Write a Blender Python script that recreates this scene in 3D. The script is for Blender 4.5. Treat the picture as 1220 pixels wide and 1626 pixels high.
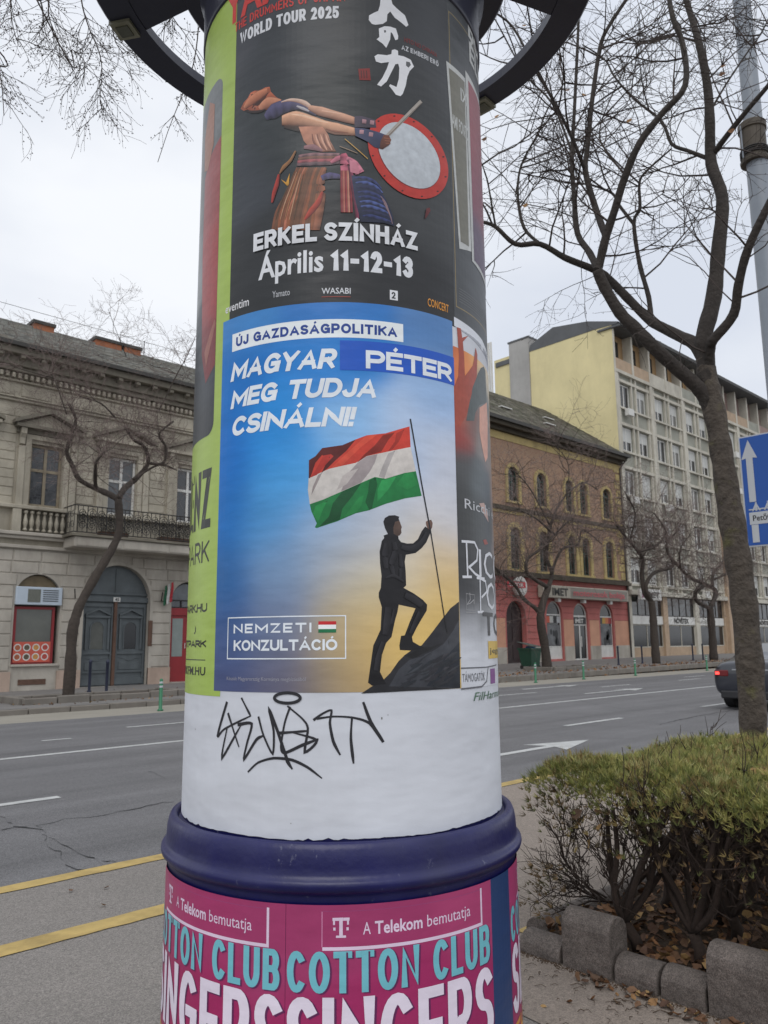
import bpy, bmesh, math, random
import numpy as np
from mathutils import Vector, Matrix
from mathutils.geometry import tessellate_polygon
random.seed(7)
SC = bpy.context.scene
for o in list(bpy.data.objects): bpy.data.objects.remove(o)
R = math.radians
# ---------------------------------------------------------------- camera
_F, _W, _H, EYE = 1239.0, 1220.0, 1626.0, 1.6
def _cam(px, py): return np.array([(px-_W/2)/_F, -(py-_H/2)/_F, -1.0])
_up = np.array([-70, 7400, -1239.0]); _up /= np.linalg.norm(_up)
_X = _cam(1928, 1008); _X -= _up*_X.dot(_up); _X /= np.linalg.norm(_X)
ROT = np.array([_X, np.cross(_up, _X), _up])          # camera -> world (X along the street, Y across it)
cd = bpy.data.cameras.new('camera'); cam = bpy.data.objects.new('camera', cd); SC.collection.objects.link(cam)
M = Matrix.Identity(4)
for i in range(3):
    for j in range(3): M[i][j] = ROT[i][j]
M[2][3] = EYE
cam.matrix_world = M
cd.sensor_fit = 'VERTICAL'; cd.sensor_height = 36.0; cd.lens = _F/_H*36.0
cd.clip_start = 0.05; cd.clip_end = 2000
cd.dof.use_dof = True; cd.dof.focus_distance = 2.45; cd.dof.aperture_fstop = 9.0
SC.camera = cam
# ---------------------------------------------------------------- world: overcast sky
wd = bpy.data.worlds.new("World"); SC.world = wd; wd.use_nodes = True
nt = wd.node_tree; nt.nodes.clear()
SUN_EL, SUN_AZ = R(48), R(215)      # azimuth the light comes from, measured from +X
def N(nt, t, **k):
    n = nt.nodes.new(t)
    for a, b in k.items(): setattr(n, a, b)
    return n
out = N(nt, 'ShaderNodeOutputWorld'); bg = N(nt, 'ShaderNodeBackground'); bg.inputs[1].default_value = 0.1
sky = N(nt, 'ShaderNodeTexSky', sky_type='NISHITA'); sky.sun_disc = False
sky.sun_elevation = SUN_EL; sky.sun_rotation = math.pi/2 - SUN_AZ
tc = N(nt, 'ShaderNodeTexCoord'); sep = N(nt, 'ShaderNodeSeparateXYZ')
nz = N(nt, 'ShaderNodeTexNoise'); nz.inputs['Scale'].default_value = 1.7; nz.inputs['Detail'].default_value = 5; nz.inputs['Roughness'].default_value = .48
mp = N(nt, 'ShaderNodeMapping'); mp.inputs['Scale'].default_value = (1, 1, 2.0)
nt.links.new(tc.outputs['Generated'], mp.inputs[0]); nt.links.new(mp.outputs[0], nz.inputs['Vector']); nt.links.new(tc.outputs['Generated'], sep.inputs[0])
cr = N(nt, 'ShaderNodeValToRGB'); cr.color_ramp.elements[0].position = .36; cr.color_ramp.elements[1].position = .62
cr.color_ramp.elements[0].color = (6.2, 6.6, 7.4, 1); cr.color_ramp.elements[1].color = (8.3, 8.5, 8.85, 1)
nt.links.new(nz.outputs['Fac'], cr.inputs[0])
el = N(nt, 'ShaderNodeValToRGB')     # overcast sky: brighter towards the zenith
el.color_ramp.elements[0].position = 0.0; el.color_ramp.elements[0].color = (1.06, 1.06, 1.06, 1)
el.color_ramp.elements[1].position = 1.0; el.color_ramp.elements[1].color = (1.6, 1.6, 1.6, 1)
e2 = el.color_ramp.elements.new(.62); e2.color = (1.10, 1.10, 1.10, 1)
nt.links.new(sep.outputs['Z'], el.inputs[0])
mu = N(nt, 'ShaderNodeMix', data_type='RGBA', blend_type='MULTIPLY'); mu.inputs[0].default_value = 1
nt.links.new(cr.outputs[0], mu.inputs[6]); nt.links.new(el.outputs[0], mu.inputs[7])
mx = N(nt, 'ShaderNodeMix', data_type='RGBA'); mx.inputs[0].default_value = .94
nt.links.new(sky.outputs[0], mx.inputs[6]); nt.links.new(mu.outputs[2], mx.inputs[7])
nt.links.new(mx.outputs[2], bg.inputs[0]); nt.links.new(bg.outputs[0], out.inputs[0])
# ---------------------------------------------------------------- soft sun behind the cloud
sl = bpy.data.lights.new('sun', 'SUN'); sl.energy = 0.9; sl.angle = R(40); sl.color = (1.0, .97, .93)
so = bpy.data.objects.new('sun', sl); SC.collection.objects.link(so)
sd = Vector((math.cos(SUN_AZ)*math.cos(SUN_EL), math.sin(SUN_AZ)*math.cos(SUN_EL), math.sin(SUN_EL)))
so.rotation_euler = sd.to_track_quat('Z', 'Y').to_euler(); so.location = (0, 0, 30)
vs = SC.view_settings; vs.view_transform = 'Standard'; vs.look = 'None'; vs.gamma = 1; vs.exposure = 0.13; vs.use_curve_mapping = False

# ---------------------------------------------------------------- helpers
def ray(px, py): return ROT @ _cam(px, py)
def atY(px, py, y): r = ray(px, py); p = r*(y/r[1]); return (p[0], p[1], p[2]+EYE)
def gnd(px, py, z=0.0): r = ray(px, py); p = r*((z-EYE)/r[2]); return (p[0], p[1])
def lin(c, k=1.0):
    o = []
    for v in c[:3]:
        v /= 255.0
        o.append(min(.92, k*(v/12.92 if v <= .04045 else ((v+.055)/1.055)**2.4)))
    return tuple(o)
ORG = {}
def _link(o, parent, loc):
    SC.collection.objects.link(o); ORG[o.name] = Vector(loc)
    if parent is not None:
        o.parent = parent; o.location = Vector(loc) - ORG[parent.name]
    else: o.location = loc
def tag(o, label=None, cat=None, group=None, kind=None):
    if label: o['label'] = label
    if cat: o['category'] = cat
    if group: o['group'] = group
    if kind: o['kind'] = kind
    return o
def thing(name, loc, label, cat, group=None):
    o = bpy.data.objects.new(name, None); o.empty_display_size = .1; _link(o, None, loc); return tag(o, label, cat, group)
def put(name, me, parent=None, loc=None, rot=None, scale=None, kind=None):
    o = bpy.data.objects.new(name, me)
    if loc is None: loc = ORG[parent.name] if parent is not None else (0, 0, 0)
    _link(o, parent, loc)
    if rot: o.rotation_euler = rot
    if scale: o.scale = scale
    if kind: o['kind'] = kind
    return o
def copy_thing(o, loc, label=None):
    def rec(s, par):
        c = s.copy(); SC.collection.objects.link(c); c.parent = par
        for ch in s.children: rec(ch, c)
        return c
    c = rec(o, None); c.location = loc; ORG[c.name] = Vector(loc)
    if label: c['label'] = label
    return c

class MB:
    """collects faces of ONE mesh; build() links it as one object"""
    def __init__(s): s.v = []; s.f = []; s.c = []
    def add(s, vs, fs, col=None):
        b = len(s.v); s.v += [tuple(p) for p in vs]; s.f += [tuple(b+i for i in f) for f in fs]
        s.c += [col]*len(fs); return s
    def box(s, x0, x1, y0, y1, z0, z1, col=None):
        return s.add([(x0,y0,z0),(x1,y0,z0),(x1,y1,z0),(x0,y1,z0),(x0,y0,z1),(x1,y0,z1),(x1,y1,z1),(x0,y1,z1)],
                     [(0,3,2,1),(4,5,6,7),(0,1,5,4),(1,2,6,5),(2,3,7,6),(3,0,4,7)], col)
    def quad(s, a, b, c, d, col=None): return s.add([a,b,c,d], [(0,1,2,3)], col)
    def prism(s, pts, y0, y1, col=None, axis='y'):
        """pts = outline in (x,z); extruded along y (or other axes)"""
        n = len(pts)
        def m(p, t): return (p[0], t, p[1]) if axis == 'y' else ((t, p[0], p[1]) if axis == 'x' else (p[0], p[1], t))
        vs = [m(p, y0) for p in pts] + [m(p, y1) for p in pts]
        fs = [(i, (i+1) % n, n+(i+1) % n, n+i) for i in range(n)]
        tri = tessellate_polygon([[Vector((p[0], p[1], 0)) for p in pts]])
        fs += [tuple(t) for t in tri] + [tuple(n+i for i in reversed(t)) for t in tri]
        return s.add(vs, fs, col)
    def tube(s, pts, rad, n=6, col=None, cap=True):
        pts = [Vector(p) for p in pts]
        if not hasattr(rad, '__len__'): rad = [rad]*len(pts)
        b = len(s.v); m = len(pts); t0 = None
        for i, p in enumerate(pts):
            d = (pts[min(i+1, m-1)] - pts[max(i-1, 0)])
            if d.length < 1e-9: d = Vector((0, 0, 1))
            d.normalize()
            if t0 is None: t0 = d.orthogonal().normalized()
            t0 = (t0 - d*t0.dot(d))
            if t0.length < 1e-6: t0 = d.orthogonal()
            t0.normalize(); w = d.cross(t0)
            for k in range(n):
                a = 2*math.pi*k/n
                q = p + (t0*math.cos(a) + w*math.sin(a))*rad[i]; s.v.append((q.x, q.y, q.z))
        for i in range(m-1):
            for k in range(n):
                s.f.append((b+i*n+k, b+i*n+(k+1) % n, b+(i+1)*n+(k+1) % n, b+(i+1)*n+k)); s.c.append(col)
        if cap and n > 2:
            s.f.append(tuple(b+k for k in reversed(range(n)))); s.f.append(tuple(b+(m-1)*n+k for k in range(n))); s.c += [col, col]
        return s
    def lathe(s, prof, n=64, c=(0, 0), a0=0.0, a1=2*math.pi, col=None):
        b = len(s.v); full = abs(a1-a0-2*math.pi) < 1e-6; na = n if full else n+1
        for r, z in prof:
            for k in range(na):
                a = a0+(a1-a0)*k/n; s.v.append((c[0]+r*math.cos(a), c[1]+r*math.sin(a), z))
        for i in range(len(prof)-1):
            for k in range(n):
                k2 = (k+1) % na
                s.f.append((b+i*na+k, b+i*na+k2, b+(i+1)*na+k2, b+(i+1)*na+k)); s.c.append(col)
        return s
    def mesh(s, name, mat, smooth=False):
        me = bpy.data.meshes.new(name); me.from_pydata(s.v, [], s.f); mats = mat if isinstance(mat, (list, tuple)) else [mat]
        for m in mats: me.materials.append(m)
        if any(c is not None for c in s.c):
            ca = me.color_attributes.new('Col', 'FLOAT_COLOR', 'CORNER'); buf = []
            for f, c in zip(s.f, s.c):
                if c is None: c = (.5, .5, .5)
                if callable(c):
                    for i in f: buf += list(c(s.v[i]))+[1.0]
                else: buf += (list(c)+[1.0])*len(f)
            ca.data.foreach_set('color', buf)
        if smooth: me.polygons.foreach_set('use_smooth', [True]*len(me.polygons))
        me.update(); return me
    def build(s, name, mat, parent=None, smooth=False, kind=None, fixn=False):
        if parent is not None:
            o0 = ORG[parent.name]; s.v = [(x-o0[0], y-o0[1], z-o0[2]) for x, y, z in s.v]
        me = s.mesh(name, mat, smooth)
        if fixn:
            bm = bmesh.new(); bm.from_mesh(me); bmesh.ops.recalc_face_normals(bm, faces=bm.faces); bm.to_mesh(me); bm.free()
        return put(name, me, parent, None, kind=kind)

def bevel(o, w, seg=2):
    m = o.modifiers.new('bevel', 'BEVEL'); m.width = w; m.segments = seg; m.limit_method = 'ANGLE'; return o

_mats = {}
def mat(name, col, rough=.8, var=.25, scale=3.0, bump=.0, bscale=30.0, col2=None, spec=.5, metal=0.0, stretch=(1, 1, 1), stain=0.0, attr=False, emit=0, coat=0, crease=0):
    if name in _mats: return _mats[name]
    m = bpy.data.materials.new(name); m.use_nodes = True; t = m.node_tree; b = t.nodes['Principled BSDF']
    b.inputs['Roughness'].default_value = rough; b.inputs['Metallic'].default_value = metal; b.inputs['Specular IOR Level'].default_value = spec
    b.inputs['Coat Weight'].default_value = coat
    L = t.links.new
    g = N(t, 'ShaderNodeNewGeometry'); mp = N(t, 'ShaderNodeMapping'); mp.inputs['Scale'].default_value = stretch; L(g.outputs['Position'], mp.inputs[0])
    n1 = N(t, 'ShaderNodeTexNoise'); n1.inputs['Scale'].default_value = scale; n1.inputs['Detail'].default_value = 6; n1.inputs['Roughness'].default_value = .6
    L(mp.outputs[0], n1.inputs['Vector'])
    r = N(t, 'ShaderNodeMapRange'); r.inputs[1].default_value = .3; r.inputs[2].default_value = .7; L(n1.outputs['Fac'], r.inputs[0])
    mx = N(t, 'ShaderNodeMix', data_type='RGBA')
    if attr:
        a = N(t, 'ShaderNodeAttribute'); a.attribute_name = 'Col'
        d = N(t, 'ShaderNodeMix', data_type='RGBA', blend_type='MULTIPLY'); d.inputs[0].default_value = 1
        L(a.outputs['Color'], d.inputs[6]); d.inputs[7].default_value = (1-var, 1-var, 1-var, 1)
        L(r.outputs[0], mx.inputs[0]); L(d.outputs[2], mx.inputs[6]); L(a.outputs['Color'], mx.inputs[7])
    else:
        c2 = col2 if col2 else tuple(c*(1-var) for c in col)
        L(r.outputs[0], mx.inputs[0]); mx.inputs[6].default_value = (*c2, 1); mx.inputs[7].default_value = (*col, 1)
    last = mx.outputs[2]
    if stain:
        n3 = N(t, 'ShaderNodeTexNoise'); n3.inputs['Scale'].default_value = scale*.23; n3.inputs['Detail'].default_value = 8; n3.inputs['Roughness'].default_value = .7
        mp3 = N(t, 'ShaderNodeMapping'); mp3.inputs['Scale'].default_value = (2.2, 2.2, .55); L(g.outputs['Position'], mp3.inputs[0]); L(mp3.outputs[0], n3.inputs['Vector'])
        r3 = N(t, 'ShaderNodeMapRange'); r3.inputs[1].default_value = .45; r3.inputs[2].default_value = .75; r3.inputs[4].default_value = stain; L(n3.outputs['Fac'], r3.inputs[0])
        m3 = N(t, 'ShaderNodeMix', data_type='RGBA', blend_type='MULTIPLY'); L(r3.outputs[0], m3.inputs[0]); L(last, m3.inputs[6]); m3.inputs[7].default_value = (.45, .43, .41, 1); last = m3.outputs[2]
    L(last, b.inputs['Base Color'])
    if crease:      # pasted paper: soft folds with thin ridges
        mc = N(t, 'ShaderNodeMapping'); mc.inputs['Scale'].default_value = (1, 1, 2.6); mc.inputs['Rotation'].default_value = (.06, .05, 0); L(g.outputs['Position'], mc.inputs[0])
        nd = N(t, 'ShaderNodeTexNoise', noise_type='RIDGED_MULTIFRACTAL'); nd.inputs['Scale'].default_value = 1.5; nd.inputs['Detail'].default_value = 2.5; nd.inputs['Distortion'].default_value = .5; L(mc.outputs[0], nd.inputs['Vector'])
        ns_ = N(t, 'ShaderNodeTexNoise'); ns_.inputs['Scale'].default_value = 2.2; ns_.inputs['Detail'].default_value = 3; L(mc.outputs[0], ns_.inputs['Vector'])
        pw = N(t, 'ShaderNodeMath', operation='MULTIPLY_ADD'); L(nd.outputs['Fac'], pw.inputs[0]); pw.inputs[1].default_value = .35; L(ns_.outputs['Fac'], pw.inputs[2])
        bc_ = N(t, 'ShaderNodeBump'); bc_.inputs['Distance'].default_value = crease; L(pw.outputs[0], bc_.inputs['Height']); L(bc_.outputs[0], b.inputs['Normal'])
    if bump:
        n2 = N(t, 'ShaderNodeTexNoise'); n2.inputs['Scale'].default_value = bscale; n2.inputs['Detail'].default_value = 5; L(mp.outputs[0], n2.inputs['Vector'])
        bp = N(t, 'ShaderNodeBump'); bp.inputs['Strength'].default_value = 1; bp.inputs['Distance'].default_value = bump; L(n2.outputs['Fac'], bp.inputs['Height']); (L(bc_.outputs[0], bp.inputs['Normal']) if crease else None); L(bp.outputs[0], b.inputs['Normal'])
    if emit:
        b.inputs['Emission Color'].default_value = (*col, 1); b.inputs['Emission Strength'].default_value = emit
    _mats[name] = m; return m
def glass(name, tint=(.03, .035, .04)):
    if name in _mats: return _mats[name]
    m = mat(name, tint, .08, .5, .7, spec=.9, coat=0); return m
# ================================================================ advertising column
CX, CY, RC = 1.91978, 2.23759, .565
AC = math.atan2(CY, CX)                      # azimuth of the axis seen from the camera
def on_col(s, z, r):
    """s = arc length on the shaft (radius RC) from the line facing the camera, positive to the right"""
    th = AC+math.pi+s/RC
    return (CX+r*math.cos(th), CY+r*math.sin(th), z)
def ph(px, py, rr=RC):
    """point of the shaft behind a spot of the photograph -> (s, z) measured on the paper"""
    d = ray(px, py); a = d[0]**2+d[1]**2; b = -2*(d[0]*CX+d[1]*CY); c = CX*CX+CY*CY-rr*rr; q = b*b-4*a*c
    t = (-b-math.sqrt(max(q, 0)))/(2*a); p = d*t
    th = math.atan2(p[1]-CY, p[0]-CX)-(AC+math.pi); th = (th+math.pi) % (2*math.pi)-math.pi
    return (th*RC, p[2]+EYE)
RP = [RC]        # radius the current print lies on
LAY = .0003
def rl(k): return RP[0]+.0012+LAY*k
PRINT = mat('printed_paper', (.8,.8,.8), .36, .10, 9.0, .0012, 9.0, spec=.35, stretch=(1,1,3.2), attr=True, crease=.010)
PICT = mat('printed_photo', (.8,.8,.8), .36, .20, 50.0, .0012, 9.0, spec=.35, stretch=(1,1,1), attr=True, crease=.010)
def kcol(r, g, b, k=1.0): return lin((r, g, b), 1.12*k)
WHITE = kcol(214, 217, 224)
class Art(MB):
    """flat print wrapped on the column: polygons and strokes given in (s, z)"""
    def poly(s, pts, col, k):
        bm = bmesh.new(); vs = [bm.verts.new((p[0], 0, p[1])) for p in pts]
        tri = tessellate_polygon([[Vector((p[0], p[1], 0)) for p in pts]])
        for t in tri:
            try: bm.faces.new([vs[i] for i in t])
            except ValueError: pass
        s._wrap(bm, col, k); bm.free(); return s
    def _wrap(s, bm, col, k, step=.02):
        step = getattr(s, 'step', step)
        xs = [v.co.x for v in bm.verts]
        if not xs: return
        x = math.floor(min(xs)/step)*step+step
        while x < max(xs):
            bmesh.ops.bisect_plane(bm, geom=bm.verts[:]+bm.edges[:]+bm.faces[:], plane_co=(x, 0, 0), plane_no=(1, 0, 0), dist=1e-6); x += step
        if callable(col):
            z = min(v.co.z for v in bm.verts); z1 = max(v.co.z for v in bm.verts); st = .03 if step > .015 else step; zz = math.floor(z/st)*st+st
            while zz < z1:
                bmesh.ops.bisect_plane(bm, geom=bm.verts[:]+bm.edges[:]+bm.faces[:], plane_co=(0, 0, zz), plane_no=(0, 0, 1), dist=1e-6); zz += st
        bm.verts.index_update(); r = rl(k); b = len(s.v); flat = [(v.co.x, v.co.z) for v in bm.verts]
        s.v += [on_col(x, z, r) for x, z in flat]; s.uv = getattr(s, 'uv', {})
        for f in bm.faces:
            ids = [v.index for v in f.verts]; n = f.normal
            if n.y > 0: ids = ids[::-1]
            s.f.append(tuple(b+i for i in ids))
            if callable(col):
                for i in ids: s.uv[b+i] = flat[i]
                s.c.append(lambda p, i=None: (0, 0, 0)); s.c[-1] = ('fn', col)
            else: s.c.append(col)
    def rect(s, s0, s1, z0, z1, col, k): return s.poly([(s0, z0), (s1, z0), (s1, z1), (s0, z1)], col, k)
    def stroke(s, pts, w, col, k, box=None, caps=True, closed=False):
        pts = [Vector(p) for p in pts]; m = len(pts)
        wf = w if callable(w) else None; w = w(0) if wf else w
        q = [pts[0]]
        for a, b in zip(pts, pts[1:]):
            n = max(1, int(abs((b-a).x)/.02)+0)
            for i in range(1, n+1): q.append(a.lerp(b, i/n))
        m = len(q); L = []; Rr = []; hw = w/2
        for i, p in enumerate(q):
            if wf: hw = wf(i/(m-1))/2
            if closed: d0 = (p-q[i-1 if i else m-2]); d1 = (q[i+1 if i < m-1 else 1]-p)
            else: d0 = (p-q[i-1]) if i else (q[1]-p); d1 = (q[i+1]-p) if i < m-1 else (p-q[i-1])
            if d0.length < 1e-9 or d1.length < 1e-9: d0 = d1 = (d0 if d0.length > d1.length else d1)
            d0 = d0.normalized(); d1 = d1.normalized(); t = d0+d1
            if t.length < 1e-6: t = d1.copy()
            t.normalize(); nn = Vector((-t.y, t.x)); c = max(.42, abs(nn.dot(Vector((-d1.y, d1.x)))))
            pp = p.copy()
            if caps and not closed:
                if i == 0: pp = p-d1*hw*.98
                if i == m-1: pp = p+d0*hw*.98
            L.append(pp+nn*hw/c); Rr.append(pp-nn*hw/c)
        if box:
            x0, x1, z0, z1 = box
            for l in (L, Rr):
                for p in l: p.x = min(max(p.x, x0), x1); p.y = min(max(p.y, z0), z1)
        r = rl(k); b = len(s.v)
        for a, c in zip(L, Rr): s.v += [on_col(a.x, a.y, r), on_col(c.x, c.y, r)]
        for i in range(m-1): s.f.append((b+2*i, b+2*i+1, b+2*i+3, b+2*i+2)); s.c.append(col)
        return s
    def brush(s, pts, widths, cl, cd, k, bg=None, soft=.35, n=5, jit=0.0):
        """airbrushed stroke of print: light along one side, deep along the other, soft edges"""
        P = [Vector(p) for p in pts]; Q = []; W = []
        for i in range(len(P)-1):
            a_, b_, c_, d_ = P[max(i-1,0)], P[i], P[i+1], P[min(i+2,len(P)-1)]
            for j in range(n):
                t = j/n; Q.append(.5*((2*b_)+(c_-a_)*t+(2*a_-5*b_+4*c_-d_)*t*t+(3*b_-a_-3*c_+d_)*t**3)); W.append(widths[i]+(widths[i+1]-widths[i])*t)
        Q.append(P[-1]); W.append(widths[-1]); r = rl(k); b0 = len(s.v); s.vc = getattr(s, 'vc', {}); cross = (-1, -.86, -.5, 0, .5, .86, 1); m = len(Q)
        for i, p in enumerate(Q):
            d = Q[min(i+1, m-1)]-Q[max(i-1, 0)]; d = d.normalized() if d.length > 1e-9 else Vector((1, 0)); nn = Vector((-d.y, d.x)); e = math.sin(math.pi*min(1, max(0, i/(m-1)))); ww = W[i]/2
            if nn.y < 0: nn = -nn
            for c in cross:
                q = p+nn*ww*c; s.v.append(on_col(q.x, q.y, r)); t = (c+1)/2; u = max(0, min(1, t*1.15-.05+jit*math.sin(i*1.9))); col = [cd[m_]+(cl[m_]-cd[m_])*u**.8 for m_ in range(3)]
                if c > .9: col = [v*.8 for v in col]
                if bg is not None and abs(c) > .95: col = [v*(1-soft)+g*soft for v, g in zip(col, bg)]
                s.vc[len(s.v)-1] = tuple(col)
        for i in range(m-1):
            for j in range(6):
                a_ = b0+i*7+j; s.f.append((a_, a_+1, a_+8, a_+7)); s.c.append(('vc', 0))
        return s
    def build(s, name, parent, **k):
        for i, c in enumerate(s.c):
            if isinstance(c, tuple) and len(c) == 2 and c[0] == 'fn': pass
        uv = getattr(s, 'uv', {}); fn = []
        ids = {i for i, c in enumerate(s.c) if isinstance(c, tuple) and c[0] == 'fn'}; vcs = {i for i, c in enumerate(s.c) if isinstance(c, tuple) and c[0] == 'vc'}
        o0 = ORG[parent.name]; me = bpy.data.meshes.new(name)
        me.from_pydata([(x-o0[0], y-o0[1], z-o0[2]) for x, y, z in s.v], [], s.f); me.materials.append(PICT if name in ('drummer_print', 'figure_print', 'flag_print', 'picture_print', 'portrait_print') else PRINT)
        ca = me.color_attributes.new('Col', 'FLOAT_COLOR', 'CORNER'); buf = []
        for j, (f, c) in enumerate(zip(s.f, s.c)):
            if j in vcs:
                for i in f: buf += list(s.vc[i])+[1.0]
            elif j in ids:
                for i in f: buf += list(c[1](*uv[i]))+[1.0]
            else: buf += (list(c)+[1.0])*len(f)
        ca.data.foreach_set('color', buf); me.polygons.foreach_set('use_smooth', [False]*len(me.polygons)); me.update()
        return put(name, me, parent, None)

# ---- lettering: a small stroke alphabet (unit boxes) for the bold print, Blender's built-in font for the rest
def arc(cx, cy, rx, ry, a0, a1, n=12):
    return [(cx+rx*math.cos(R(a0+(a1-a0)*i/n)), cy+ry*math.sin(R(a0+(a1-a0)*i/n))) for i in range(n+1)]
GL = {
 'A': (.95, [[(0,0),(.5,1.12),(1,0)], [(.2,.3),(.8,.3)]]),
 'B': (.78, [[(0,0),(0,1),(.6,1)]+arc(.62,.76,.33,.24,80,-80,8)+[(.6,.52),(0,.52)], [(.6,.52)]+arc(.65,.26,.35,.26,80,-80,8)+[(.6,0),(0,0)]]),
 'C': (.82, [arc(.52,.5,.52,.5,48,312,20)]),
 'D': (.85, [[(0,0),(0,1),(.4,1)]+arc(.45,.5,.55,.5,85,-85,14)+[(.4,0),(0,0)]]),
 'E': (.68, [[(1,1),(0,1),(0,0),(1,0)], [(0,.51),(.88,.51)]]),
 'F': (.64, [[(1,1),(0,1),(0,0)], [(0,.5),(.85,.5)]]),
 'G': (.88, [arc(.52,.5,.52,.5,48,350,22), [(1,.06),(1,.47),(.58,.47)]]),
 'H': (.82, [[(0,0),(0,1)], [(1,0),(1,1)], [(0,.52),(1,.52)]]),
 'I': (0, [[(0,0),(0,1)]]),
 'J': (.6, [arc(.5,.3,.5,.3,200,360,10)+[(1,1)]]),
 'K': (.8, [[(0,0),(0,1)], [(1,1.02),(.03,.4)], [(.34,.6),(1,-.02)]]),
 'L': (.62, [[(0,1),(0,0),(1,0)]]),
 'M': (1.1, [[(0,0),(0,1),(.5,.28),(1,1),(1,0)]]),
 'N': (.88, [[(0,0),(0,1),(1,0),(1,1)]]),
 'O': (.95, [arc(.5,.5,.5,.5,0,360,28)]),
 'P': (.76, [[(0,0),(0,1),(.55,1)]+arc(.62,.7,.38,.3,80,-80,10)+[(.55,.4),(0,.4)]]),
 'R': (.8, [[(0,0),(0,1),(.55,1)]+arc(.6,.72,.38,.28,80,-80,10)+[(.55,.44),(0,.44)], [(.5,.44),(1,-.03)]]),
 'S': (.72, [arc(.5,.755,.48,.245,35,190,9)+arc(.5,.755,.48,.245,205,262,4)[1:]+arc(.5,.25,.5,.25,80,-15,7)+arc(.5,.25,.5,.25,-30,-150,8)]),
 'T': (.8, [[(0,1),(1,1)], [(.5,1),(.5,0)]]),
 'U': (.82, [[(0,1),(0,.38)]+arc(.5,.36,.5,.36,185,355,14)+[(1,.38),(1,1)]]),
 'V': (.9, [[(0,1),(.5,-.12),(1,1)]]), 'W': (1.35, [[(0,1),(.25,-.1),(.5,.95),(.75,-.1),(1,1)]]),
 'Y': (.88, [[(0,1.02),(.5,.45),(1,1.02)], [(.5,.5),(.5,0)]]),
 'Z': (.76, [[(0,1),(1,1),(0,0),(1,0)]]),
 '0': (.7, [arc(.5,.5,.5,.5,0,360,24)]), '1': (.3, [[(0,.8),(.95,1.02),(.95,0)]]),
 '2': (.66, [arc(.5,.7,.48,.3,160,-35,10)+[(0,0),(1,0)]]),
 '3': (.66, [arc(.47,.76,.48,.24,150,-75,9), arc(.47,.27,.5,.27,80,-150,10)]),
 '5': (.66, [[(.95,1),(.1,1),(.05,.55)]+arc(.45,.32,.55,.32,100,-150,12)]),
 '-': (.35, [[(0,.45),(1,.45)]]), '!': (0, [[(0,.46),(0,1)], [(0,0),(0,.01)]]), '.': (0, [[(0,0),(0,.02)]]), ' ': (.1, []), '+': (.4, [[(0,.5),(1,.5)], [(.5,.25),(.5,.75)]]),
}
ACC = {'Á': 'A', 'É': 'E', 'Í': 'I', 'Ó': 'O', 'Ú': 'U', 'Ő': 'O'}
def stext(art, txt, s0, s1, z0, z1, w, col, k, slant=0.0, gap=.2, space=.42, col2=None):
    """bold upper-case print fitted into s0..s1 x z0..z1, w = thickness of the strokes"""
    H = z1-z0; wd = []
    for ch in txt:
        b = ACC.get(ch, ch); wd.append(GL[b][0])
    tot = sum(wd); nsp = txt.count(' ')
    thick = w; n = len(txt)
    fixed = sum(thick for ch in txt if ch != ' ')+gap*w*(n-1)+space*H*nsp
    avail = (s1-s0)-fixed; u = avail/max(1e-6, sum(x for x, c in zip(wd, txt) if c != ' '))
    x = s0
    for ch, g in zip(txt, wd):
        if ch == ' ': x += space*H; continue
        b = ACC.get(ch, ch); W_ = g*u; kk = k
        for pl in GL[b][1]:
            pts = []
            for (a, c) in pl:
                zz = z0+w/2+c*(H-w); xx = x+w/2+a*W_
                pts.append((xx, zz))
            closed = (b in 'O0')
            n0 = len(art.v)
            bx = (x-.0*w, x+W_+w, z0, z1)
            art.stroke(pts, w, col, kk, box=None if closed else (x-.001, x+W_+w+.001, z0, z1), closed=closed)
            kk += .25
        if ch in ACC:
            xm = x+w/2+W_*.5; za = z1+.07*H
            for dx in ((-.12*H, .12*H) if ch == 'Ő' else (0,)):
                art.stroke([(xm-.02*H+dx, za), (xm+.13*H+dx, za+.17*H)], w*.75, col, k, caps=False)
        x += W_+w+gap*w
    if slant:   # lean the whole word (done on the flat print before nothing else depends on it)
        pass
def lean(art, i0, zb, t):
    """italic: shear vertices added since i0 along the surface"""
    for i in range(i0, len(art.v)):
        x, y, z = art.v[i]; th = math.atan2(y-CY, x-CX)+(z-zb)*t/RC; r = math.hypot(x-CX, y-CY)
        art.v[i] = (CX+r*math.cos(th), CY+r*math.sin(th), z)
def btext(art, txt, s0, s1, z0, h, col, k, off=0.0, shear=0.0, fit=True):
    """print in Blender's built-in font: cap height h, stretched to s0..s1"""
    c = bpy.data.curves.new('t', 'FONT'); c.body = txt; c.size = 1; c.offset = off; c.shear = shear; c.resolution_u = 2
    o = bpy.data.objects.new('t', c); me = o.to_mesh()
    if not me.vertices: bpy.data.objects.remove(o); return
    xs = [v.co.x for v in me.vertices]; x0, x1 = min(xs), max(xs); sz = h/.69
    sx = (s1-s0)/(x1-x0) if s1 is not None else sz
    bm = bmesh.new(); bm.from_mesh(me)
    for v in bm.verts: v.co = Vector((s0+(v.co.x-x0)*sx, 0, z0+v.co.y*sz))
    bm.normal_update(); art._wrap(bm, col, k); bm.free(); o.to_mesh_clear(); bpy.data.objects.remove(o); bpy.data.curves.remove(c)

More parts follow.
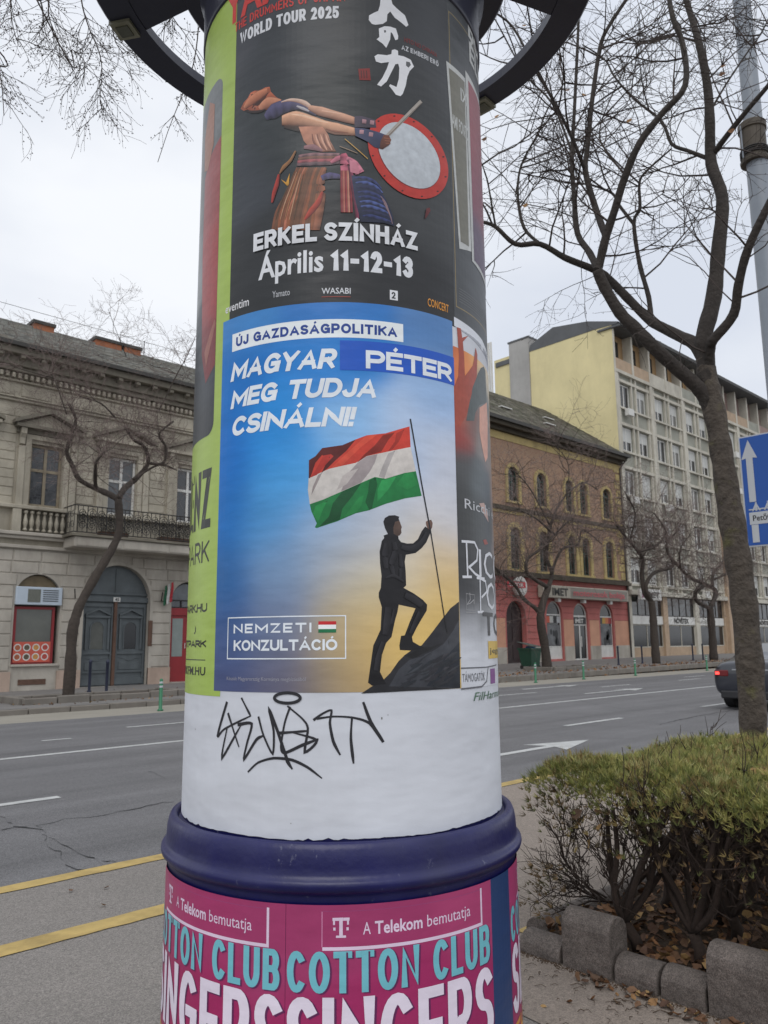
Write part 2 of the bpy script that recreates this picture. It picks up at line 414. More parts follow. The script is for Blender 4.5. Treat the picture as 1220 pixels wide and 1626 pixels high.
col_loc = (CX, CY, 0)
column = thing('advertising_column', col_loc, 'round advertising column with a dark blue collar and a dark ring lamp on top, plastered with posters', 'advertising column')
BLUE = mat('blue_paint', lin((30,32,116), .50), .28, .25, 6, .0014, 40, spec=.5, stain=.25)
def scuff(m, col=(.30,.31,.38), amt=.55, sc=34):
    t = m.node_tree; b = t.nodes['Principled BSDF']; src = b.inputs['Base Color'].links[0].from_socket; g = [n for n in t.nodes if n.type == 'NEW_GEOMETRY'][0]
    mp = N(t, 'ShaderNodeMapping'); mp.inputs['Scale'].default_value = (1, 1, .45); t.links.new(g.outputs['Position'], mp.inputs[0])
    n = N(t, 'ShaderNodeTexNoise'); n.inputs['Scale'].default_value = sc; n.inputs['Detail'].default_value = 9; n.inputs['Roughness'].default_value = .78; t.links.new(mp.outputs[0], n.inputs['Vector'])
    r = N(t, 'ShaderNodeMapRange'); r.inputs[1].default_value = .62; r.inputs[2].default_value = .72; r.inputs[4].default_value = amt; t.links.new(n.outputs['Fac'], r.inputs[0])
    x = N(t, 'ShaderNodeMix', data_type='RGBA'); t.links.new(r.outputs[0], x.inputs[0]); t.links.new(src, x.inputs[6]); x.inputs[7].default_value = (*col, 1)
    n2 = N(t, 'ShaderNodeTexNoise'); n2.inputs['Scale'].default_value = 5; n2.inputs['Detail'].default_value = 6; t.links.new(g.outputs['Position'], n2.inputs['Vector'])
    r2 = N(t, 'ShaderNodeMapRange'); r2.inputs[1].default_value = .42; r2.inputs[2].default_value = .75; r2.inputs[4].default_value = .12; t.links.new(n2.outputs['Fac'], r2.inputs[0])
    x2 = N(t, 'ShaderNodeMix', data_type='RGBA'); t.links.new(r2.outputs[0], x2.inputs[0]); t.links.new(x.outputs[2], x2.inputs[6]); x2.inputs[7].default_value = (.14,.14,.17,1)
    t.links.new(x2.outputs[2], b.inputs['Base Color']); rr_ = N(t, 'ShaderNodeMapRange'); rr_.inputs[3].default_value = .22; rr_.inputs[4].default_value = .55; t.links.new(n2.outputs['Fac'], rr_.inputs[0]); t.links.new(rr_.outputs[0], b.inputs['Roughness'])
scuff(BLUE)
DARK = mat('dark_ring_metal', lin((36,38,56), 1.0), .35, .2, 5, .0004, 60)
PAPER = mat('plain_paper', kcol(203,206,213), .6, .08, 3.0, .0012, 9.0, stretch=(1,1,1.6), stain=.22, crease=.013)
bevelled = []
def shaft_wob(mb):
    pass
# shaft covered in white paper, torn lower edge
ns = 240; mb = MB(); random.seed(3)
edge = [1.038+.0015*math.sin(i*.21)+.0022*random.random()+(.007*random.random() if random.random() < .10 else 0) for i in range(ns)]
zs = [0, 1.12, 1.3, 1.46, 2, 3, 3.985]
for j, z in enumerate(zs):
    for i in range(ns):
        a = 2*math.pi*i/ns; zz = edge[i] if j == 0 else z
        mb.v.append((CX+(RC+.0006)*math.cos(a), CY+(RC+.0006)*math.sin(a), zz))
for j in range(len(zs)-1):
    for i in range(ns):
        k2 = (i+1) % ns; mb.f.append((j*ns+i, j*ns+k2, (j+1)*ns+k2, (j+1)*ns+i)); mb.c.append(None)
sheet = mb.build('paper_cover', PAPER, column, smooth=True)
MB().lathe([(RC-.003, 1.0), (RC-.003, 4.0)], 96, (CX, CY)).build('shaft', BLUE, column, smooth=True)
# collar
col_prof = [(.552,1.034),(.566,1.026),(.572,1.018),(.574,1.026),(.580,1.036),(.590,1.040),(.600,1.034),(.606,1.020),(.610,1.0),(.6115,.975),(.613,.955),(.617,.945),(.624,.941),(.628,.935),(.629,.926),(.626,.917),(.619,.909),(.609,.900),(.605,.892),(.604,.60)]
MB().lathe(list(reversed(col_prof)), 144, (CX, CY)).build('collar', BLUE, column, smooth=True)
MB().lathe([(.0,.0),(.66,.0),(.66,.10),(.645,.12),(.6075,.13),(.6075,.872)], 128, (CX, CY)).build('pedestal', BLUE, column, smooth=True)
# top: rim, cornice, inner ring and outer lamp ring with four arms
MB().lathe([(.566,3.965),(.572,3.967),(.574,3.975),(.573,4.0),(.575,4.2),(.60,4.26),(.60,4.32),(.555,4.34)], 96, (CX, CY)).build('head_rim', DARK, column, smooth=True)
def ring(name, r0, r1, z0, z1, n=96):
    o = MB().lathe([(r0,z0),(r1,z0),(r1,z1),(r0,z1),(r0,z0)], n, (CX, CY)).build(name, DARK, column, fixn=True)
    o.modifiers.new('bevel', 'BEVEL').width = .008; o.modifiers['bevel'].limit_method = 'ANGLE'; return o
ring('lamp_ring', .953, 1.095, 4.40, 4.455); ring('inner_ring', .56, .715, 4.40, 4.455)
for th in (265, 355, 85, 175):
    a = AC+math.pi+R(th); d = Vector((math.cos(a), math.sin(a), 0)); n = Vector((-d.y, d.x, 0)); c = Vector((CX, CY, 0)); mb = MB(); vs = []
    for z in (4.404, 4.45):
        for rr, w in ((.69, .10), (.975, .235)):
            for sgn in (-1, 1): p = c+d*rr+n*w*sgn; vs.append((p.x, p.y, z))
    mb.add(vs, [(0,2,3,1),(4,5,7,6),(0,4,6,2),(1,3,7,5),(0,1,5,4),(2,6,7,3)]).build('ring_arm', DARK, column, fixn=True)
LAMPG = mat('lamp_lens', lin((150,148,128), .8), .35, .2, 30)
def floodlight(px, py):
    r = ray(px, py); p = r*((4.40-EYE)/r[2]); a = math.atan2(p[1]-CY, p[0]-CX); c = Vector((CX, CY, 0))
    d = Vector((math.cos(a), math.sin(a), 0)); n = Vector((-d.y, d.x, 0)); rr = 1.04
    def bx(mb, h, z0, z1):
        q = c+d*rr; vs = []
        for z in (z0, z1):
            for i, j in ((-h,-h),(h,-h),(h,h),(-h,h)): w = q+d*i+n*j; vs.append((w.x, w.y, z))
        mb.add(vs, [(0,3,2,1),(4,5,6,7),(0,1,5,4),(1,2,6,5),(2,3,7,6),(3,0,4,7)])
    mb = MB(); bx(mb, .05, 4.385, 4.40); f = mb.build('spotlight', LAMPG, column)
    mb = MB(); bx(mb, .03, 4.379, 4.3849); mb.build('lens', mat('lens_glass', lin((95,96,82)), .2, .3, 20), f)
floodlight(198, 45); floodlight(771, 170)

# ---------------------------------------------------------------- posters
def idw(ctrl, SG=.075):
    P = np.array([[c[0], c[1]] for c in ctrl], float); V = np.array([kcol(*c[2]) for c in ctrl])
    def f(s, z):
        d = ((P[:, 0]-s)**2+(P[:, 1]-z)**2); w = np.exp(-d/(2*SG**2))+1e-6/(d+1e-3); return tuple((w[:, None]*V).sum(0)/w.sum())
    return f
def pts(f, l): return [ph(*f(x, y)) for x, y in l]
def T1(x, y): return (300+x/2.44, y/2.44)
def T2(x, y): return (300+x/2.44, 470+y/2.44)
def T3(x, y): return (300+x/2.44, 800+y/2.44)
def TA(x, y): return (370+x/6.1, 120+y/6.1)
def TB(x, y): return (540+x/6.1, 150+y/6.1)
def TF(x, y): return (480+x/4.692, 650+y/4.692)
def TM(x, y): return (570+x/5.247, 800+y/5.247)
D2 = RC*math.pi/180
def poster(name, s0, z0, label, group='posters pasted round the column'):
    p = on_col(s0, z0, RC+.001); return thing(name, p, label, 'poster', group)

# ---- 1 blue political poster
bp_ = poster('poster', -46.2*D2, 1.457, 'blue poster with a man on a rock raising a red, white and green flag')
s0, s1, z0, z1 = -46.3*D2, 41.4*D2, 1.455, 2.688
ctrl = [(ph(x, y)+((r, g, b),)) for x, y, r, g, b in [
 (370,505,62,130,194),(540,490,52,116,186),(700,515,84,128,182),(360,600,8,110,190),(540,560,34,126,204),(700,640,150,182,222),(360,720,4,108,192),
 (440,700,34,136,212),(470,760,74,158,220),(560,690,132,182,228),(640,700,180,198,224),(710,720,200,206,220),(360,820,10,108,186),(430,830,70,142,200),
 (520,840,150,176,206),(600,850,188,196,210),(710,830,206,208,216),(650,900,212,200,176),(710,900,218,190,138),(360,920,40,98,158),(450,900,120,148,182),
 (540,900,170,174,180),(590,930,206,190,148),(700,960,222,188,112),(580,1010,210,178,112),(640,1020,222,188,112),(360,1010,66,92,140),(450,990,108,122,152),
 (540,1000,168,156,132),(360,1085,74,82,120),(450,1080,96,96,118),(530,1085,138,126,112),(580,1080,190,160,106)]]
a = Art(); a.poly([(s0, z0), (s1, z0), (s1, z1), (s0, z1)], idw(ctrl), 2); a.build('paper_sheet', bp_)
a = Art(); W3 = kcol(222, 228, 238)
def P(x, y): return ph(x, y)
# headline box
sl, zb = P(370,557); sr, zt = P(640,507); zb = ph(500,545)[1]-.004; zt = ph(500,503)[1]; zb = ph(371,559)[1]; zt = ph(372,531)[1]
a.rect(P(370,540)[0], P(640,520)[0], zb, zt, kcol(226,232,242), 3)
dz = zt-zb
def word(txt, xl, yl, xr, yr, xt, yt, wt, col, k, slant=.22, art=None, gap=.22, space=.5):
    art = art or a
    A_, B_ = ph(xl, yl), ph(xr, yr); T_ = ph(xt, yt); zb_ = (A_[1]+B_[1])/2; i0 = len(art.v)
    0 and print('word', txt, round(A_[1], 3), round(B_[1], 3), 'cap', round(T_[1]-zb_, 3), 's', round(A_[0], 3), round(B_[0], 3))
    h = T_[1]-zb_
    stext(art, txt, A_[0], B_[0]-slant*h*.8, zb_, T_[1], wt*h, col, k, gap=gap, space=space)
    if slant: lean(art, i0, zb_, slant)
stext(a, 'ÚJ GAZDASÁGPOLITIKA', P(376,540)[0], P(632,520)[0], zb+dz*.22, zt-dz*.24, dz*.13, kcol(36,66,140), 4, gap=.5, space=.5)
word('MAGYAR', 367, 608, 537, 585, 372, 575.5, .235, W3, 5, gap=.16)
word('MEG TUDJA', 367, 652, 603, 632, 372, 620, .235, W3, 5, gap=.16, space=.55)
word('CSINÁLNI!', 368, 695, 566, 677, 374, 663, .235, W3, 5, gap=.16)
a.rect(P(540,560)[0], s1+.0035, ph(722,613)[1], ph(722,569)[1], kcol(34,88,188), 4)
word('PÉTER', 581, 587, 717, 606, 584, 556.5, .235, W3, 6, slant=0, gap=.22)
# logo box
zb = ph(450,1046)[1]; zt = ph(450,979)[1]; sl, sr = P(363,1010)[0], P(549,1010)[0]
a.stroke([(sl,zb),(sr,zb),(sr,zt),(sl,zt),(sl,zb)], .0035, W3, 4, closed=True)
word('NEMZETI', 372, 1007, 495, 1003, 373, 991, .21, W3, 4, slant=0, gap=1.5)
word('KONZULTÁCIÓ', 372, 1034, 536, 1032, 373, 1016.5, .22, W3, 4, slant=0, gap=.35)
fl, fr = P(506,995)[0], P(534,995)[0]; fz = [ph(520,y)[1] for y in (1004.5,998.8,992,986.5)]
for i, c in enumerate(((30,110,70),(232,234,236),(190,40,46))): a.rect(fl, fr, fz[i], fz[i+1], kcol(*c), 5)
btext(a, 'Készült Magyarország Kormánya megbízásából', P(361,1080)[0], P(486,1080)[0], ph(420,1081)[1], .011, kcol(150,150,160), 3)
a.build('lettering', bp_)
# flag
a = Art(); a.step = .012; a.shade = .22; RED=(196,62,50); 
def TP(f, l, c, k):
    a.nn = getattr(a, 'nn', 0)+1
    P_ = [ph(*f(x, y)) for x, y in l]; c_ = kcol(*c) if not callable(c) else c
    if getattr(a, 'shade', 0):       # printed modelling: every patch runs from lighter to deeper ink
        z0_, z1_ = min(p[1] for p in P_), max(p[1] for p in P_); b_ = c_; sh_ = a.shade
        c_ = lambda s_, z_: tuple(max(0, v*(1+sh_*(.45-1.1*((z1_-z_)/max(1e-4, z1_-z0_))**1.2)+.18*sh_*math.sin(70*s_+45*z_)+.15*sh_*math.sin(160*z_-90*s_))) for v in b_)
    a.poly(P_, c_, k+5 if k >= 8 else 3+.08*a.nn)
flag_red=[(52,380),(100,350),(150,290),(300,268),(400,225),(480,195),(620,180),(798,128),(806,282),(610,322),(480,350),(400,400),(200,445),(140,472),(50,515)]
flag_wh=[(50,515),(140,472),(200,445),(400,400),(480,350),(610,322),(806,282),(845,462),(760,475),(620,518),(540,505),(440,548),(290,615),(160,672),(58,708),(44,600)]
flag_gr=[(58,708),(160,672),(290,615),(440,548),(540,505),(620,518),(760,475),(845,462),(888,645),(760,665),(620,705),(500,752),(400,775),(260,835),(110,885),(96,880),(110,850),(70,760)]
TP(TF, flag_red, (200,66,52), 4); TP(TF, flag_wh, (206,200,194), 4); TP(TF, flag_gr, (30,118,62), 4)
TP(TF, [(52,380),(100,350),(150,290),(300,268),(400,225),(330,310),(250,380),(190,440),(145,475),(190,380),(150,340),(100,400),(60,515),(50,512)], (90,32,30), 5)
TP(TF, [(160,345),(215,335),(235,350),(170,420),(110,490),(66,508),(110,440)], (176,54,46), 6)
TP(TF, [(600,195),(690,172),(640,230),(590,315),(480,350),(410,398),(460,340),(540,270)], (136,46,38), 5)
TP(TF, [(700,180),(760,150),(720,240),(670,300),(640,310),(690,240)], (168,54,44), 5)
TP(TF, [(480,195),(560,188),(430,290),(300,420),(215,440),(330,330)], (214,82,62), 5)
TP(TF, [(560,335),(480,352),(410,402),(340,480),(290,612),(440,545),(500,470),(540,400)], (160,150,150), 5)
TP(TF, [(690,310),(640,330),(600,420),(570,500),(610,516),(640,430)], (176,170,168), 5)
TP(TF, [(150,472),(120,490),(80,580),(70,640),(110,560)], (150,140,138), 5)
TP(TF, [(340,470),(300,500),(260,600),(330,560),(420,440)], (188,180,176), 5)
TP(TF, [(500,530),(545,508),(560,560),(540,640),(520,735),(500,750),(470,690),(490,620)], (18,86,46), 5)
TP(TF, [(300,612),(440,550),(380,640),(300,740),(280,822),(190,852),(130,872),(200,800),(230,700)], (16,78,42), 5)
TP(TF, [(590,530),(700,500),(640,600),(560,690),(560,600)], (46,148,80), 5)
TP(TF, [(760,480),(820,470),(860,560),(780,600),(700,560)], (40,136,72), 5)
TP(TF, [(100,720),(190,680),(150,760),(120,840),(84,780)], (38,136,70), 5)
TP(TF, [(330,780),(420,660),(460,640),(440,720),(400,770),(300,810)], (36,128,66), 5)
a.stroke([ph(*TF(803,72)), ph(*TF(888,560)), ph(*TF(958,938))], .0052, kcol(38,42,48), 6, caps=False)
a.stroke([ph(*TF(958,938)), ph(*TM(600,270)), ph(*TM(715,990)), ph(*TM(735,1080))], .0045, kcol(40,40,42), 6, caps=False)
a.build('flag_print', bp_)
# man and rock
a = Art(); a.step = .012; a.shade = .3; K = (34,33,36)
TP(TM, [(20,1580),(110,1520),(200,1470),(260,1410),(330,1310),(380,1260),(450,1210),(520,1180),(600,1080),(690,960),(760,870),(830,815),(842,1535),(400,1560)], (48,48,52), 3)
TP(TM, [(250,1520),(330,1380),(420,1300),(560,1260),(700,1170),(780,1060),(832,960),(842,1535)], (66,68,74), 4)
TP(TM, [(560,1520),(640,1400),(700,1300),(790,1200),(836,1150),(842,1535)], (44,48,56), 5)
TP(TM, [(380,1270),(520,1195),(600,1190),(700,1160),(600,1215),(450,1290)], (38,38,40), 5)
TP(TM, [(203,150),(215,120),(250,98),(300,96),(334,108),(330,125),(345,165),(356,195),(350,215),(354,240),(340,262),(326,268),(330,295),(350,320),(400,332),(450,330),(490,295),(520,230),(550,190),(590,215),(600,225),(560,320),(520,370),(470,410),(390,425),(380,480),(388,560),(392,680),(370,700),(460,750),(530,800),(566,840),(562,890),(520,960),(480,1030),(440,1110),(448,1150),(500,1180),(540,1195),(500,1215),(430,1222),(340,1218),(336,1180),(350,1100),(380,1096),(420,990),(470,870),(330,840),(320,900),(300,970),(270,1110),(225,1160),(190,1260),(175,1400),(210,1470),(225,1500),(110,1515),(76,1490),(90,1390),(120,1180),(180,1050),(190,860),(165,780),(165,740),(182,700),(188,600),(176,500),(172,400),(190,310),(210,285),(205,265),(240,252),(215,200)], K, 6)
TP(TM, [(555,150),(575,138),(600,134),(612,160),(608,195),(595,222),(570,205),(558,180)], (110,84,74), 7)
TP(TM, [(300,150),(335,140),(345,165),(356,195),(350,215),(354,240),(340,262),(318,268),(288,250),(285,200)], (92,74,66), 7)
BGK = kcol(36,35,38)
for l_, w_ in (([(225,330),(215,430),(225,540)],(30,50,30)),([(290,320),(300,400),(270,500),(290,600)],(30,44,40,20)),([(340,420),(350,520),(345,640)],(20,34,20)),([(350,360),(430,375),(510,330),(560,240)],(30,44,40,20)),([(220,620),(290,600),(370,650)],(10,26,14)),([(240,860),(235,980),(215,1090)],(40,60,40)),([(200,1150),(160,1280),(140,1390)],(30,40,30)),([(380,760),(460,800),(520,850)],(40,54,40)),([(500,900),(460,1000),(425,1080)],(24,34,24)),([(290,880),(270,1000)],(14,22))):
    a.nn += 1; P_ = [ph(*TM(x, y)) for x, y in l_]; a.brush(P_, [x*.00044 for x in w_], kcol(50,49,53), kcol(34,33,36), 9+.05*a.nn, BGK, .9)
rq = random.Random(5); BGK = kcol(60,61,66)
for i_ in range(46):
    x_ = rq.uniform(330, 800); y_ = rq.uniform(1240, 1510)
    if y_ < 1560-(x_-150)*.92+60 or y_ > 1515: continue
    l_ = rq.uniform(30, 90); g_ = rq.uniform(-12, 12); a.nn += 1; v_ = rq.choice((-8, 6, 12, -12)); c_ = (58+v_+g_*.3, 60+v_, 66+v_)
    a.brush([ph(*TM(x_-l_, y_+l_*.55)), ph(*TM(x_, y_+rq.uniform(-12,12))), ph(*TM(x_+l_*.8, y_-l_*.6))], [.002, rq.uniform(.007,.016), .002], kcol(*c_), kcol(46,47,51), 5+.05*i_, BGK, .75)
a.build('figure_print', bp_)

# ---- 2 black drummer poster
dp = poster('poster', -48.5*D2, 2.72, 'black poster with a drummer and a red rimmed drum, above the blue poster')
s0b, s1b = -48.9*D2, 43.2*D2; zbb, ztb = 2.672, 3.978
ctrl = [(ph(x, y)+((r, g, b),)) for x, y, r, g, b in [(370,60,62,64,70),(450,90,52,56,60),(600,60,58,60,62),(700,80,60,62,66),(370,300,60,64,70),(450,200,50,55,57),(560,150,46,50,51),(640,140,54,56,58),(710,350,62,64,66),(420,420,44,46,48),(600,440,46,47,49),(700,480,44,45,47)]]
a = Art(); a.poly([(s0b, zbb), (s1b, zbb), (s1b, ztb), (s0b, ztb)], idw(ctrl), 0); a.build('paper_sheet', dp)
a = Art(); WW = kcol(214,216,220); RR = kcol(196,58,52)
word('ERKEL SZÍNHÁZ', 404, 402, 664, 399, 405, 373, .235, WW, 15, slant=0, gap=.28, space=.3)
A_, B_ = ph(411,447), ph(656,441); zz = (A_[1]+B_[1])/2; hh = .075
btext(a, 'Április', A_[0], ph(514,430)[0], zz, hh, WW, 3, off=.022)
stext(a, '11-12-13', ph(525,430)[0], B_[0], zz, zz+hh, hh*.23, WW, 3, gap=.3)
word('WORLD TOUR 2025', 382, 71, 541, 31, 383, 53, .2, WW, 3, slant=0, gap=.3, space=.3)
word('THE DRUMMERS OF JAPAN', 374, 51, 553, 5, 374, 39, .15, RR, 3, slant=0, gap=.6, space=.35)
zy = ph(372,36)[1]
btext(a, 'YAMATO', ph(361,20)[0], ph(585,0)[0], zy, .13, RR, 3, off=.03)
# brush characters
def Tk(x, y): return (560+x/5.545, y/5.545)
kan = [[(250,-60),(300,-60),(340,0),(350,40),(390,80),(460,140),(490,225),(470,240),(430,205),(370,160),(330,105),(305,130),(300,190),(265,215),(200,222),(170,215),(142,180),(145,140),(190,115),(225,100),(240,50)],
 [(230,255),(280,235),(330,238),(380,255),(400,320),(398,350),(375,358),(350,300),(335,285),(330,350),(310,395),(295,425),(265,390),(210,350),(235,330)],
 [(192,500),(220,482),(300,490),(340,480),(345,445),(370,438),(398,450),(400,490),(450,500),(510,530),(538,590),(500,630),(480,680),(465,760),(440,830),(420,850),(380,838),(345,790),(320,760),(330,745),(385,770),(405,700),(410,600),(400,565),(375,570),(340,640),(300,720),(250,765),(215,750),(260,690),(300,610),(320,550),(250,560),(205,545)]]
for p in kan: TP(Tk, p, (220,221,224), 3)
TP(Tk, [(470,545),(500,550),(512,575),(490,600),(468,580)], (90,92,94), 4); TP(Tk, [(275,270),(292,270),(294,288),(278,292)], (90,92,94), 4)
TP(Tk, [(50,610),(150,605),(160,712),(60,708)], (126,42,40), 3)
for x in (75, 98, 122): a.stroke([ph(*Tk(x,628)), ph(*Tk(x+4,690))], .003, kcol(70,36,36), 4)
btext(a, 'HITO NO CHIKARA', *(ph(*Tk(455,360))[0], ph(*Tk(740,480))[0]), ph(*Tk(600,440))[1]+.004, .018, kcol(130,48,46), 3)
word('AZ EMBERI ERŐ', 637.5, 80, 697.5, 107, 639, 72, .2, kcol(190,192,196), 3, slant=0, gap=.6, space=.3)
for (x0, y0, x1, y1, t, c, h) in ((359,498,396,486,'eventim',(214,214,216),.030),(433,474,461,468,'Yamato',(170,172,176),.022),(511,468,557,466,'WASABI',(206,208,212),.020),(679,489,712,494,'CONCERT',(214,146,60),.028)):
    A_, B_ = ph(x0, y0), ph(x1, y1); btext(a, t, A_[0], B_[0], (A_[1]+B_[1])/2, h, kcol(*c), 3, off=.012)
a.rect(ph(511,470)[0], ph(557,470)[0], ph(534,472)[1], ph(534,470.8)[1], kcol(150,70,60), 3)
A_ = ph(619,476); a.rect(A_[0], A_[0]+.028, A_[1], A_[1]+.034, WW, 3); stext(a, '2', A_[0]+.006, A_[0]+.02, A_[1]+.005, A_[1]+.028, .0045, kcol(40,42,44), 4)
a.build('lettering', dp)
a = Art(); a.step = .007; a.shade = .62; SK=(198,130,98)
TP(TA, [(80,325),(110,265),(150,220),(175,170),(215,150),(260,150),(320,118),(360,112),(370,160),(420,210),(480,245),(470,275),(400,300),(340,330),(270,355),(190,362),(150,330),(110,345)], (168,92,66), 2)
TP(TA, [(130,330),(190,290),(240,300),(300,262),(330,200),(345,160),(300,200),(250,250),(190,270),(150,300)], (70,44,38), 3)
TP(TA, [(90,318),(115,270),(150,228),(180,180),(240,160),(300,135),(260,190),(200,230),(150,270),(110,318)], (190,112,80), 3)
TP(TA, [(196,318),(222,292),(238,300),(230,330),(205,345)], (150,92,72), 3); TP(TA, [(206,318),(222,305),(226,322),(212,334)], (96,54,44), 3)
TP(TA, [(172,190),(196,178),(204,186),(184,200)], (92,52,42), 3); TP(TA, [(232,164),(256,154),(262,162),(240,172)], (110,60,48), 3); TP(TA, [(300,140),(322,128),(330,136),(312,150)], (104,54,44), 3)
TP(TA, [(140,345),(200,352),(260,350),(300,335),(250,372),(180,372)], (34,28,28), 3)
TP(TA, [(320,140),(358,118),(366,165),(330,190)], (150,84,60), 4)
BGK = kcol(50,52,54)
def BR(f, l, w, cl, cd, soft=.5, jit=0.0):
    a.nn += 1; sc_ = {TA: 6.1, TB: 6.1, TM: 5.247}[f]; P_ = [ph(*f(x, y)) for x, y in l]; u_ = (ph(*f(l[0][0], l[0][1]+100))[1]-P_[0][1])/-100
    a.brush(P_, [x*abs(u_) for x in w], kcol(*cl), kcol(*cd), 3+.08*a.nn, BGK, soft, jit=jit)
BR(TA, [(112,318),(170,258),(250,200),(338,150)], (34,96,100,52), (208,134,100), (112,60,44)); BR(TA, [(345,170),(300,225),(235,262),(190,318)], (10,18,20,14), (96,54,42), (64,38,32))
BR(TA, [(262,330),(340,270),(465,262)], (60,118,50), (206,140,108), (96,54,42)); BR(TA, [(120,342),(190,356),(270,350),(320,330)], (8,26,26,10), (60,44,40), (36,30,30))
BR(TA, [(318,410),(400,350),(520,300),(660,300),(810,385)], (60,160,130,70,24), (88,84,118), (34,32,46), jit=.15)
BR(TA, [(470,262),(570,240),(700,272),(815,372)], (8,30,46,16), (222,192,174), (140,100,84))
BR(TA, [(620,300),(680,325),(740,350)], (14,30,14), (190,186,190), (110,100,110))
BR(TA, [(735,312),(850,350),(970,384),(1080,415),(1192,448)], (40,92,86,84,68), (214,162,134), (96,56,42)); BR(TA, [(860,345),(960,362),(1060,380)], (8,20,8), (226,184,158), (196,140,112))
BR(TA, [(478,440),(600,420),(750,450),(880,486),(1000,520),(1192,552)], (96,146,112,96,116,70), (226,172,138), (92,54,40)); BR(TA, [(560,378),(700,402),(820,440),(920,462)], (8,30,26,8), (234,198,168), (214,156,122)); BR(TA, [(900,520),(1000,548),(1120,560)], (10,24,8), (150,96,74), (84,50,40))
BR(TA, [(500,500),(640,520),(800,528),(900,560)], (20,56,40,14), (72,50,40), (44,42,42))
TP(TA, [(640,500),(870,500),(925,578),(945,640),(1000,740),(860,742),(760,722),(690,640)], (170,118,96), 5)
for x0_, x1_ in ((770,850),(820,905),(880,960)): BR(TA, [(x0_,570),(x0_+18,650),(x1_,735)], (6,20,10), (138,88,72), (104,62,52))
for x0_ in (800, 850, 900): BR(TA, [(x0_,575),(x0_+22,650),(x0_+62,725)], (6,22,8), (214,166,142), (186,132,108))
BR(TA, [(690,700),(780,700),(870,735)], (30,60,20), (150,108,112), (100,70,74))
for i_, (c1, c2) in enumerate((((150,112,116),(70,48,54)),((132,92,78),(76,52,48)),((172,92,98),(92,48,56)),((110,84,90),(52,42,50)))):
    BR(TA, [(640-i_*6,786+i_*28),(780,770+i_*30),(920,772+i_*28),(1035,768+i_*26)], (26,36,36,24), c1, c2, .3, jit=.4)
rq = random.Random(8)
for i_ in range(15):
    c1 = rq.choice([(160,100,74),(126,80,58),(190,108,84),(104,74,54),(200,122,94),(150,90,58)]); c1 = tuple(v*.75+w_*.25 for v, w_ in zip(c1, (140,88,66))); c2 = tuple(v*.62 for v in c1); x_ = 630+i_*19; q_ = rq.uniform(-14,14)
    BR(TA, [(x_,895),(x_-30+q_,1020),(x_-105+i_*5,1180),(x_-180+i_*9+q_,1330),(x_-225+i_*10,1500)], (26,56,70,74,60), c1, c2, .35, jit=.25)
for i_ in range(5): BR(TA, [(600+i_*22,930+i_*8),(540+i_*30,1080),(470+i_*40,1240),(420+i_*44,1400)], (8,16,16,8), rq.choice([(196,150,118),(92,70,50),(170,120,80)]), (80,56,42), .4)
BR(TA, [(870,1130),(830,1230),(760,1320),(700,1400)], (24,56,60,20), (184,72,56), (92,34,32)); TP(TA, [(470,1010),(520,1040),(555,950),(545,1060),(530,1075)], (206,150,60), 5)
BR(TA, [(612,735),(560,830),(500,890),(458,955)], (16,34,44,12), (160,112,70), (78,54,38)); BR(TA, [(450,960),(430,1060),(405,1140),(385,1235)], (20,46,44,18), (182,64,54), (92,32,34))
BR(TA, [(860,1000),(940,975),(1040,985)], (50,66,40), (86,80,124), (40,36,60), jit=.3); BR(TA, [(950,850),(1010,812),(1060,790)], (24,50,30), (196,112,130), (110,54,72))
BR(TA, [(1070,760),(1090,860),(1085,960)], (50,100,70), (202,104,126), (110,48,68), jit=.3); BR(TA, [(1100,800),(1170,860),(1230,950)], (30,80,90), (206,128,146), (116,58,80), jit=.4)
for i_, c1 in enumerate(((150,54,62),(196,112,98),(164,58,66),(210,140,118),(140,46,58))): BR(TA, [(1050+i_*21,925),(1052+i_*22,1120),(1056+i_*23,1330)], (20,24,24), c1, tuple(v*.55 for v in c1), .2)
BR(TA, [(1130,880),(1160,1050),(1190,1240),(1205,1400)], (30,46,44,30), (136,58,86), (64,28,44))
# blue trousers, drum, sticks and wrists
TP(TB, [(110,790),(220,800),(300,850),(370,920),(430,1000),(480,1100),(515,1200),(520,1280),(420,1250),(200,1240),(140,1000)], (44,50,74), 4)
for i_ in range(9):
    c1 = rq.choice([(84,100,160),(60,70,120),(104,118,176),(50,54,86)]); BR(TB, [(140+i_*10,815+i_*46),(240+i_*8,815+i_*46),(330+i_*12,850+i_*46),(400+i_*12,920+i_*40)], (12,34,30,10), c1, (34,36,58), .4, jit=.3)
for i_ in range(4): BR(TB, [(390+i_*16,990+i_*34),(440+i_*14,1060+i_*40),(480+i_*8,1170+i_*30)], (8,14,8), (150,126,132), (72,52,66), .4)
a.shade = .12
TP(TB, [(90,640),(160,670),(190,740),(180,780),(100,760)], (190,120,136), 7)
def ell(cx, cy, rx, ry, rot, n=44):
    return [(cx+rx*math.cos(t)*math.cos(rot)-ry*math.sin(t)*math.sin(rot), cy+rx*math.cos(t)*math.sin(rot)+ry*math.sin(t)*math.cos(rot)) for t in (2*math.pi*i/n for i in range(n))]
TP(TB, ell(655,605,460,305,R(50)), (60,44,44), 2)
TP(TB, ell(655,605,468,318,R(50)), (186,58,50), 3)
TP(TB, ell(662,600,372,246,R(50)), (120,40,38), 4)
TP(TB, ell(664,596,368,240,R(50)), (188,194,200), 5)
for t in range(0, 360, 30):
    x = 655+442*math.cos(R(t))*math.cos(R(50))-296*math.sin(R(t))*math.sin(R(50)); y = 605+442*math.cos(R(t))*math.sin(R(50))+296*math.sin(R(t))*math.cos(R(50)); TP(TB, ell(x, y, 11, 8, 0, 8), (70,36,36), 6)
